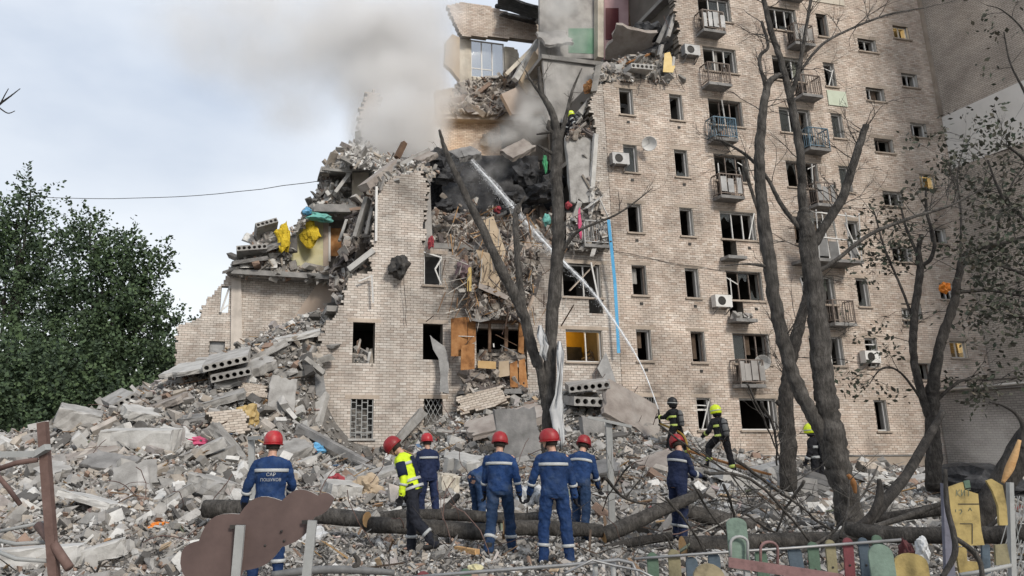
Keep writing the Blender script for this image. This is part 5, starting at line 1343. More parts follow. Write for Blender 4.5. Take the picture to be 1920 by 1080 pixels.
TL = bare_tree('slim forked tree with withered leaves near the annex', 17.5,
    [(1752,915,34),(1750,840,32),(1748,770,30),(1750,715,27),(1768,630,20),(1788,570,19),(1797,520,17),(1808,482,15),(1832,466,12),(1880,456,10),(1930,442,8)],
    [[(1748,790,24),(1730,745,18),(1712,660,17),(1716,580,17),(1725,510,16),(1722,470,12),(1728,440,10)],
     [(-.4),(1722,500,10),(1745,486,9),(1752,450,8),(1738,400,7),(1736,350,4)],
     [(-.5),(1796,548,9),(1850,544,8),(1900,552,6),(1950,560,5)],
     [(.5),(1716,610,7),(1690,540,6),(1660,470,5),(1640,400,3)],
     [(.4),(1722,480,8),(1700,430,6),(1690,390,4)],
     [(-.6),(1748,760,8),(1800,715,7),(1860,712,5),(1930,706,4)],
     [(.4),(1800,500,6),(1802,400,5),(1795,330,4),(1806,280,2)],
     [(-.5),(1735,760,6),(1690,700,5),(1655,690,4),(1630,720,2)],
     [(1870,458,6),(1876,400,5),(1900,340,4),(1930,300,3)]],
    [(1,8,.8,.01,2),(2,7,.7,.01,2),(3,12,.8,.01,2),(4,9,.7,.01,2),(5,6,.7,.01,2),(6,10,.7,.01,2),(7,8,.7,.008,2),(8,6,.6,.008,2),(0,12,.9,.01,2),(9,9,.8,.01,2)],
    bark=M_barkd, leafy=(M_dry, 2, .13, .12))
bare_tree('leafy dusty tree reaching in from the right edge', 15,
    [(2010,960,50),(1995,800,46),(1980,600,40),(1970,450,30),(1960,300,22),(1955,180,14),(1950,60,8)],
    [[(1972,470,14),(1930,420,10),(1880,370,7),(1852,300,4)], [(1965,380,12),(1920,300,8),(1880,270,5)], [(1976,560,14),(1930,520,9),(1880,500,5)],
     [(1960,260,9),(1925,180,7),(1895,120,4),(1882,60,3)], [(1954,140,8),(1920,60,5),(1880,20,3),(1850,10,2)], [(1978,640,12),(1930,600,7),(1890,590,4)]],
    [(1,12,.8,.01,2),(2,5,.6,.01,2),(3,12,.7,.01,2),(4,3,.5,.008,1),(5,3,.5,.008,1),(6,9,.6,.01,2)], bark=M_barkd, leafy=(M_dry, 4, .12, .14))
bare_tree('bare tree whose thin branch tip reaches in at the left edge', 9, [(-330,1125,70),(-325,900,60),(-300,650,48),(-230,430,30),(-130,310,16),(-60,260,9),(-30,225,7),(0,195,6),(20,180,4),(38,166,2)], [[(0,196,4),(8,180,3),(16,166,2)], [(-4,200,4),(14,212,3),(28,208,2)]], [], bark=M_barkd)

def leafy_tree(label, base, crown, n_spray, seed, trunk_r=.22):
    """crown: list of (px, py, rx_m, rz_m, dY); leaves sit on sprays that point up and out"""
    g = random.Random(seed); t = empty('leafy_tree', base, 0, label, 'tree'); Y = base.y
    blobs = [(P(x, y, Y+dy)-base, rx*.82, rz*.86) for x, y, rx, rz, dy in crown]
    mb = MB(); top = max(b[0].z for b in blobs); pts = [Vector((0, 0, 0))]
    for k in range(1, 7): pts.append(Vector((g.uniform(-.25, .25)+blobs[0][0].x*k/7, g.uniform(-.2, .2), top*.85*k/6)))
    mb.tube(pts, [trunk_r*(1-.13*k) for k in range(7)], 9, wob=.15); mb.build('trunk', M_barkd, t, True)
    for c, rx, rz in blobs:
        mb = MB(); a = pts[g.randint(1, 4)]; mid = a.lerp(c, .5)+Vector((g.uniform(-.4, .4), g.uniform(-.4, .4), g.uniform(.1, .7))); mb.tube([a, mid, c, c+Vector((0, 0, rz*.6))], [trunk_r*.45, trunk_r*.32, trunk_r*.2, .02], 6); mb.build('limb', M_barkd, t, True)
    V_, Q, T = [], [], []; vol = [b[1]*b[1]*b[2] for b in blobs]
    for k in range(n_spray):
        c, rx, rz = g.choices(blobs, vol)[0]
        d = Vector((g.gauss(0, 1), g.gauss(0, 1), g.gauss(0, 1))).normalized(); inner = g.random() < .36; rr = (.7*g.random()**.5) if inner else (.5+.55*g.random())
        o = c+Vector((d.x*rx, d.y*rx, d.z*rz))*rr
        dirv = (Vector((d.x*.8, d.y*.8, .75+.25*d.z))+Vector((g.gauss(0, .3), g.gauss(0, .3), g.gauss(0, .2)))).normalized(); L = g.uniform(.9, 2.3)
        tone = g.random()
        for j in range(g.randint(24, 36)):
            u = g.random(); p = o+dirv*L*u; w = (.34 if inner else .2)*(1-u*.75); p = p+Vector((g.gauss(0, w), g.gauss(0, w), g.gauss(0, w)))
            a = (dirv*.5+Vector((g.uniform(-1, 1), g.uniform(-1, 1), g.uniform(-1, .6)))).normalized(); b = a.cross(Vector((g.uniform(-1, 1), g.uniform(-1, 1), g.uniform(-1, 1)))).normalized()
            s = g.uniform(.2, .34) if inner else g.uniform(.13, .24); i = len(V_)
            V_ += [p[:], (p+a*s*.5+b*s*.33)[:], (p+a*s)[:], (p+a*s*.5-b*s*.33)[:]]; Q.append((i, i+1, i+2, i+3)); T.append((tone*.85+g.random()*.15))
    me = np_mesh('crown', np.array(V_), np.array(Q), np.array(T), M_leaf); o = bpy.data.objects.new('crown', me); link(o, t); return t
leafy_tree('tall dark green tree at the left edge with a pointed crown', Vector((P(20,830,44).x, 44, 0)), [(30,430,1.7,2.6,0),(10,540,2.4,3.0,0),(70,600,2.4,3.0,.6),(-50,480,2.2,3.4,.5),(120,680,2.2,2.6,-.4),(20,720,3.0,3.0,-.6),(60,780,3.0,2.2,-.8),(100,480,1.5,1.9,.4),(55,380,.8,1.5,0)], 1150, 5, .3)
leafy_tree('full green tree with feathery top beside the heap', Vector((P(200,830,42).x, 42, 0)), [(175,475,1.6,1.9,0),(235,510,1.5,1.7,0),(280,520,1.1,1.6,.4),(150,560,1.9,2.0,.4),(225,600,2.2,2.2,0),(280,600,1.3,1.8,-.3),(170,680,2.2,2.4,-.3),(250,700,2.2,2.2,-.5),(290,690,1.2,1.6,.2),(200,770,2.6,2.0,-.8),(300,770,1.2,1.6,0),(168,430,.6,1.0,0)], 1000, 6, .24)
leafy_tree('low dark shrubby tree filling the gap behind the heap', Vector((P(115,830,39).x, 39, 0)), [(110,740,2.2,2.2,0),(50,770,2.2,2.0,0),(180,780,2.0,1.8,0),(10,700,1.8,2.4,.2),(240,790,1.6,1.4,0),(110,810,2.6,1.4,-.4),(290,790,1.0,1.2,0)], 560, 7, .16)
leafy_tree('small distant tree top peeking beside the left broken wall', Vector((P(330,760,52).x, 52, 0)), [(334,640,.5,1.4,0),(326,690,.9,1.6,0),(318,740,1.2,1.6,0),(348,700,.6,1.4,0)], 130, 8, .12)

# ================================================================ PEOPLE
PEND = []          # (object, modifiers) evaluated together at the end
fold = bpy.data.textures.new('cloth_folds', 'CLOUDS'); fold.noise_scale = .085; fold.noise_depth = 2
def solid(mb, name, m, parent, voxel=.014, sm=4, folds=0.0, keep=None):
    """overlapping closed shapes fused into one continuous skin"""
    o = mb.build(name, m, parent, True)
    r = o.modifiers.new('r', 'REMESH'); r.mode = 'VOXEL'; r.voxel_size = voxel; r.use_smooth_shade = True
    s = o.modifiers.new('s', 'SMOOTH'); s.iterations = sm; s.factor = .5
    if folds:
        d = o.modifiers.new('d', 'DISPLACE'); d.texture = fold; d.strength = folds; d.mid_level = .5; d.texture_coords = 'GLOBAL'
    PEND.append(o); return o
def flush():
    dg = bpy.context.evaluated_depsgraph_get()
    new = [(o, bpy.data.meshes.new_from_object(o.evaluated_get(dg))) for o in PEND]
    for o, me in new:
        o.modifiers.clear(); o.data = me; me.polygons.foreach_set('use_smooth', [True]*len(me.polygons))
    PEND.clear()
def ball(mb, c, r, n=10, sc=(1, 1, 1), M3=None):
    prof = [(max(r*math.sin(math.pi*i/6), .001), -r*math.cos(math.pi*i/6)) for i in range(7)]
    M = Matrix.Translation(c) @ (M3.to_4x4() if M3 else Matrix()) @ Matrix.Diagonal((*sc, 1)); mb.lathe(prof, n, M)
def seg(mb, a, b, ra, rb): ball(mb, a, ra); ball(mb, b, rb); mb.tube([a, a.lerp(b, .33), a.lerp(b, .66), b], [ra, ra*.67+rb*.33, ra*.33+rb*.67, rb], 10)
RINGS = [(-.11,.13,.10),(-.04,.165,.125),(.04,.168,.125),(.13,.158,.115),(.24,.172,.122),(.36,.19,.128),(.43,.185,.118),(.475,.13,.10),(.51,.07,.07),(.53,.055,.06)]
def ring_at(t):
    for a, b in zip(RINGS, RINGS[1:]):
        if a[0] <= t <= b[0]:
            u = (t-a[0])/(b[0]-a[0]); return a[1]+(b[1]-a[1])*u, a[2]+(b[2]-a[2])*u
    return RINGS[-1][1:]
def loft(mb, pel, Rt, t0, t1, off, n=20, k=8, a0=0, a1=2*math.pi, curve=0.0):
    vs, fs = [], []
    for i in range(k+1):
        t = t0+(t1-t0)*i/k; rx, ry = ring_at(t)
        for j in range(n):
            a = 2*math.pi*j/n; vs.append(pel+Rt @ Vector(((rx+off)*math.cos(a), (ry+off)*math.sin(a)+curve*t*t, t)))
    for i in range(k):
        for j in range(n): p = i*n+j; q = i*n+(j+1) % n; fs.append((p, q, q+n, p+n))
    fs.append(tuple(range(n-1, -1, -1))); fs.append(tuple(range(k*n, k*n+n))); mb.add(vs, fs)
M_skin = mat('skin', [(.42,.24,.17),(.50,.30,.22)], scale=8, rough=.5, bump=.1, tv=.05)
M_hair = mat('dark_hair', [(.02,.016,.013),(.035,.028,.022)], scale=20, bump=.4, tv=.05)
M_blue = mat('blue_work_cloth', [(.007,.028,.095),(.011,.042,.14),(.035,.07,.16)], scale=6, rough=.8, bump=.35, tv=.06, bscale=40)
M_bluf = mat('faded_blue_trouser_cloth', [(.012,.034,.085),(.02,.05,.12),(.055,.08,.14)], scale=6, rough=.85, bump=.35, tv=.06, bscale=40)
M_navy = mat('navy_work_cloth', [(.010,.018,.055),(.016,.028,.08)], scale=6, rough=.8, bump=.35, tv=.06, bscale=40)
M_blk = mat('black_turnout_cloth', [(.008,.008,.011),(.018,.018,.022)], scale=6, rough=.8, bump=.35, tv=.06, bscale=40)
M_hiv = mat('hi_vis_yellow', [(.52,.68,.02),(.62,.78,.03)], scale=6, rough=.7, bump=.3, tv=.05, bscale=30)
M_refl = mat('reflective_grey_tape', [(.36,.37,.37),(.44,.45,.45)], scale=10, rough=.35, bump=.1, tv=.05)
M_lime = mat('lime_reflective_tape', [(.45,.55,.10),(.55,.64,.18)], scale=10, rough=.4, bump=.1, tv=.05)
M_hred = mat('red_helmet_shell', [(.30,.012,.018),(.40,.018,.026),(.34,.06,.055)], scale=9, rough=.45, bump=.08, tv=.06, spec=.4)
M_hyel = mat('neon_helmet_shell', [(.66,.80,.02),(.72,.86,.03)], scale=6, rough=.35, bump=.03, tv=.03, spec=.5)
M_hblk = mat('black_helmet_shell', [(.010,.010,.011),(.016,.016,.017)], scale=9, rough=.45, bump=.08, tv=.06, spec=.4)
M_boot = mat('black_boot_leather', [(.012,.012,.012),(.03,.028,.026)], scale=8, rough=.6, bump=.2, tv=.05)
M_dust = mat('grey_dusty_cylinder', [(.10,.10,.10),(.16,.16,.16)], scale=8, rough=.5, bump=.1, tv=.05)
def rx(a): return Matrix.Rotation(R(a), 3, 'X')
for _m in (M_blue, M_bluf, M_navy, M_blk, M_hred): stain(_m, .6)
def person(label, pos, face, p, top=M_blue, legs=M_bluf, helmet='worker', hm=M_hred, glove=M_blk, tape=M_refl, ff=False, H=1.75, text=None, vest=False):
    """p: lean, twist, legs ((pitch, out, knee) l, r), arms ((pitch, out, elbow, fore_out) l, r), head (yaw, pitch)"""
    s = H/1.75; root = empty('person', pos, R(face), label, 'person'); root.scale = (s, s, s)
    Rt = Matrix.Rotation(R(p.get('twist', 0)), 3, 'Z') @ rx(-p.get('lean', 3))
    fr = []
    for sd, (pi_, out, knee) in zip((-1, 1), p['legs']):
        hip = Vector((sd*.095, 0, -.02)); th = Vector((sd*math.sin(R(out)), math.sin(R(pi_)), -math.cos(R(pi_))*math.cos(R(out)))).normalized()
        kn = hip+th*.43; a2 = pi_-knee; sh = Vector((sd*math.sin(R(out))*.5, math.sin(R(a2)), -math.cos(R(a2)))).normalized(); an = kn+sh*.42
        fp = max(0, knee-pi_-25)*.6; ft = Vector((sd*.18, math.cos(R(fp)), -math.sin(R(fp)))).normalized(); fr.append((hip, kn, an, ft))
    low = min(f[2].z-.085+min(0, f[3].z*.16) for f in fr); pel = Vector((0, 0, -low)); fr = [(a+pel, b+pel, c+pel, d) for a, b, c, d in fr]
    ar = []
    for sd, (pi_, out, el, fo) in zip((-1, 1), p['arms']):
        shd = pel+Rt @ Vector((sd*.185, 0, .425)); d1 = Rt @ Vector((sd*math.sin(R(out)), math.sin(R(pi_))*math.cos(R(out)), -math.cos(R(pi_))*math.cos(R(out))))
        d2 = Rt @ Vector((sd*math.sin(R(fo)), math.sin(R(pi_+el))*math.cos(R(fo)), -math.cos(R(pi_+el))*math.cos(R(fo)))); elb = shd+d1*.29; wr_ = elb+d2*.25; ar.append((shd, elb, wr_, d2.normalized()))
    nb = pel+Rt @ Vector((0, 0, .5)); Rh = Matrix.Rotation(R(p.get('twist', 0)+p['head'][0]), 3, 'Z') @ rx(-p.get('lean', 3)*.45-p['head'][1]); hc = nb+Rt @ Vector((0, .01, .06))+Rh @ Vector((0, .025, .12))
    # body: one continuous figure
    mb = MB(); loft(mb, pel, Rt, -.11, .53, -.012); mb.tube([nb-Rt @ Vector((0,0,.03)), nb+Rt @ Vector((0,.005,.04)), hc-Rh @ Vector((0,.015,.06))], [.062,.055,.055], 12)
    ball(mb, hc, .1, 14, (.78, .98, 1.12), Rh); ball(mb, hc+Rh @ Vector((0,.035,-.07)), .062, 12, (.85, 1, .8), Rh); ball(mb, hc+Rh @ Vector((0,.108,-.02)), .018, 8, (.8, 1.1, 1.5), Rh)
    for sd in (-1, 1): ball(mb, hc+Rh @ Vector((sd*.078,-.005,-.01)), .026, 8, (.4, .8, 1.2), Rh)
    ball(mb, hc+Rh @ Vector((0,.092,-.066)), .022, 8, (1.2, .5, .4), Rh)
    for (h, k, a, f) in fr: seg(mb, h, k, .082, .055); seg(mb, k, a, .055, .04); seg(mb, a, a+f*.12-Vector((0,0,.04)), .04, .03)
    def hand(m_, w, d, sd, grow=0.0):
        x = (Rt @ Vector((0, 1, 0))); x = (x-d*x.dot(d)).normalized(); nrm = d.cross(x)*sd
        kn_ = w+d*.085
        for u in (-.03, -.01, .01, .03): m_.tube([w+x*u*.6, kn_+x*u], [.02+grow, .017+grow], 8)
        for u, L in ((-.033, .055), (-.011, .066), (.011, .072), (.033, .064)):
            a = kn_+x*u; b = a+(d*.8+nrm*.5).normalized()*L*.6; c = b+(d*.25+nrm*.9).normalized()*L*.55; m_.tube([a-d*.01, a, b, c], [.0095+grow, .0095+grow, .0088+grow, .0075+grow], 7)
        a = w+d*.03+x*.028; b = a+(d*.6+x*.8).normalized()*.045; c = b+(d*.9+nrm*.4).normalized()*.035; m_.tube([a-x*.02, a, b, c], [.012+grow, .012+grow, .0105+grow, .009+grow], 7)
    for sd, (sh_, e, w, d) in zip((-1, 1), ar): seg(mb, sh_, e, .055, .043); seg(mb, e, w, .043, .03); hand(mb, w, d, sd)
    solid(mb, 'body', M_skin, root, .011, 2)
    for sd in (-1, 1):
        e = MB(); ball(e, hc+Rh @ Vector((sd*.033,.088,.015)), .011, 8); e.build('eye', M_hblk, root, True)
    # clothes
    bag = .008 if ff else 0
    mb = MB(); loft(mb, pel, Rt, -.06, .5, .022+bag); ball(mb, nb-Rt @ Vector((0,0,.01)), .085, 12, (1.1, 1, .55), Rt)
    for (sh_, e, w, d) in ar: seg(mb, sh_-Rt @ Vector((0,0,.012)), e, .068+bag, .058+bag); mb.tube([nb-Rt @ Vector((0,0,.03)), sh_-Rt @ Vector((0,0,.005))], [.075, .06], 10); seg(mb, e, e.lerp(w, .9), .058+bag, .048+bag)
    jk = solid(mb, 'jacket', top, root, .012, 3, .036)
    mb = MB(); loft(mb, pel, Rt, -.11, .1, .016+bag)
    for (h, k, a, f) in fr: seg(mb, h+Vector((0,0,.03)), k, .105+bag, .082+bag); seg(mb, k, a-Vector((0,0,.03)), .082+bag, .07+bag)
    tz = solid(mb, 'trousers', legs, root, .012, 3, .042)
    for (h, k, a, f) in fr:
        mb = MB(); dn = a-Vector((0, 0, .055)); ball(mb, a, .06); mb.tube([dn-f*.07, dn-f*.03, dn+f*.06, dn+f*.13, dn+f*.175], [.036,.048,.047,.043,.028], 10); mb.tube([a+Vector((0,0,.08)), a, dn], [.056,.056,.05], 10)
        solid(mb, 'boot', M_boot, root, .013, 3)
    for sd, (sh_, e, w, d) in zip((-1, 1), ar):
        mb = MB(); mb.tube([w-d*.06, w-d*.02, w+d*.03], [.05,.042,.036], 10); hand(mb, w, d, sd, .0035); solid(mb, 'glove', glove, root, .007, 2)
    # tape
    def band(parent, a, b, t, ra, rb, w=.028, m=tape):
        mb = MB(); d = (b-a).normalized(); c = a.lerp(b, t); r = ra+(rb-ra)*t; mb.tube([c-d*w, c, c+d*w], [r, r, r], 16); mb.build('stripe', m, parent, True)
    def tband(t, w=.025, m=tape, off=.034):
        mb = MB(); loft(mb, pel, Rt, t-w, t+w, off+bag, 24, 3); mb.build('stripe', m, jk, True)
    if ff:
        tband(.02, .03); tband(.27, .03)
        for (sh_, e, w, d) in ar: band(jk, e, w, .62, .076, .066, .028)
        for (h, k, a, f) in fr: band(tz, k, a, .78, .094, .09, .04)
    else:
        tband(.345, .02)
        for (sh_, e, w, d) in ar: band(jk, e, w, .3, .069, .064, .016)
        for (h, k, a, f) in fr: band(tz, k, a, .62, .094, .09, .02)
    # helmet
    Mh = Matrix.Translation(hc+Rh @ Vector((0, -.005, .015))) @ Rh.to_4x4()
    if helmet == 'worker':
        S = Mh @ Matrix.Diagonal((1, 1.18, 1, 1)); mb = MB()
        mb.lathe([(.118,-.03),(.122,.0),(.120,.04),(.108,.085),(.082,.122),(.045,.142),(.002,.148)], 22, S); hl = mb.build('helmet', hm, root, True)
        mb = MB(); mb.lathe([(.121,-.034),(.131,-.034),(.131,-.024),(.121,-.02)], 22, S); mb.build('rim', hm, hl, True)
        for sd in (-1, 1):
            mb = MB(); mb.bar(Mh @ Vector((sd*.09, .02, -.03)), Mh @ Vector((sd*.03, .07, -.14)), .014, .004); mb.build('chin_strap', M_blk, hl)
        mb = MB(); mb.box((-.03, .135, .0), (.03, .148, .04), Mh); mb.build('lamp_clip', M_blk, hl)
        mb = MB(); mb.lathe([(.1,-.09),(.104,-.05),(.105,-.02),(.09,.0)], 16, Mh @ Matrix.Translation((0,-.022,0)) @ Matrix.Diagonal((.86,.8,1,1))); mb.build('hair', M_hair, root, True)
    else:
        S = Mh @ Matrix.Diagonal((1, 1.16, 1.02, 1)); mb = MB()
        mb.lathe([(.128,-.075),(.138,-.05),(.14,.0),(.136,.05),(.12,.1),(.09,.14),(.05,.16),(.002,.166)], 22, S); hl = mb.build('helmet', hm, root, True)
        mb = MB(); mb.tube([Mh @ Vector((0, .15, .06)), Mh @ Vector((0, .1, .135)), Mh @ Vector((0, 0, .17)), Mh @ Vector((0, -.1, .135)), Mh @ Vector((0, -.15, .05))], [.008,.016,.018,.016,.008], 8); mb.build('crest', hm, hl, True)
        mb = MB(); mb.lathe([(.139,-.01),(.144,-.008),(.144,.012),(.139,.014)], 22, S); mb.build('band', M_refl, hl, True)
        mb = MB(); mb.lathe([(.09,-.16),(.115,-.12),(.125,-.07),(.11,-.05)], 16, Mh @ Matrix.Translation((0,-.015,0))); mb.build('neck_guard', M_blk, hl, True)
    if ff:
        bk = lambda v: pel+Rt @ Vector(v)
        mb = MB(); mb.tube([bk((0,-.21,-.02)), bk((0,-.22,.02)), bk((0,-.22,.36)), bk((0,-.21,.42)), bk((0,-.21,.46))], [.05,.078,.078,.05,.025], 14); cyl = mb.build('air_cylinder', M_dust, root, True)
        mb = MB(); M = Matrix.Translation(pel) @ Rt.to_4x4(); mb.box((-.12,-.18,-.02), (.12,-.15,.4), M); mb.build('back_plate', M_blk, root)
        for z in (.1, .3):
            mb = MB(); mb.lathe([(.08,-.015),(.084,-.012),(.084,.012),(.08,.015)], 16, Matrix.Translation(bk((0,-.22,z))) @ Rt.to_4x4()); mb.build('cylinder_strap', M_blk, cyl, True)
    if vest:
        mb = MB(); vs = []; fs = []; nn = 15; kk = 10
        for i in range(kk+1):
            t = -.05+.48*i/kk; rx_, ry_ = ring_at(t)
            for j in range(nn):
                a = R(246)+R(104)*j/(nn-1); vs.append(pel+Rt @ Vector(((rx_+.042)*math.cos(a), (ry_+.042)*math.sin(a), t)))
        for i in range(kk):
            for j in range(nn-1): q = i*nn+j; fs.append((q, q+1, q+1+nn, q+nn))
        mb.add(vs, fs); mb.build('back_panel', M_navy, jk, True)
        for (sh_, e, w, d) in ar: band(jk, sh_, e, .5, .08, .074, .10, M_navy)
        tband(-.01, .02, M_refl, .05); tband(.1, .02, M_refl, .05)
    if text:
        for t, (ln, size) in zip((.275, .215), text):
            cu = bpy.data.curves.new('lettering', 'FONT'); cu.body = ln; cu.size = size; cu.align_x = 'CENTER'; cu.extrude = .001
            tmp = bpy.data.objects.new('tmp', cu); COL.objects.link(tmp); me = bpy.data.meshes.new_from_object(tmp.evaluated_get(bpy.context.evaluated_depsgraph_get())); bpy.data.objects.remove(tmp)
            ry_ = ring_at(t)[1]; n = len(me.vertices); co = np.empty(n*3, 'f'); me.vertices.foreach_get('co', co); co = co.reshape(-1, 3); out = np.empty_like(co)
            for i, (x, y, z) in enumerate(co):
                rxx, ryy = ring_at(t+y); xx = min(abs(x)/(rxx+.036), .98); v = pel+Rt @ Vector((x, -(ryy+.037)*math.sqrt(1-xx*xx)-z*.5, t+y)); out[i] = v[:]
            me.vertices.foreach_set('co', out.ravel()); me.materials.clear(); me.materials.append(M_refl); o = bpy.data.objects.new('lettering', me); link(o, jk)
    root['hands'] = 0; del root['hands']
    M = Matrix.Translation(root.location) @ Matrix.Rotation(R(face), 4, 'Z') @ Matrix.Diagonal((s, s, s, 1))
    return root, [M @ a[2] for a in ar], [M @ (a[2]+a[3]*.09) for a in ar]
def gp(px, py, Y): 
    q = P(px, py, Y); return Vector((q.x, q.y, q.z-.02))
ST = ((2,4,4),(-2,4,3)); HANG = ((6,12,14,8),(6,12,14,8))
person('rescuer with lettering on his back standing behind the cloud shaped board', gp(498,1088,10.2), 6, dict(lean=4, twist=4, legs=((6,6,10),(-3,5,4)), arms=((10,20,16,8),(20,16,42,-6)), head=(-6,2)), legs=M_blue, H=1.78, text=[('САР', .058), ('ПОШУКОВ', .05)])
person('person in a hi-vis yellow and navy jacket stepping over the logs', gp(772,1038,12), 74, dict(lean=20, legs=((-12,4,34),(6,3,6)), arms=((2,10,26,4),(10,8,20,2)), head=(6,38)), top=M_hiv, legs=mat('dark_trousers', [(.012,.014,.022),(.02,.022,.032)], scale=6, bump=.3), hm=M_hred, vest=True, H=1.74)
person('worker in dark navy overalls standing furthest left behind the logs', gp(803,984,16.3), 30, dict(lean=4, legs=((8,5,12),(-4,5,5)), arms=((14,8,34,2),(12,12,46,-4)), head=(-20,6)), top=M_navy, legs=M_navy, hm=mat('dull_red_helmet', [(.30,.015,.025),(.36,.03,.035)], scale=5, rough=.35, bump=.03), H=1.78)
person('worker in blue overalls bent over behind the walking worker', gp(894,992,15.4), -50, dict(lean=72, legs=((14,4,14),(4,4,10)), arms=((40,6,14,2),(48,8,10,2)), head=(0,-8)), H=1.76)
person('worker in blue overalls walking away left of the bare trunk', gp(940,1038,12.3), -14, dict(lean=9, twist=6, legs=((-14,3,16),(20,3,18)), arms=((16,8,20,4),(-8,14,24,8)), head=(-10,8)), H=1.8)
person('nearest worker in blue overalls with his head turned left', gp(1045,1056,11.3), 8, dict(lean=5, twist=-6, legs=((10,7,14),(-4,5,4)), arms=((14,20,20,8),(2,14,16,10)), head=(66,2)), legs=M_blue, H=1.79)
person('worker in blue overalls leaning forward behind the nearest worker', gp(1092,1010,13.7), -34, dict(lean=20, legs=((12,3,22),(-10,4,10)), arms=((20,6,30,0),(24,8,26,0)), head=(0,14)), legs=M_bluf, H=1.74)
w8, wr8, hd8 = person('worker in dark blue carrying a heavy branch on the right', gp(1278,1012,13.8), -62, dict(lean=12, legs=((8,5,10),(-4,5,8)), arms=((24,2,66,-12),(30,4,62,-12)), head=(70,26)), top=M_navy, legs=M_navy, H=1.76)
ffh, wrh, hdh = person('firefighter in black aiming the water jet at the opening', gp(1272,856,24.6), 38, dict(lean=4, legs=((16,14,6),(-8,16,10)), arms=((58,4,40,-14),(44,2,62,-22)), head=(6,-6)), top=M_blk, legs=M_blk, helmet='fire', hm=M_hblk, tape=M_lime, ff=True, H=1.8)
person('firefighter in neon yellow helmet climbing the rubble', gp(1360,886,22), 16, dict(lean=10, legs=((52,16,58),(-4,8,8)), arms=((26,18,50,-4),(18,18,40,4)), head=(12,4)), top=M_blk, legs=M_blk, helmet='fire', hm=M_hyel, tape=M_lime, ff=True, H=1.82)
person('firefighter in neon yellow helmet half hidden by the big tree', gp(1540,930,21.5), 40, dict(lean=3, legs=((4,4,6),(-4,4,4)), arms=((8,10,20,4),(10,10,22,4)), head=(10,4)), top=M_blk, legs=M_blk, helmet='fire', hm=M_hyel, tape=M_refl, ff=True, H=1.84)
person('firefighter crouching high up in the ruin beside the bare tree', FW(1082,262,.7), 24, dict(lean=30, legs=((70,10,100),(40,10,92)), arms=((40,8,30,0),(40,8,40,0)), head=(16,0)), top=M_blk, legs=M_blk, helmet='fire', hm=M_hyel, tape=M_refl, ff=True, H=1.8)
flush()

# ================================================================ FOREGROUND: LOGS, POSTS, PLAYGROUND
fg = random.Random(303)
def log(label, path, Y, Y2=None, cut=True, bark=M_bark, name='fallen_log', cat='log', wob=.14, end=None):
    """path of (px, py, width) from near Y to Y2; cut ends show raw wood"""
    n = len(path); pts = []
    for i, (x, y, w) in enumerate(path):
        yy = Y+((Y2 if Y2 else Y)-Y)*i/max(n-1, 1); pts.append((P(x, y, yy), w/2/ppm(yy)))
    pts = [(p, r*.84) for p, r in pts]; sp = smooth_path(pts, 5); mb = MB(); nn = 12; mb.tube([p for p, r in sp], [r for p, r in sp], nn, wob=wob, tone=.5)
    mb.m[-1] = mb.m[-2] = 1 if cut else 0
    o = mb.build(name, [bark, end or M_woodr], smooth=True, label=label, cat=cat)
    sm = [True]*len(mb.f); sm[-1] = sm[-2] = False; o.data.polygons.foreach_set('use_smooth', sm)
    return recentre(o)
log('thick grey log with a sawn end left of the yellow jacket', [(688,974,32),(640,970,34),(560,962,36),(470,956,38),(385,954,38)], 13.2, 14.2)
log('long log lying in front of the yellow jacket with a sawn right end', [(926,998,33),(860,994,34),(780,988,33),(700,984,34),(694,984,33)], 13.0, 13.4)
log('log section between the walking worker and the nearest worker', [(944,990,32),(1000,990,32),(1075,992,30),(1130,996,26)], 13.2)
log('thin log lying further back behind the workers', [(700,975,26),(760,966,24),(860,966,24),(960,972,22),(1030,966,18)], 15.6, 15.0)
log('small log poking out behind the dark navy worker', [(800,992,14),(830,960,15),(858,930,13)], 15, 16.4, bark=M_barkd)
log('thick branch rising to the hands of the carrying worker', [(1130,1004,34),(1180,984,32),(1235,958,28),(1285,938,23),(1312,924,18)], 13.2, 13.5)
log('heavy log lying behind the carrying worker', [(1280,958,30),(1340,972,36),(1400,990,40),(1470,1000,36),(1560,1004,30)], 14.6, 14.4)
log('heavy log lying in front of the carrying worker', [(1280,1024,40),(1360,1020,36),(1450,1014,32),(1560,1010,28),(1640,1008,24)], 12.2, 12.6)
log('dark branch lying under the log right of the workers', [(1135,1030,16),(1190,1016,18),(1260,1006,18)], 12.6, bark=M_barkd)
log('fallen grey trunk stretching to the right edge past the yellow panel', [(1590,990,30),(1640,1000,34),(1720,1004,34),(1800,1004,34),(1880,1002,36),(1960,1000,38)], 10.6, 9.2, cut=False)
log('second darker trunk right behind the fallen grey trunk', [(1640,975,22),(1720,962,24),(1800,950,28),(1870,942,34)], 12.2, 11.6, cut=False, bark=M_barkd)
log('snapped tree trunk leaning in from the right edge', [(1832,985,46),(1850,950,48),(1880,905,50),(1912,850,50),(1950,790,44)], 10.6, 10.2, cut=False, bark=M_barkd)
log('pale split strip of wood on the snapped trunk', [(1880,905,6),(1892,880,15),(1902,855,14),(1912,825,7)], 10.05, 9.95, cut=False, bark=M_woodr, name='split_wood', cat='wood')
log('black hooked branch rising beside the big tree', [(1606,992,18),(1630,972,18),(1646,945,16),(1650,918,13),(1648,898,8)], 10.5, cut=False, bark=M_barkd, name='fallen_branch', cat='branch')
log('straight dark branch leaning up to the slim tree', [(1610,1000,20),(1660,940,22),(1700,890,20),(1735,830,18),(1768,772,12)], 11.5, 12.5, cut=False, bark=M_barkd, name='fallen_branch', cat='branch')
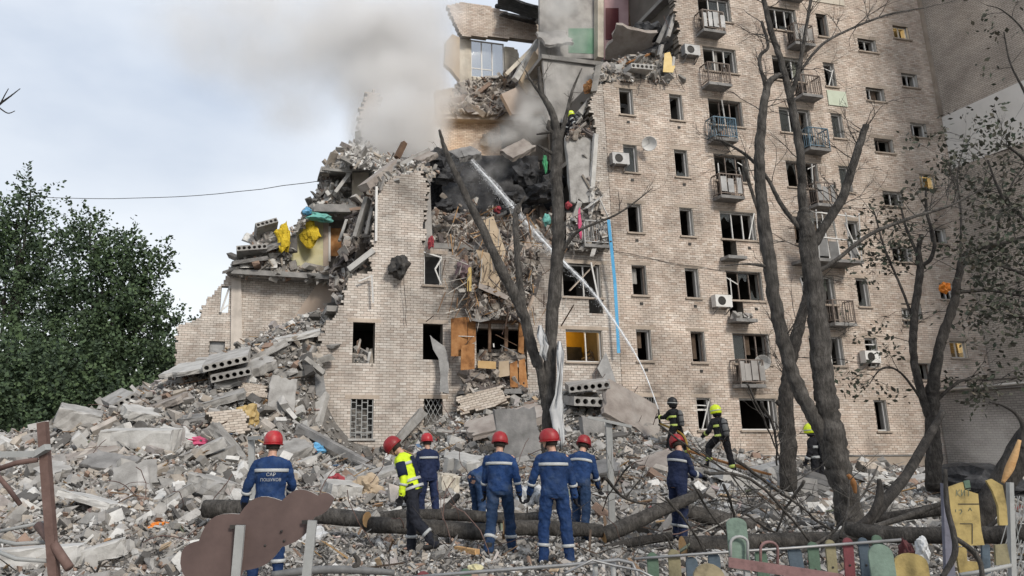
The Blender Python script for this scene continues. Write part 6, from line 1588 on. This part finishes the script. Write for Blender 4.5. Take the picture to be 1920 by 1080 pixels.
log('arching bare branch above the snapped trunk', [(1915,840,12),(1918,800,10),(1904,775,8),(1880,760,6),(1855,754,4)], 10.2, cut=False, bark=M_barkd, name='fallen_branch', cat='branch')
log('branch lying level left of the yellow panel', [(1640,988,12),(1700,968,12),(1760,946,10),(1790,938,7)], 11, cut=False, name='fallen_branch', cat='branch')
log('forked bare branch in front of the yellow panel', [(1772,880,8),(1776,950,10),(1788,1000,12),(1790,1040,12),(1765,1085,10)], 8.0, 7.8, cut=False, bark=M_bark, name='fallen_branch', cat='branch')
log('bare branch bending down right of the forked one', [(1790,1008,10),(1820,1030,11),(1838,1055,10),(1842,1090,9)], 8.0, cut=False, name='fallen_branch', cat='branch')
log('dark branch slanting across the yellow curved piece', [(1836,1004,9),(1862,982,8),(1890,962,6)], 9.6, cut=False, bark=M_barkd, name='fallen_branch', cat='branch')
log('orange brown torn bark strip on the big tree', [(1590,890,8),(1600,905,12),(1604,925,6)], 13.5, cut=False, bark=M_wood, name='split_wood', cat='wood')
log('long dark pipe lying along the bottom centre', [(510,1078,14),(580,1070,16),(650,1068,16),(740,1074,12)], 9.4, cut=False, bark=M_dust, name='fallen_pipe', cat='pipe', wob=0)
log('bent dark branch stub on the pipe at bottom centre', [(655,1072,12),(672,1055,12),(664,1040,8)], 9.4, cut=False, bark=M_bark, name='fallen_branch', cat='branch')
# thin branches of the felled crowns
thin = [[(1325,880),(1400,900),(1470,960),(1540,1040),(1580,1090)], [(1230,800),(1300,840),(1360,880),(1440,940),(1500,1010)], [(1395,720),(1440,800),(1470,880),(1500,960)],
        [(1250,930),(1290,990),(1330,1050)], [(1300,910),(1360,990),(1410,1060)], [(1380,860),(1440,910),(1500,950),(1560,1000)], [(1430,760),(1455,810),(1450,870)],
        [(1340,1000),(1400,960),(1470,920),(1540,880)], [(1480,1040),(1550,1000),(1610,940),(1650,880)], [(1570,1010),(1585,960),(1590,905)], [(1510,900),(1470,960),(1440,1030)],
        [(1405,960),(1450,1000),(1520,1020),(1600,1060)], [(1250,1000),(1280,1060),(1300,1090)], [(1360,905),(1380,960),(1375,1010)], [(1180,870),(1150,910),(1130,960)], [(1130,900),(1170,930),(1210,950)]]
for i, path in enumerate(thin):
    Y = fg.uniform(10, 13); mb = MB(); w = fg.uniform(3.5, 7); n = len(path)
    sp = smooth_path([(P(x+fg.uniform(-6, 6), y+fg.uniform(-6, 6), Y+.4*k), (w*(1-.7*k/n))/2/ppm(Y)) for k, (x, y) in enumerate(path)], 5)
    mb.tube([p+Vector((fg.uniform(-1, 1), 0, fg.uniform(-1, 1)))*.012 for p, r in sp], [r for p, r in sp], 6)
    for k in range(5):
        j = fg.randint(3, len(sp)-1); a = sp[j][0]; twigs(mb, a, Vector((fg.uniform(-1, 1), fg.uniform(-.4, .4), fg.uniform(-.3, 1))), fg.uniform(.25, .6), sp[j][1]*.6, 1)
    o = mb.build('fallen_branch', M_bark, label='thin bare branch in the tangle between the carrying worker and the big tree', cat='branch', group='tangle of thin branches', smooth=True); recentre(o)
mb = MB()
for k in range(260):
    x, y = fg.uniform(-6, 10), fg.uniform(9.5, 17)
    if x < 2 and fg.random() < .65: continue
    z = hz(x, y); twigs(mb, Vector((x, y, z+.02)), Vector((fg.uniform(-1, 1), fg.uniform(-1, 1), fg.uniform(0, .5))), fg.uniform(.3, .9), fg.uniform(.004, .01), 1)
mb.build('twig_litter', M_bark, kind='stuff')

# posts
def post_set(label, loc, items, m, cat='post', name='steel_post'):
    o = empty(name, loc, 0, label, cat)
    for nm, a, b, w, h in items:
        mb = MB(); mb.bar(a-loc, b-loc, w, h, up=(0, 1, 0)); mb.build(nm, m, o)
    return o
y = 8.0; b0 = G(118,1210); lp = P(113,1110,y)
post_set('rusty brown post with a grey crossbar at the left edge', P(112,1205,y), [('upright', P(110,1190,y), P(80,792,y), .085, .085)], M_rust)
def tubeobj(name, label, cat, pts, r, m, n=10, group=None):
    mb = MB(); mb.tube(pts, r, n); o = mb.build(name, m, smooth=True, label=label, cat=cat, group=group); return recentre(o)
beam_px('crossbar', P(-60,853,8.05), P(70,851,7.95), .1, .06, M_steel, 'grey metal crossbar fixed to the rusty post', 'bar')
beam_px('crossbar', P(66,853,7.95), P(90,838,7.9), .08, .06, M_steel, 'short bent end of the grey crossbar on the rusty post', 'bar')
tubeobj('bent_pipe', 'thin grey pipe curving behind the rusty post', 'pipe', [P(-20,1000,8.4), P(40,988,8.4), P(90,978,8.4)], .018, M_steel)
tubeobj('bent_pipe', 'thin grey pipe sagging low behind the rusty post', 'pipe', [P(-20,1010,8.2), P(30,1020,8.2), P(92,1016,8.2)], .02, M_steel)
tubeobj('bent_pipe', 'lowest grey pipe sagging to the foot of the rusty post', 'pipe', [P(-20,1028,8.0), P(30,1048,8.0), P(92,1052,8.0)], .02, M_steel)
tubeobj('bent_pipe', 'slanting rusty bar left of the rusty post', 'pipe', [P(-10,885,8.6), P(15,915,8.6), P(38,946,8.6)], .025, M_rust)
tubeobj('bent_pipe', 'rusty angle leaning at the foot of the rusty post', 'pipe', [P(72,985,8.2), P(100,1020,8.0), P(130,1065,7.9)], .045, M_rust)
tubeobj('bent_pipe', 'dark bar slanting behind the crossbar at the left edge', 'pipe', [P(-10,882,9), P(30,868,9), P(70,862,9)], .03, M_rust)
post_set('grey steel T shaped post standing behind the workers', P(1148,975,14.5), [('upright', P(1148,985,14.5), P(1141,790,14.5), .11, .08), ('crossbar', P(1102,782,14.4), P(1184,800,14.4), .05, .05)], M_steel)
post_set('short grey post behind the rescuer with lettering', P(474,930,14.5), [('upright', P(474,935,14.5), P(471,818,14.5), .11, .09), ('crossbar', P(466,822,14.45), P(492,820,14.2), .06, .05)], M_steel)

# the cloud shaped board seen from behind
cusp = [(338,1056),(373,1014),(449,964),(528,939),(596,929),(627,934),(590,970),(528,1026),(456,1070),(436,1096),(362,1094)]
cb = []
for i, (ax, ay) in enumerate(cusp):        # a scalloped outline: one bulging lobe between each pair of cusps
    bx, by = cusp[(i+1) % len(cusp)]; dx, dy = bx-ax, by-ay; L_ = math.hypot(dx, dy); nx_, ny_ = dy/L_, -dx/L_
    for q in range(7):
        t = q/7; b_ = math.sin(math.pi*t)*L_*(.24 if i < 5 else .14); cb.append((ax+dx*t+nx_*b_, ay+dy*t+ny_*b_))
YB = 6.9; c0 = P(480,1200,YB); board = empty('playground_board', c0, 0, 'brown cloud shaped playground board seen from behind', 'board')
mb = MB(); k = len(cb); vs = []
for d in (0, .035):
    for x, y_ in cb: vs.append(P(x, y_, YB+(1000-y_)*.0008)+Vector((0, d, 0))-c0)
mb.add(vs, [tuple(range(k)), tuple(range(2*k-1, k-1, -1))]+[(i, i+k, (i+1) % k+k, (i+1) % k) for i in range(k)]); mb.m[2:] = [1]*k
mb.build('panel', [M_cloud, M_ply], board)
for (a, b) in (((451,985),(432,1205)), ((586,976),(562,1205))):
    mb = MB(); mb.bar(P(*b, YB-.06)-c0, P(*a, YB-.06)-c0, .075, .05, up=(0,1,0)); pst = mb.build('post', M_steel, board)
    mb = MB(); mb.bar(P(a[0]-20, a[1]+3, YB-.03)-c0, P(a[0]+8, a[1]+2, YB-.03)-c0, .03, .01, up=(0,1,0)); mb.build('bracket', M_iron, pst)
for (x, y_) in ((497,1023),(471,1043),(533,1014),(436,1062),(528,996)):
    mb = MB(); M = Matrix.Translation(P(x, y_, YB-.016)-c0) @ Matrix.Rotation(R(90), 4, 'X'); mb.lathe([(.011,0),(.011,.008),(.004,.012)], 8, M); mb.build('bolt', M_iron, board, True)

# coloured picket fence and playground pieces
def paint(name, c): c = tuple(.56*(v*.72+.28*sum(c)/3) for v in c); return mat(name, [tuple(v*.6 for v in c), c, tuple(min(v*1.2, .8) for v in c)], scale=7, rough=.6, bump=.2, tv=.06)
PC = dict(y=paint('faded_yellow_paint', (.42,.36,.17)), b=paint('faded_blue_paint', (.10,.16,.22)), g=paint('faded_green_paint', (.13,.25,.16)), r=paint('faded_red_paint', (.36,.06,.08)), p=paint('faded_pink_paint', (.42,.20,.19)), m=paint('mint_paint', (.24,.38,.29)), Y=paint('bright_yellow_paint', (.68,.48,.09)), l=paint('lilac_paint', (.22,.22,.30)))
def rounded(w, h, r=None):
    r = r or w/2; pts = [(-w/2, 0), (w/2, 0)]
    for k in range(9): a = math.pi*k/8; pts.append((w/2*math.cos(a), h-r+r*math.sin(a)))
    return pts
def picket(x, ytop, w, col, Y, label, h=.62):
    top = P(x, ytop, Y); o = empty('fence_picket', (top.x, Y, top.z-h), fg.uniform(-.08, .08), label, 'picket', 'painted fence pickets'); W_ = .82*w/ppm(Y)
    mb = MB(); mb.prism(rounded(W_, h), .022); mb.build('board', PC[col], o); o.rotation_euler.y = fg.uniform(-.06, .06)
    mb = MB(); M = Matrix.Translation((0, -.004, h*.55)) @ Matrix.Rotation(R(90), 4, 'X'); mb.lathe([(.012,0),(.012,.006),(.004,.009)], 8, M); mb.build('bolt', M_iron, o)
CN = dict(y='yellow', b='blue', g='green', r='red')
pk = [(1222,1036,24,'g'),(1262,1030,26,'y'),(1296,1044,26,'b'),(1335,1036,26,'b'),(1430,1030,26,'g'),(1494,1024,30,'b'),(1521,1016,24,'g'),(1553,1012,22,'y'),(1583,1008,21,'r'),(1615,1008,22,'b'),(1646,1003,22,'g'),(878,1066,26,'g'),(846,1076,28,'b'),(792,1071,32,'r')]
names = ['leftmost green picket of the right hand fence','yellow picket left of the pink rail','blue picket next to the yellow one','darker blue picket near the green backrest','green picket behind the pink arch','wide blue picket right of the pink arch','green picket next to the wide blue one','yellow picket in the middle of the right fence run','red picket in the right fence run','blue picket right of the red one','last green picket before the mint board','green round topped picket at bottom centre','blue grey picket at bottom centre','dark red round picket at bottom centre']
for (x, yt, w, c), nm in zip(pk, names): picket(x, yt, w, c, 8.9 if x > 1000 else 9.3, nm)
tubeobj('fence_rail', 'pale pipe rail holding the coloured pickets on the right', 'rail', [P(1190,1048,8.86), P(1350,1036,8.86), P(1480,1028,8.86), P(1690,1012,8.86)], .015, M_alum)
tubeobj('fence_rail', 'bent grey pipe rail at bottom centre', 'rail', [P(760,1084,9.2), P(900,1072,9.1), P(1060,1060,9.0), P(1160,1050,8.9), P(1186,1056,8.85), P(1194,1075,8.8), P(1196,1110,8.8)], .02, M_alum)
tubeobj('fence_rail', 'thin grey pipe curling in front of the nearest worker', 'rail', [P(1060,1075,8.7), P(1110,1050,8.8), P(1150,1060,8.8), P(1200,1070,8.7), P(1240,1090,8.6)], .013, M_alum)
for i, x in enumerate((1116, 1150)): tubeobj('fence_rail', ['left stub post under the bent grey rail', 'right stub post under the bent grey rail'][i], 'post', [P(x,1052,9), P(x+1,1140,9)], .03, M_steel)
# bench with mint backrest and pink rail
bn = empty('playground_bench', P(1440,1150,8.0), 0, 'small bench with mint backrest and pink metal frame', 'bench'); bl = Vector(bn.location)
mb = MB(); t0 = P(1388,1052,8.0); pts = rounded(36/ppm(8), 72/ppm(8), .06); mb.prism(pts, .02, Matrix.Translation(t0-bl)); mb.build('backrest', PC['m'], bn)
def arch(x0, x1, ytop, ybot, r, m, nm, Y=7.95):
    mb = MB(); pts = [P(x0, ybot, Y)-bl]; cx_ = (x0+x1)/2; w = (x1-x0)/2
    for k in range(9): a = math.pi-math.pi*k/8; pts.append(P(cx_+w*math.cos(a), ytop+w*.8-w*.8*math.sin(a), Y)-bl)
    pts.append(P(x1, ybot, Y)-bl); mb.tube(pts, r, 8); mb.build(nm, m, bn, True)
arch(1370, 1402, 1006, 1056, .014, M_steel, 'grey_arch'); arch(1426, 1458, 1016, 1066, .014, PC['p'], 'pink_arch')
mb = MB(); mb.bar(P(1366,1054,7.9)-bl, P(1580,1086,7.7)-bl, .03, .09); mb.build('seat_rail', PC['p'], bn)
mb = MB(); mb.bar(P(1400,1054,7.9)-bl, P(1402,1150,7.9)-bl, .05); mb.build('leg', M_steel, bn)
mb = MB(); mb.prism(rounded(44/ppm(7.6), .5, .1), .02, Matrix.Translation(P(1665,1130,7.6))); mb.build('mint_board', PC['m'], label='rounded mint green board at the bottom right', cat='board')
mb = MB(); mb.prism(rounded(56/ppm(7.6), .22, .13), .03, Matrix.Translation(P(1332,1105,7.6))); mb.build('seat_board', paint('cream_yellow_paint', (.50,.40,.20)), label='round topped cream yellow seat board at the bottom edge', cat='board')
# yellow play house panel with scribbles
YP = 8.9; h0 = P(1810,1180,YP); hs = empty('playhouse', h0, 0, 'bright yellow playhouse with scribbled letters on its wall', 'playhouse')
def hp(nm, pxs, Y, t, m, parent=hs): 
    mb = MB(); k = len(pxs); vs = [P(x, y_, Y)-h0 for x, y_ in pxs]+[P(x, y_, Y)+Vector((0, t, 0))-h0 for x, y_ in pxs]
    mb.add(vs, [tuple(range(k)), tuple(range(2*k-1, k-1, -1))]+[(i, i+k, (i+1) % k+k, (i+1) % k) for i in range(k)]); return mb.build(nm, m, parent)
pa = hp('upper_board', [(1778,914),(1806,904),(1809,918),(1834,926),(1840,992),(1846,1022),(1790,1024)], YP, .03, PC['Y'])
hp('lower_board', [(1792,1026),(1812,1026),(1814,1052),(1836,1054),(1834,1072),(1800,1076)], YP+.02, .03, PC['Y'])
hp('green_corner', [(1807,902),(1818,900),(1820,914),(1810,916)], YP-.01, .02, PC['g'])
hp('side_post', [(1768,906),(1776,914),(1792,1080),(1786,1120),(1776,1120)], YP-.02, .05, PC['l'])
hp('curved_board', [(1850,902),(1860,898),(1880,910),(1888,950),(1890,985),(1874,985),(1872,950),(1862,922)], YP+.1, .03, PC['Y'])
hp('olive_board', [(1866,1022),(1888,1020),(1895,1058),(1868,1060)], YP+.12, .03, PC['y'])
hp('blue_strip', [(1842,1022),(1856,1022),(1858,1075),(1842,1076)], YP+.1, .03, PC['b'])
hp('grey_post', [(1893,905),(1901,905),(1908,1110),(1898,1110)], YP+.16, .06, M_steel)
def strokes(nm, lines, m=M_iron, w=.006):
    mb = MB()
    for ln in lines:
        for a, b in zip(ln, ln[1:]): mb.bar(P(*a, YP-.004)-h0, P(*b, YP-.004)-h0, w, .003, up=(0,1,0))
    mb.build(nm, m, pa)
M_ink = mat('grey_scribble', [(.12,.14,.10),(.18,.19,.13)], scale=9, bump=0)
strokes('scribbled_letters', [[(1794,918),(1793,930)],[(1800,918),(1794,924),(1801,931)],[(1803,918),(1803,930),(1809,918),(1809,930)],[(1812,918),(1820,917)],[(1816,918),(1816,930)]], M_ink)
strokes('scribbled_letters', [[(1792,955),(1792,960)],[(1798,957),(1802,955),(1804,959),(1800,964)],[(1816,958),(1819,952),(1822,958)]], M_ink)
strokes('cut_line', [[(1797,945),(1836,945)]], M_iron, .01); strokes('cut_line', [[(1800,982),(1823,982),(1823,1020)]], M_iron, .008)
tubeobj('bent_pipe', 'grey pipe lying below the yellow panel', 'pipe', [P(1800,1078,8.7), P(1850,1070,8.7), P(1896,1060,8.7)], .02, M_steel)
# wire mesh of a fence at the right edge
mb = MB()
for k in range(9):
    mb.tube([P(1898+k*9, 930, 9.3), P(1880+k*9+40, 1085, 9.3)], .006, 4); mb.tube([P(1975-k*9, 930, 9.3), P(1930-k*9, 1085, 9.3)], .006, 4)
mb.build('wire_mesh', M_steel, label='crumpled wire mesh at the right edge below the snapped trunk', cat='wire mesh'); 
rag('crumpled_cloth', P(1730,1030,8.4), (.07,.06,.12), M_whites, 'white rag caught in the branches right of the mint board', seed=51)
rag('crumpled_cloth', P(1700,1042,8.5), (.08,.06,.16), paint('maroon_rag', (.16,.02,.025)), 'dark red rag beside the white one', seed=52)
mb = MB(); mb.prism(rounded(.34, .46, .1), .03, Matrix.Translation(P(1720,1130,8.3))); mb.build('play_piece', PC['Y'], label='yellow rounded playground piece below the white rag', cat='board')
mb = MB(); M = Matrix.Translation(P(1772,540,17.2)); rag('plastic_bag', P(1770,540,17.1), (.11,.1,.12), M_orange, 'bright orange bag caught in the slim tree', 'bag', seed=55)
# crates by the dark trunk
for (x, y_, Y, s, rot, lb) in ((1495,915,19.5,(.75,.5,.55),(0,8,20),'grey wooden crate behind the dark straight trunk'),(1530,905,19.8,(.55,.4,.5),(0,20,-10),'tipped grey crate beside the other crate')):
    o = empty('wooden_crate', P(x, y_, Y), 0, lb, 'crate'); o.rotation_euler = [R(a) for a in rot]
    for k in range(4):
        z = -s[2]/2+s[2]*k/4
        for (a, b) in (((-s[0]/2, -s[1]/2, z), (s[0]/2, -s[1]/2+.02, z+s[2]/4-.015)), ((-s[0]/2, s[1]/2-.02, z), (s[0]/2, s[1]/2, z+s[2]/4-.015)), ((-s[0]/2+.001, -s[1]/2+.022, z), (-s[0]/2+.02, s[1]/2-.022, z+s[2]/4-.015)), ((s[0]/2-.02, -s[1]/2+.022, z), (s[0]/2-.001, s[1]/2-.022, z+s[2]/4-.015))):
            mb = MB(); mb.box(a, b); mb.build('slat', M_plgr if k % 2 else M_conc_d, o)
# white sheeting caught on the centre tree
def strip(label, pts, w, m, name, cat, Y):
    mb = MB(); vs = []; fs = []; n = len(pts)
    for i, (x, y_, ww) in enumerate(pts):
        for j in range(5):
            u = (j/4-.5); vs.append(P(x+u*ww, y_, Y+.1*math.sin(i*1.7+j*2.1)+.05*j % .13))
    for i in range(n-1):
        for j in range(4): q = i*5+j; fs.append((q, q+1, q+6, q+5))
    mb.add(vs, fs); o = mb.build(name, m, smooth=True, label=label, cat=cat); recentre(o)
    so = o.modifiers.new('t', 'SOLIDIFY'); so.thickness = .01; return o
strip('long white sheeting hanging down the right of the centre trunk', [(1048,640,6),(1051,662,15),(1050,700,11),(1047,740,13),(1043,768,26),(1047,800,22),(1052,828,12),(1051,842,5)], 0, M_whites, 'white_sheeting', 'sheeting', 16.6)
strip('white sheeting wrapped at the fork of the centre tree', [(1012,610,6),(1015,630,18),(1021,648,16),(1018,664,14),(1023,676,6)], 0, M_whites, 'white_sheeting', 'sheeting', 16.6)

# ================================================================ WATER JET, HOSE, SMOKE
noz = hdh[0].lerp(hdh[1], .5)
nz = empty('hose_nozzle', noz, 0, 'black nozzle in the hands of the hose firefighter', 'nozzle'); jd = (P(1230,722,25.2)-noz).normalized()
mb = MB(); mb.tube([-jd*.2, Vector((0,0,0)), jd*.12, jd*.25], [.03,.035,.028,.018], 10); mb.build('barrel', M_iron, nz, True)
hose = smooth_path([(noz-jd*.2, .032), (P(1280,815,24.4), .032), (P(1292,850,24.0), .034), (P(1305,868,23.6), .036), (P(1296,890,22.5), .036), (P(1330,905,20.5), .036), (P(1350,915,19.8), .036)], 6)
mb = MB(); mb.tube([p for p, r in hose], [r for p, r in hose], 8); o = mb.build('fire_hose', mat('yellow_hose', [(.36,.22,.05),(.46,.30,.08)], scale=8, bump=.1), smooth=True, label='yellow fire hose trailing down from the nozzle', cat='hose'); recentre(o)
def jetmat(name, a0, a1, sc):
    m = bpy.data.materials.new(name); m.use_nodes = True; N, L = m.node_tree.nodes, m.node_tree.links; b = N['Principled BSDF']
    b.inputs['Base Color'].default_value = (.86,.88,.9,1); b.inputs['Roughness'].default_value = .5
    t = N.new('ShaderNodeTexCoord'); no = N.new('ShaderNodeTexNoise'); no.inputs['Scale'].default_value = sc; no.inputs['Detail'].default_value = 5; L.new(t.outputs['Object'], no.inputs['Vector'])
    r = N.new('ShaderNodeMapRange'); r.inputs['From Min'].default_value = .35; r.inputs['From Max'].default_value = .65; r.inputs['To Min'].default_value = a0; r.inputs['To Max'].default_value = a1
    L.new(no.outputs['Fac'], r.inputs['Value']); L.new(r.outputs['Result'], b.inputs['Alpha']); return m
jp = [(noz+jd*.25, .03), (P(1200,680,26.2), .045), (P(1150,600,27.4), .055), (P(1105,540,28.4), .065), (P(1060,494,29.2), .09), (P(1015,448,29.9), .13), (P(970,398,30.6), .15), (P(925,345,31.2), .13), (P(884,300,31.8), .08)]
jp = smooth_path(jp, 8)
jet = empty('water_jet', noz, 0, 'white water jet arcing from the nozzle into the burnt opening', 'water'); J0 = Vector(jet.location)
mb = MB(); mb.tube([p-J0 for p, r in jp], [r*(.5-.22*i/len(jp)) for i, (p, r) in enumerate(jp)], 10, cap=False); mb.build('core', jetmat('water_core', .35, .95, 5), jet, True)
mb = MB(); mb.tube([p-J0-Vector((0,0,r*.3)) for p, r in jp[10:]], [r*1.25 for p, r in jp[10:]], 12, cap=False, wob=.3); mb.build('spray', jetmat('water_spray', .0, .34, 6), jet, True)
dp = Chunks(); gd = random.Random(5)
for k in range(900):
    i = gd.randint(14, len(jp)-1); p, r = jp[i]; u = gd.random(); q = p-J0+Vector((gd.gauss(0, r*.9), gd.gauss(0, r), -abs(gd.gauss(0, r*1.6))-u*u*.3)); dp.add(q, gd.uniform(.01, .028), gd)
dp.build('droplets', jetmat('water_drops', .7, .9, 5), jet)

def smoke(name, blobs, col, amp, nscale, seed, lo=.42, hi=.68, step=.3):
    """one closed box whose volume is dense around the listed points"""
    cs = [(P(x, y_, Y), r, a) for x, y_, Y, r, a in blobs]
    mn = Vector([min(c[i]-r for c, r, a in cs) for i in range(3)]); mxv = Vector([max(c[i]+r for c, r, a in cs) for i in range(3)])
    ctr = (mn+mxv)/2; mb = MB(); mb.box(tuple(mn-ctr), tuple(mxv-ctr))
    m = bpy.data.materials.new(name); m.use_nodes = True; N, L = m.node_tree.nodes, m.node_tree.links; N.remove(N['Principled BSDF']); out = N['Material Output']
    t = N.new('ShaderNodeTexCoord'); acc = None
    def math_(op, a, b):
        q = N.new('ShaderNodeMath'); q.operation = op
        for i, v in enumerate((a, b)):
            if isinstance(v, (int, float)): q.inputs[i].default_value = v
            else: L.new(v, q.inputs[i])
        return q.outputs[0]
    wn_ = N.new('ShaderNodeTexNoise'); wn_.inputs['Scale'].default_value = nscale*.6; wn_.inputs['Detail'].default_value = 2; L.new(t.outputs['Object'], wn_.inputs['Vector'])
    wv = N.new('ShaderNodeVectorMath'); wv.operation = 'MULTIPLY_ADD'; L.new(wn_.outputs['Color'], wv.inputs[0]); wv.inputs[1].default_value = (2.2,2.2,2.2); 
    w0 = N.new('ShaderNodeVectorMath'); w0.operation = 'ADD'; L.new(t.outputs['Object'], w0.inputs[0]); w0.inputs[1].default_value = (-1.1,-1.1,-1.1); L.new(w0.outputs[0], wv.inputs[2])
    for c, r, a in cs:
        d = N.new('ShaderNodeVectorMath'); d.operation = 'DISTANCE'; L.new(wv.outputs[0], d.inputs[0]); d.inputs[1].default_value = c-ctr
        mr_ = N.new('ShaderNodeMapRange'); mr_.interpolation_type = 'SMOOTHSTEP'; mr_.inputs['From Min'].default_value = r*.9; mr_.inputs['From Max'].default_value = 0; mr_.inputs['To Min'].default_value = 0; mr_.inputs['To Max'].default_value = a
        L.new(d.outputs['Value'], mr_.inputs['Value']); acc = mr_.outputs['Result'] if acc is None else math_('ADD', acc, mr_.outputs['Result'])
    no = N.new('ShaderNodeTexNoise'); no.inputs['Scale'].default_value = nscale; no.inputs['Detail'].default_value = 5; no.inputs['Roughness'].default_value = .6; L.new(w0.outputs[0], no.inputs['Vector'])
    nr_ = N.new('ShaderNodeMapRange'); nr_.inputs['From Min'].default_value = lo; nr_.inputs['From Max'].default_value = hi; nr_.inputs['To Min'].default_value = .12; nr_.inputs['To Max'].default_value = 1; L.new(no.outputs['Fac'], nr_.inputs['Value'])
    den = math_('MULTIPLY', math_('MULTIPLY', acc, nr_.outputs['Result']), amp)
    pv = N.new('ShaderNodeVolumePrincipled'); pv.inputs['Color'].default_value = (*col, 1); pv.inputs['Anisotropy'].default_value = .1; L.new(den, pv.inputs['Density']); L.new(pv.outputs['Volume'], out.inputs['Volume'])
    m.cycles.volume_step_rate = step
    o = mb.build(name, m); o.location = ctr; o['kind'] = 'stuff'; return o
smoke('smoke_plume', [(760,290,34.6,2.0,1.0),(735,250,34.6,3.0,1.3),(700,270,34.4,1.8,.8),(780,230,35.6,2.4,1.0),(770,180,36,2.8,1.0),(710,170,36.4,3.0,.9),(800,110,36.6,2.8,.8),(700,90,37,3.6,.75),(760,50,37,3.4,.65),(620,100,37.6,3.6,.5),(640,20,38,4.0,.5),(540,70,38.4,3.8,.34),(560,190,37.6,3.0,.22),(470,20,39,4.2,.28),(840,190,36.2,1.6,.6),(830,20,37,2.2,.35),(400,80,39,3.8,.2),(330,30,39.5,3.6,.12),(480,130,38.6,3.2,.2),(690,235,35.6,1.7,.7)],
      (.955,.945,.935), 2.3, .36, 1, lo=.32, hi=.68)
smoke('smoke_wisp', [(985,235,33.6,1.5,1.0),(940,262,33.4,1.1,.9),(1005,190,34,1.3,.7),(890,285,33.2,.9,.6),(1050,150,34.2,1.4,.5),(1060,70,34.6,1.5,.4),(1045,10,35,1.5,.45),(870,330,32.6,.9,.35),(920,330,32.4,.9,.3)], (.92,.91,.89), 2.8, .7, 2, step=.5)
smoke('dust_cloud', [(1850,835,21,1.3,.8),(1890,820,21,1.2,.6),(1810,850,21,.9,.5)], (.9,.88,.86), .6, .8, 3, step=.6)
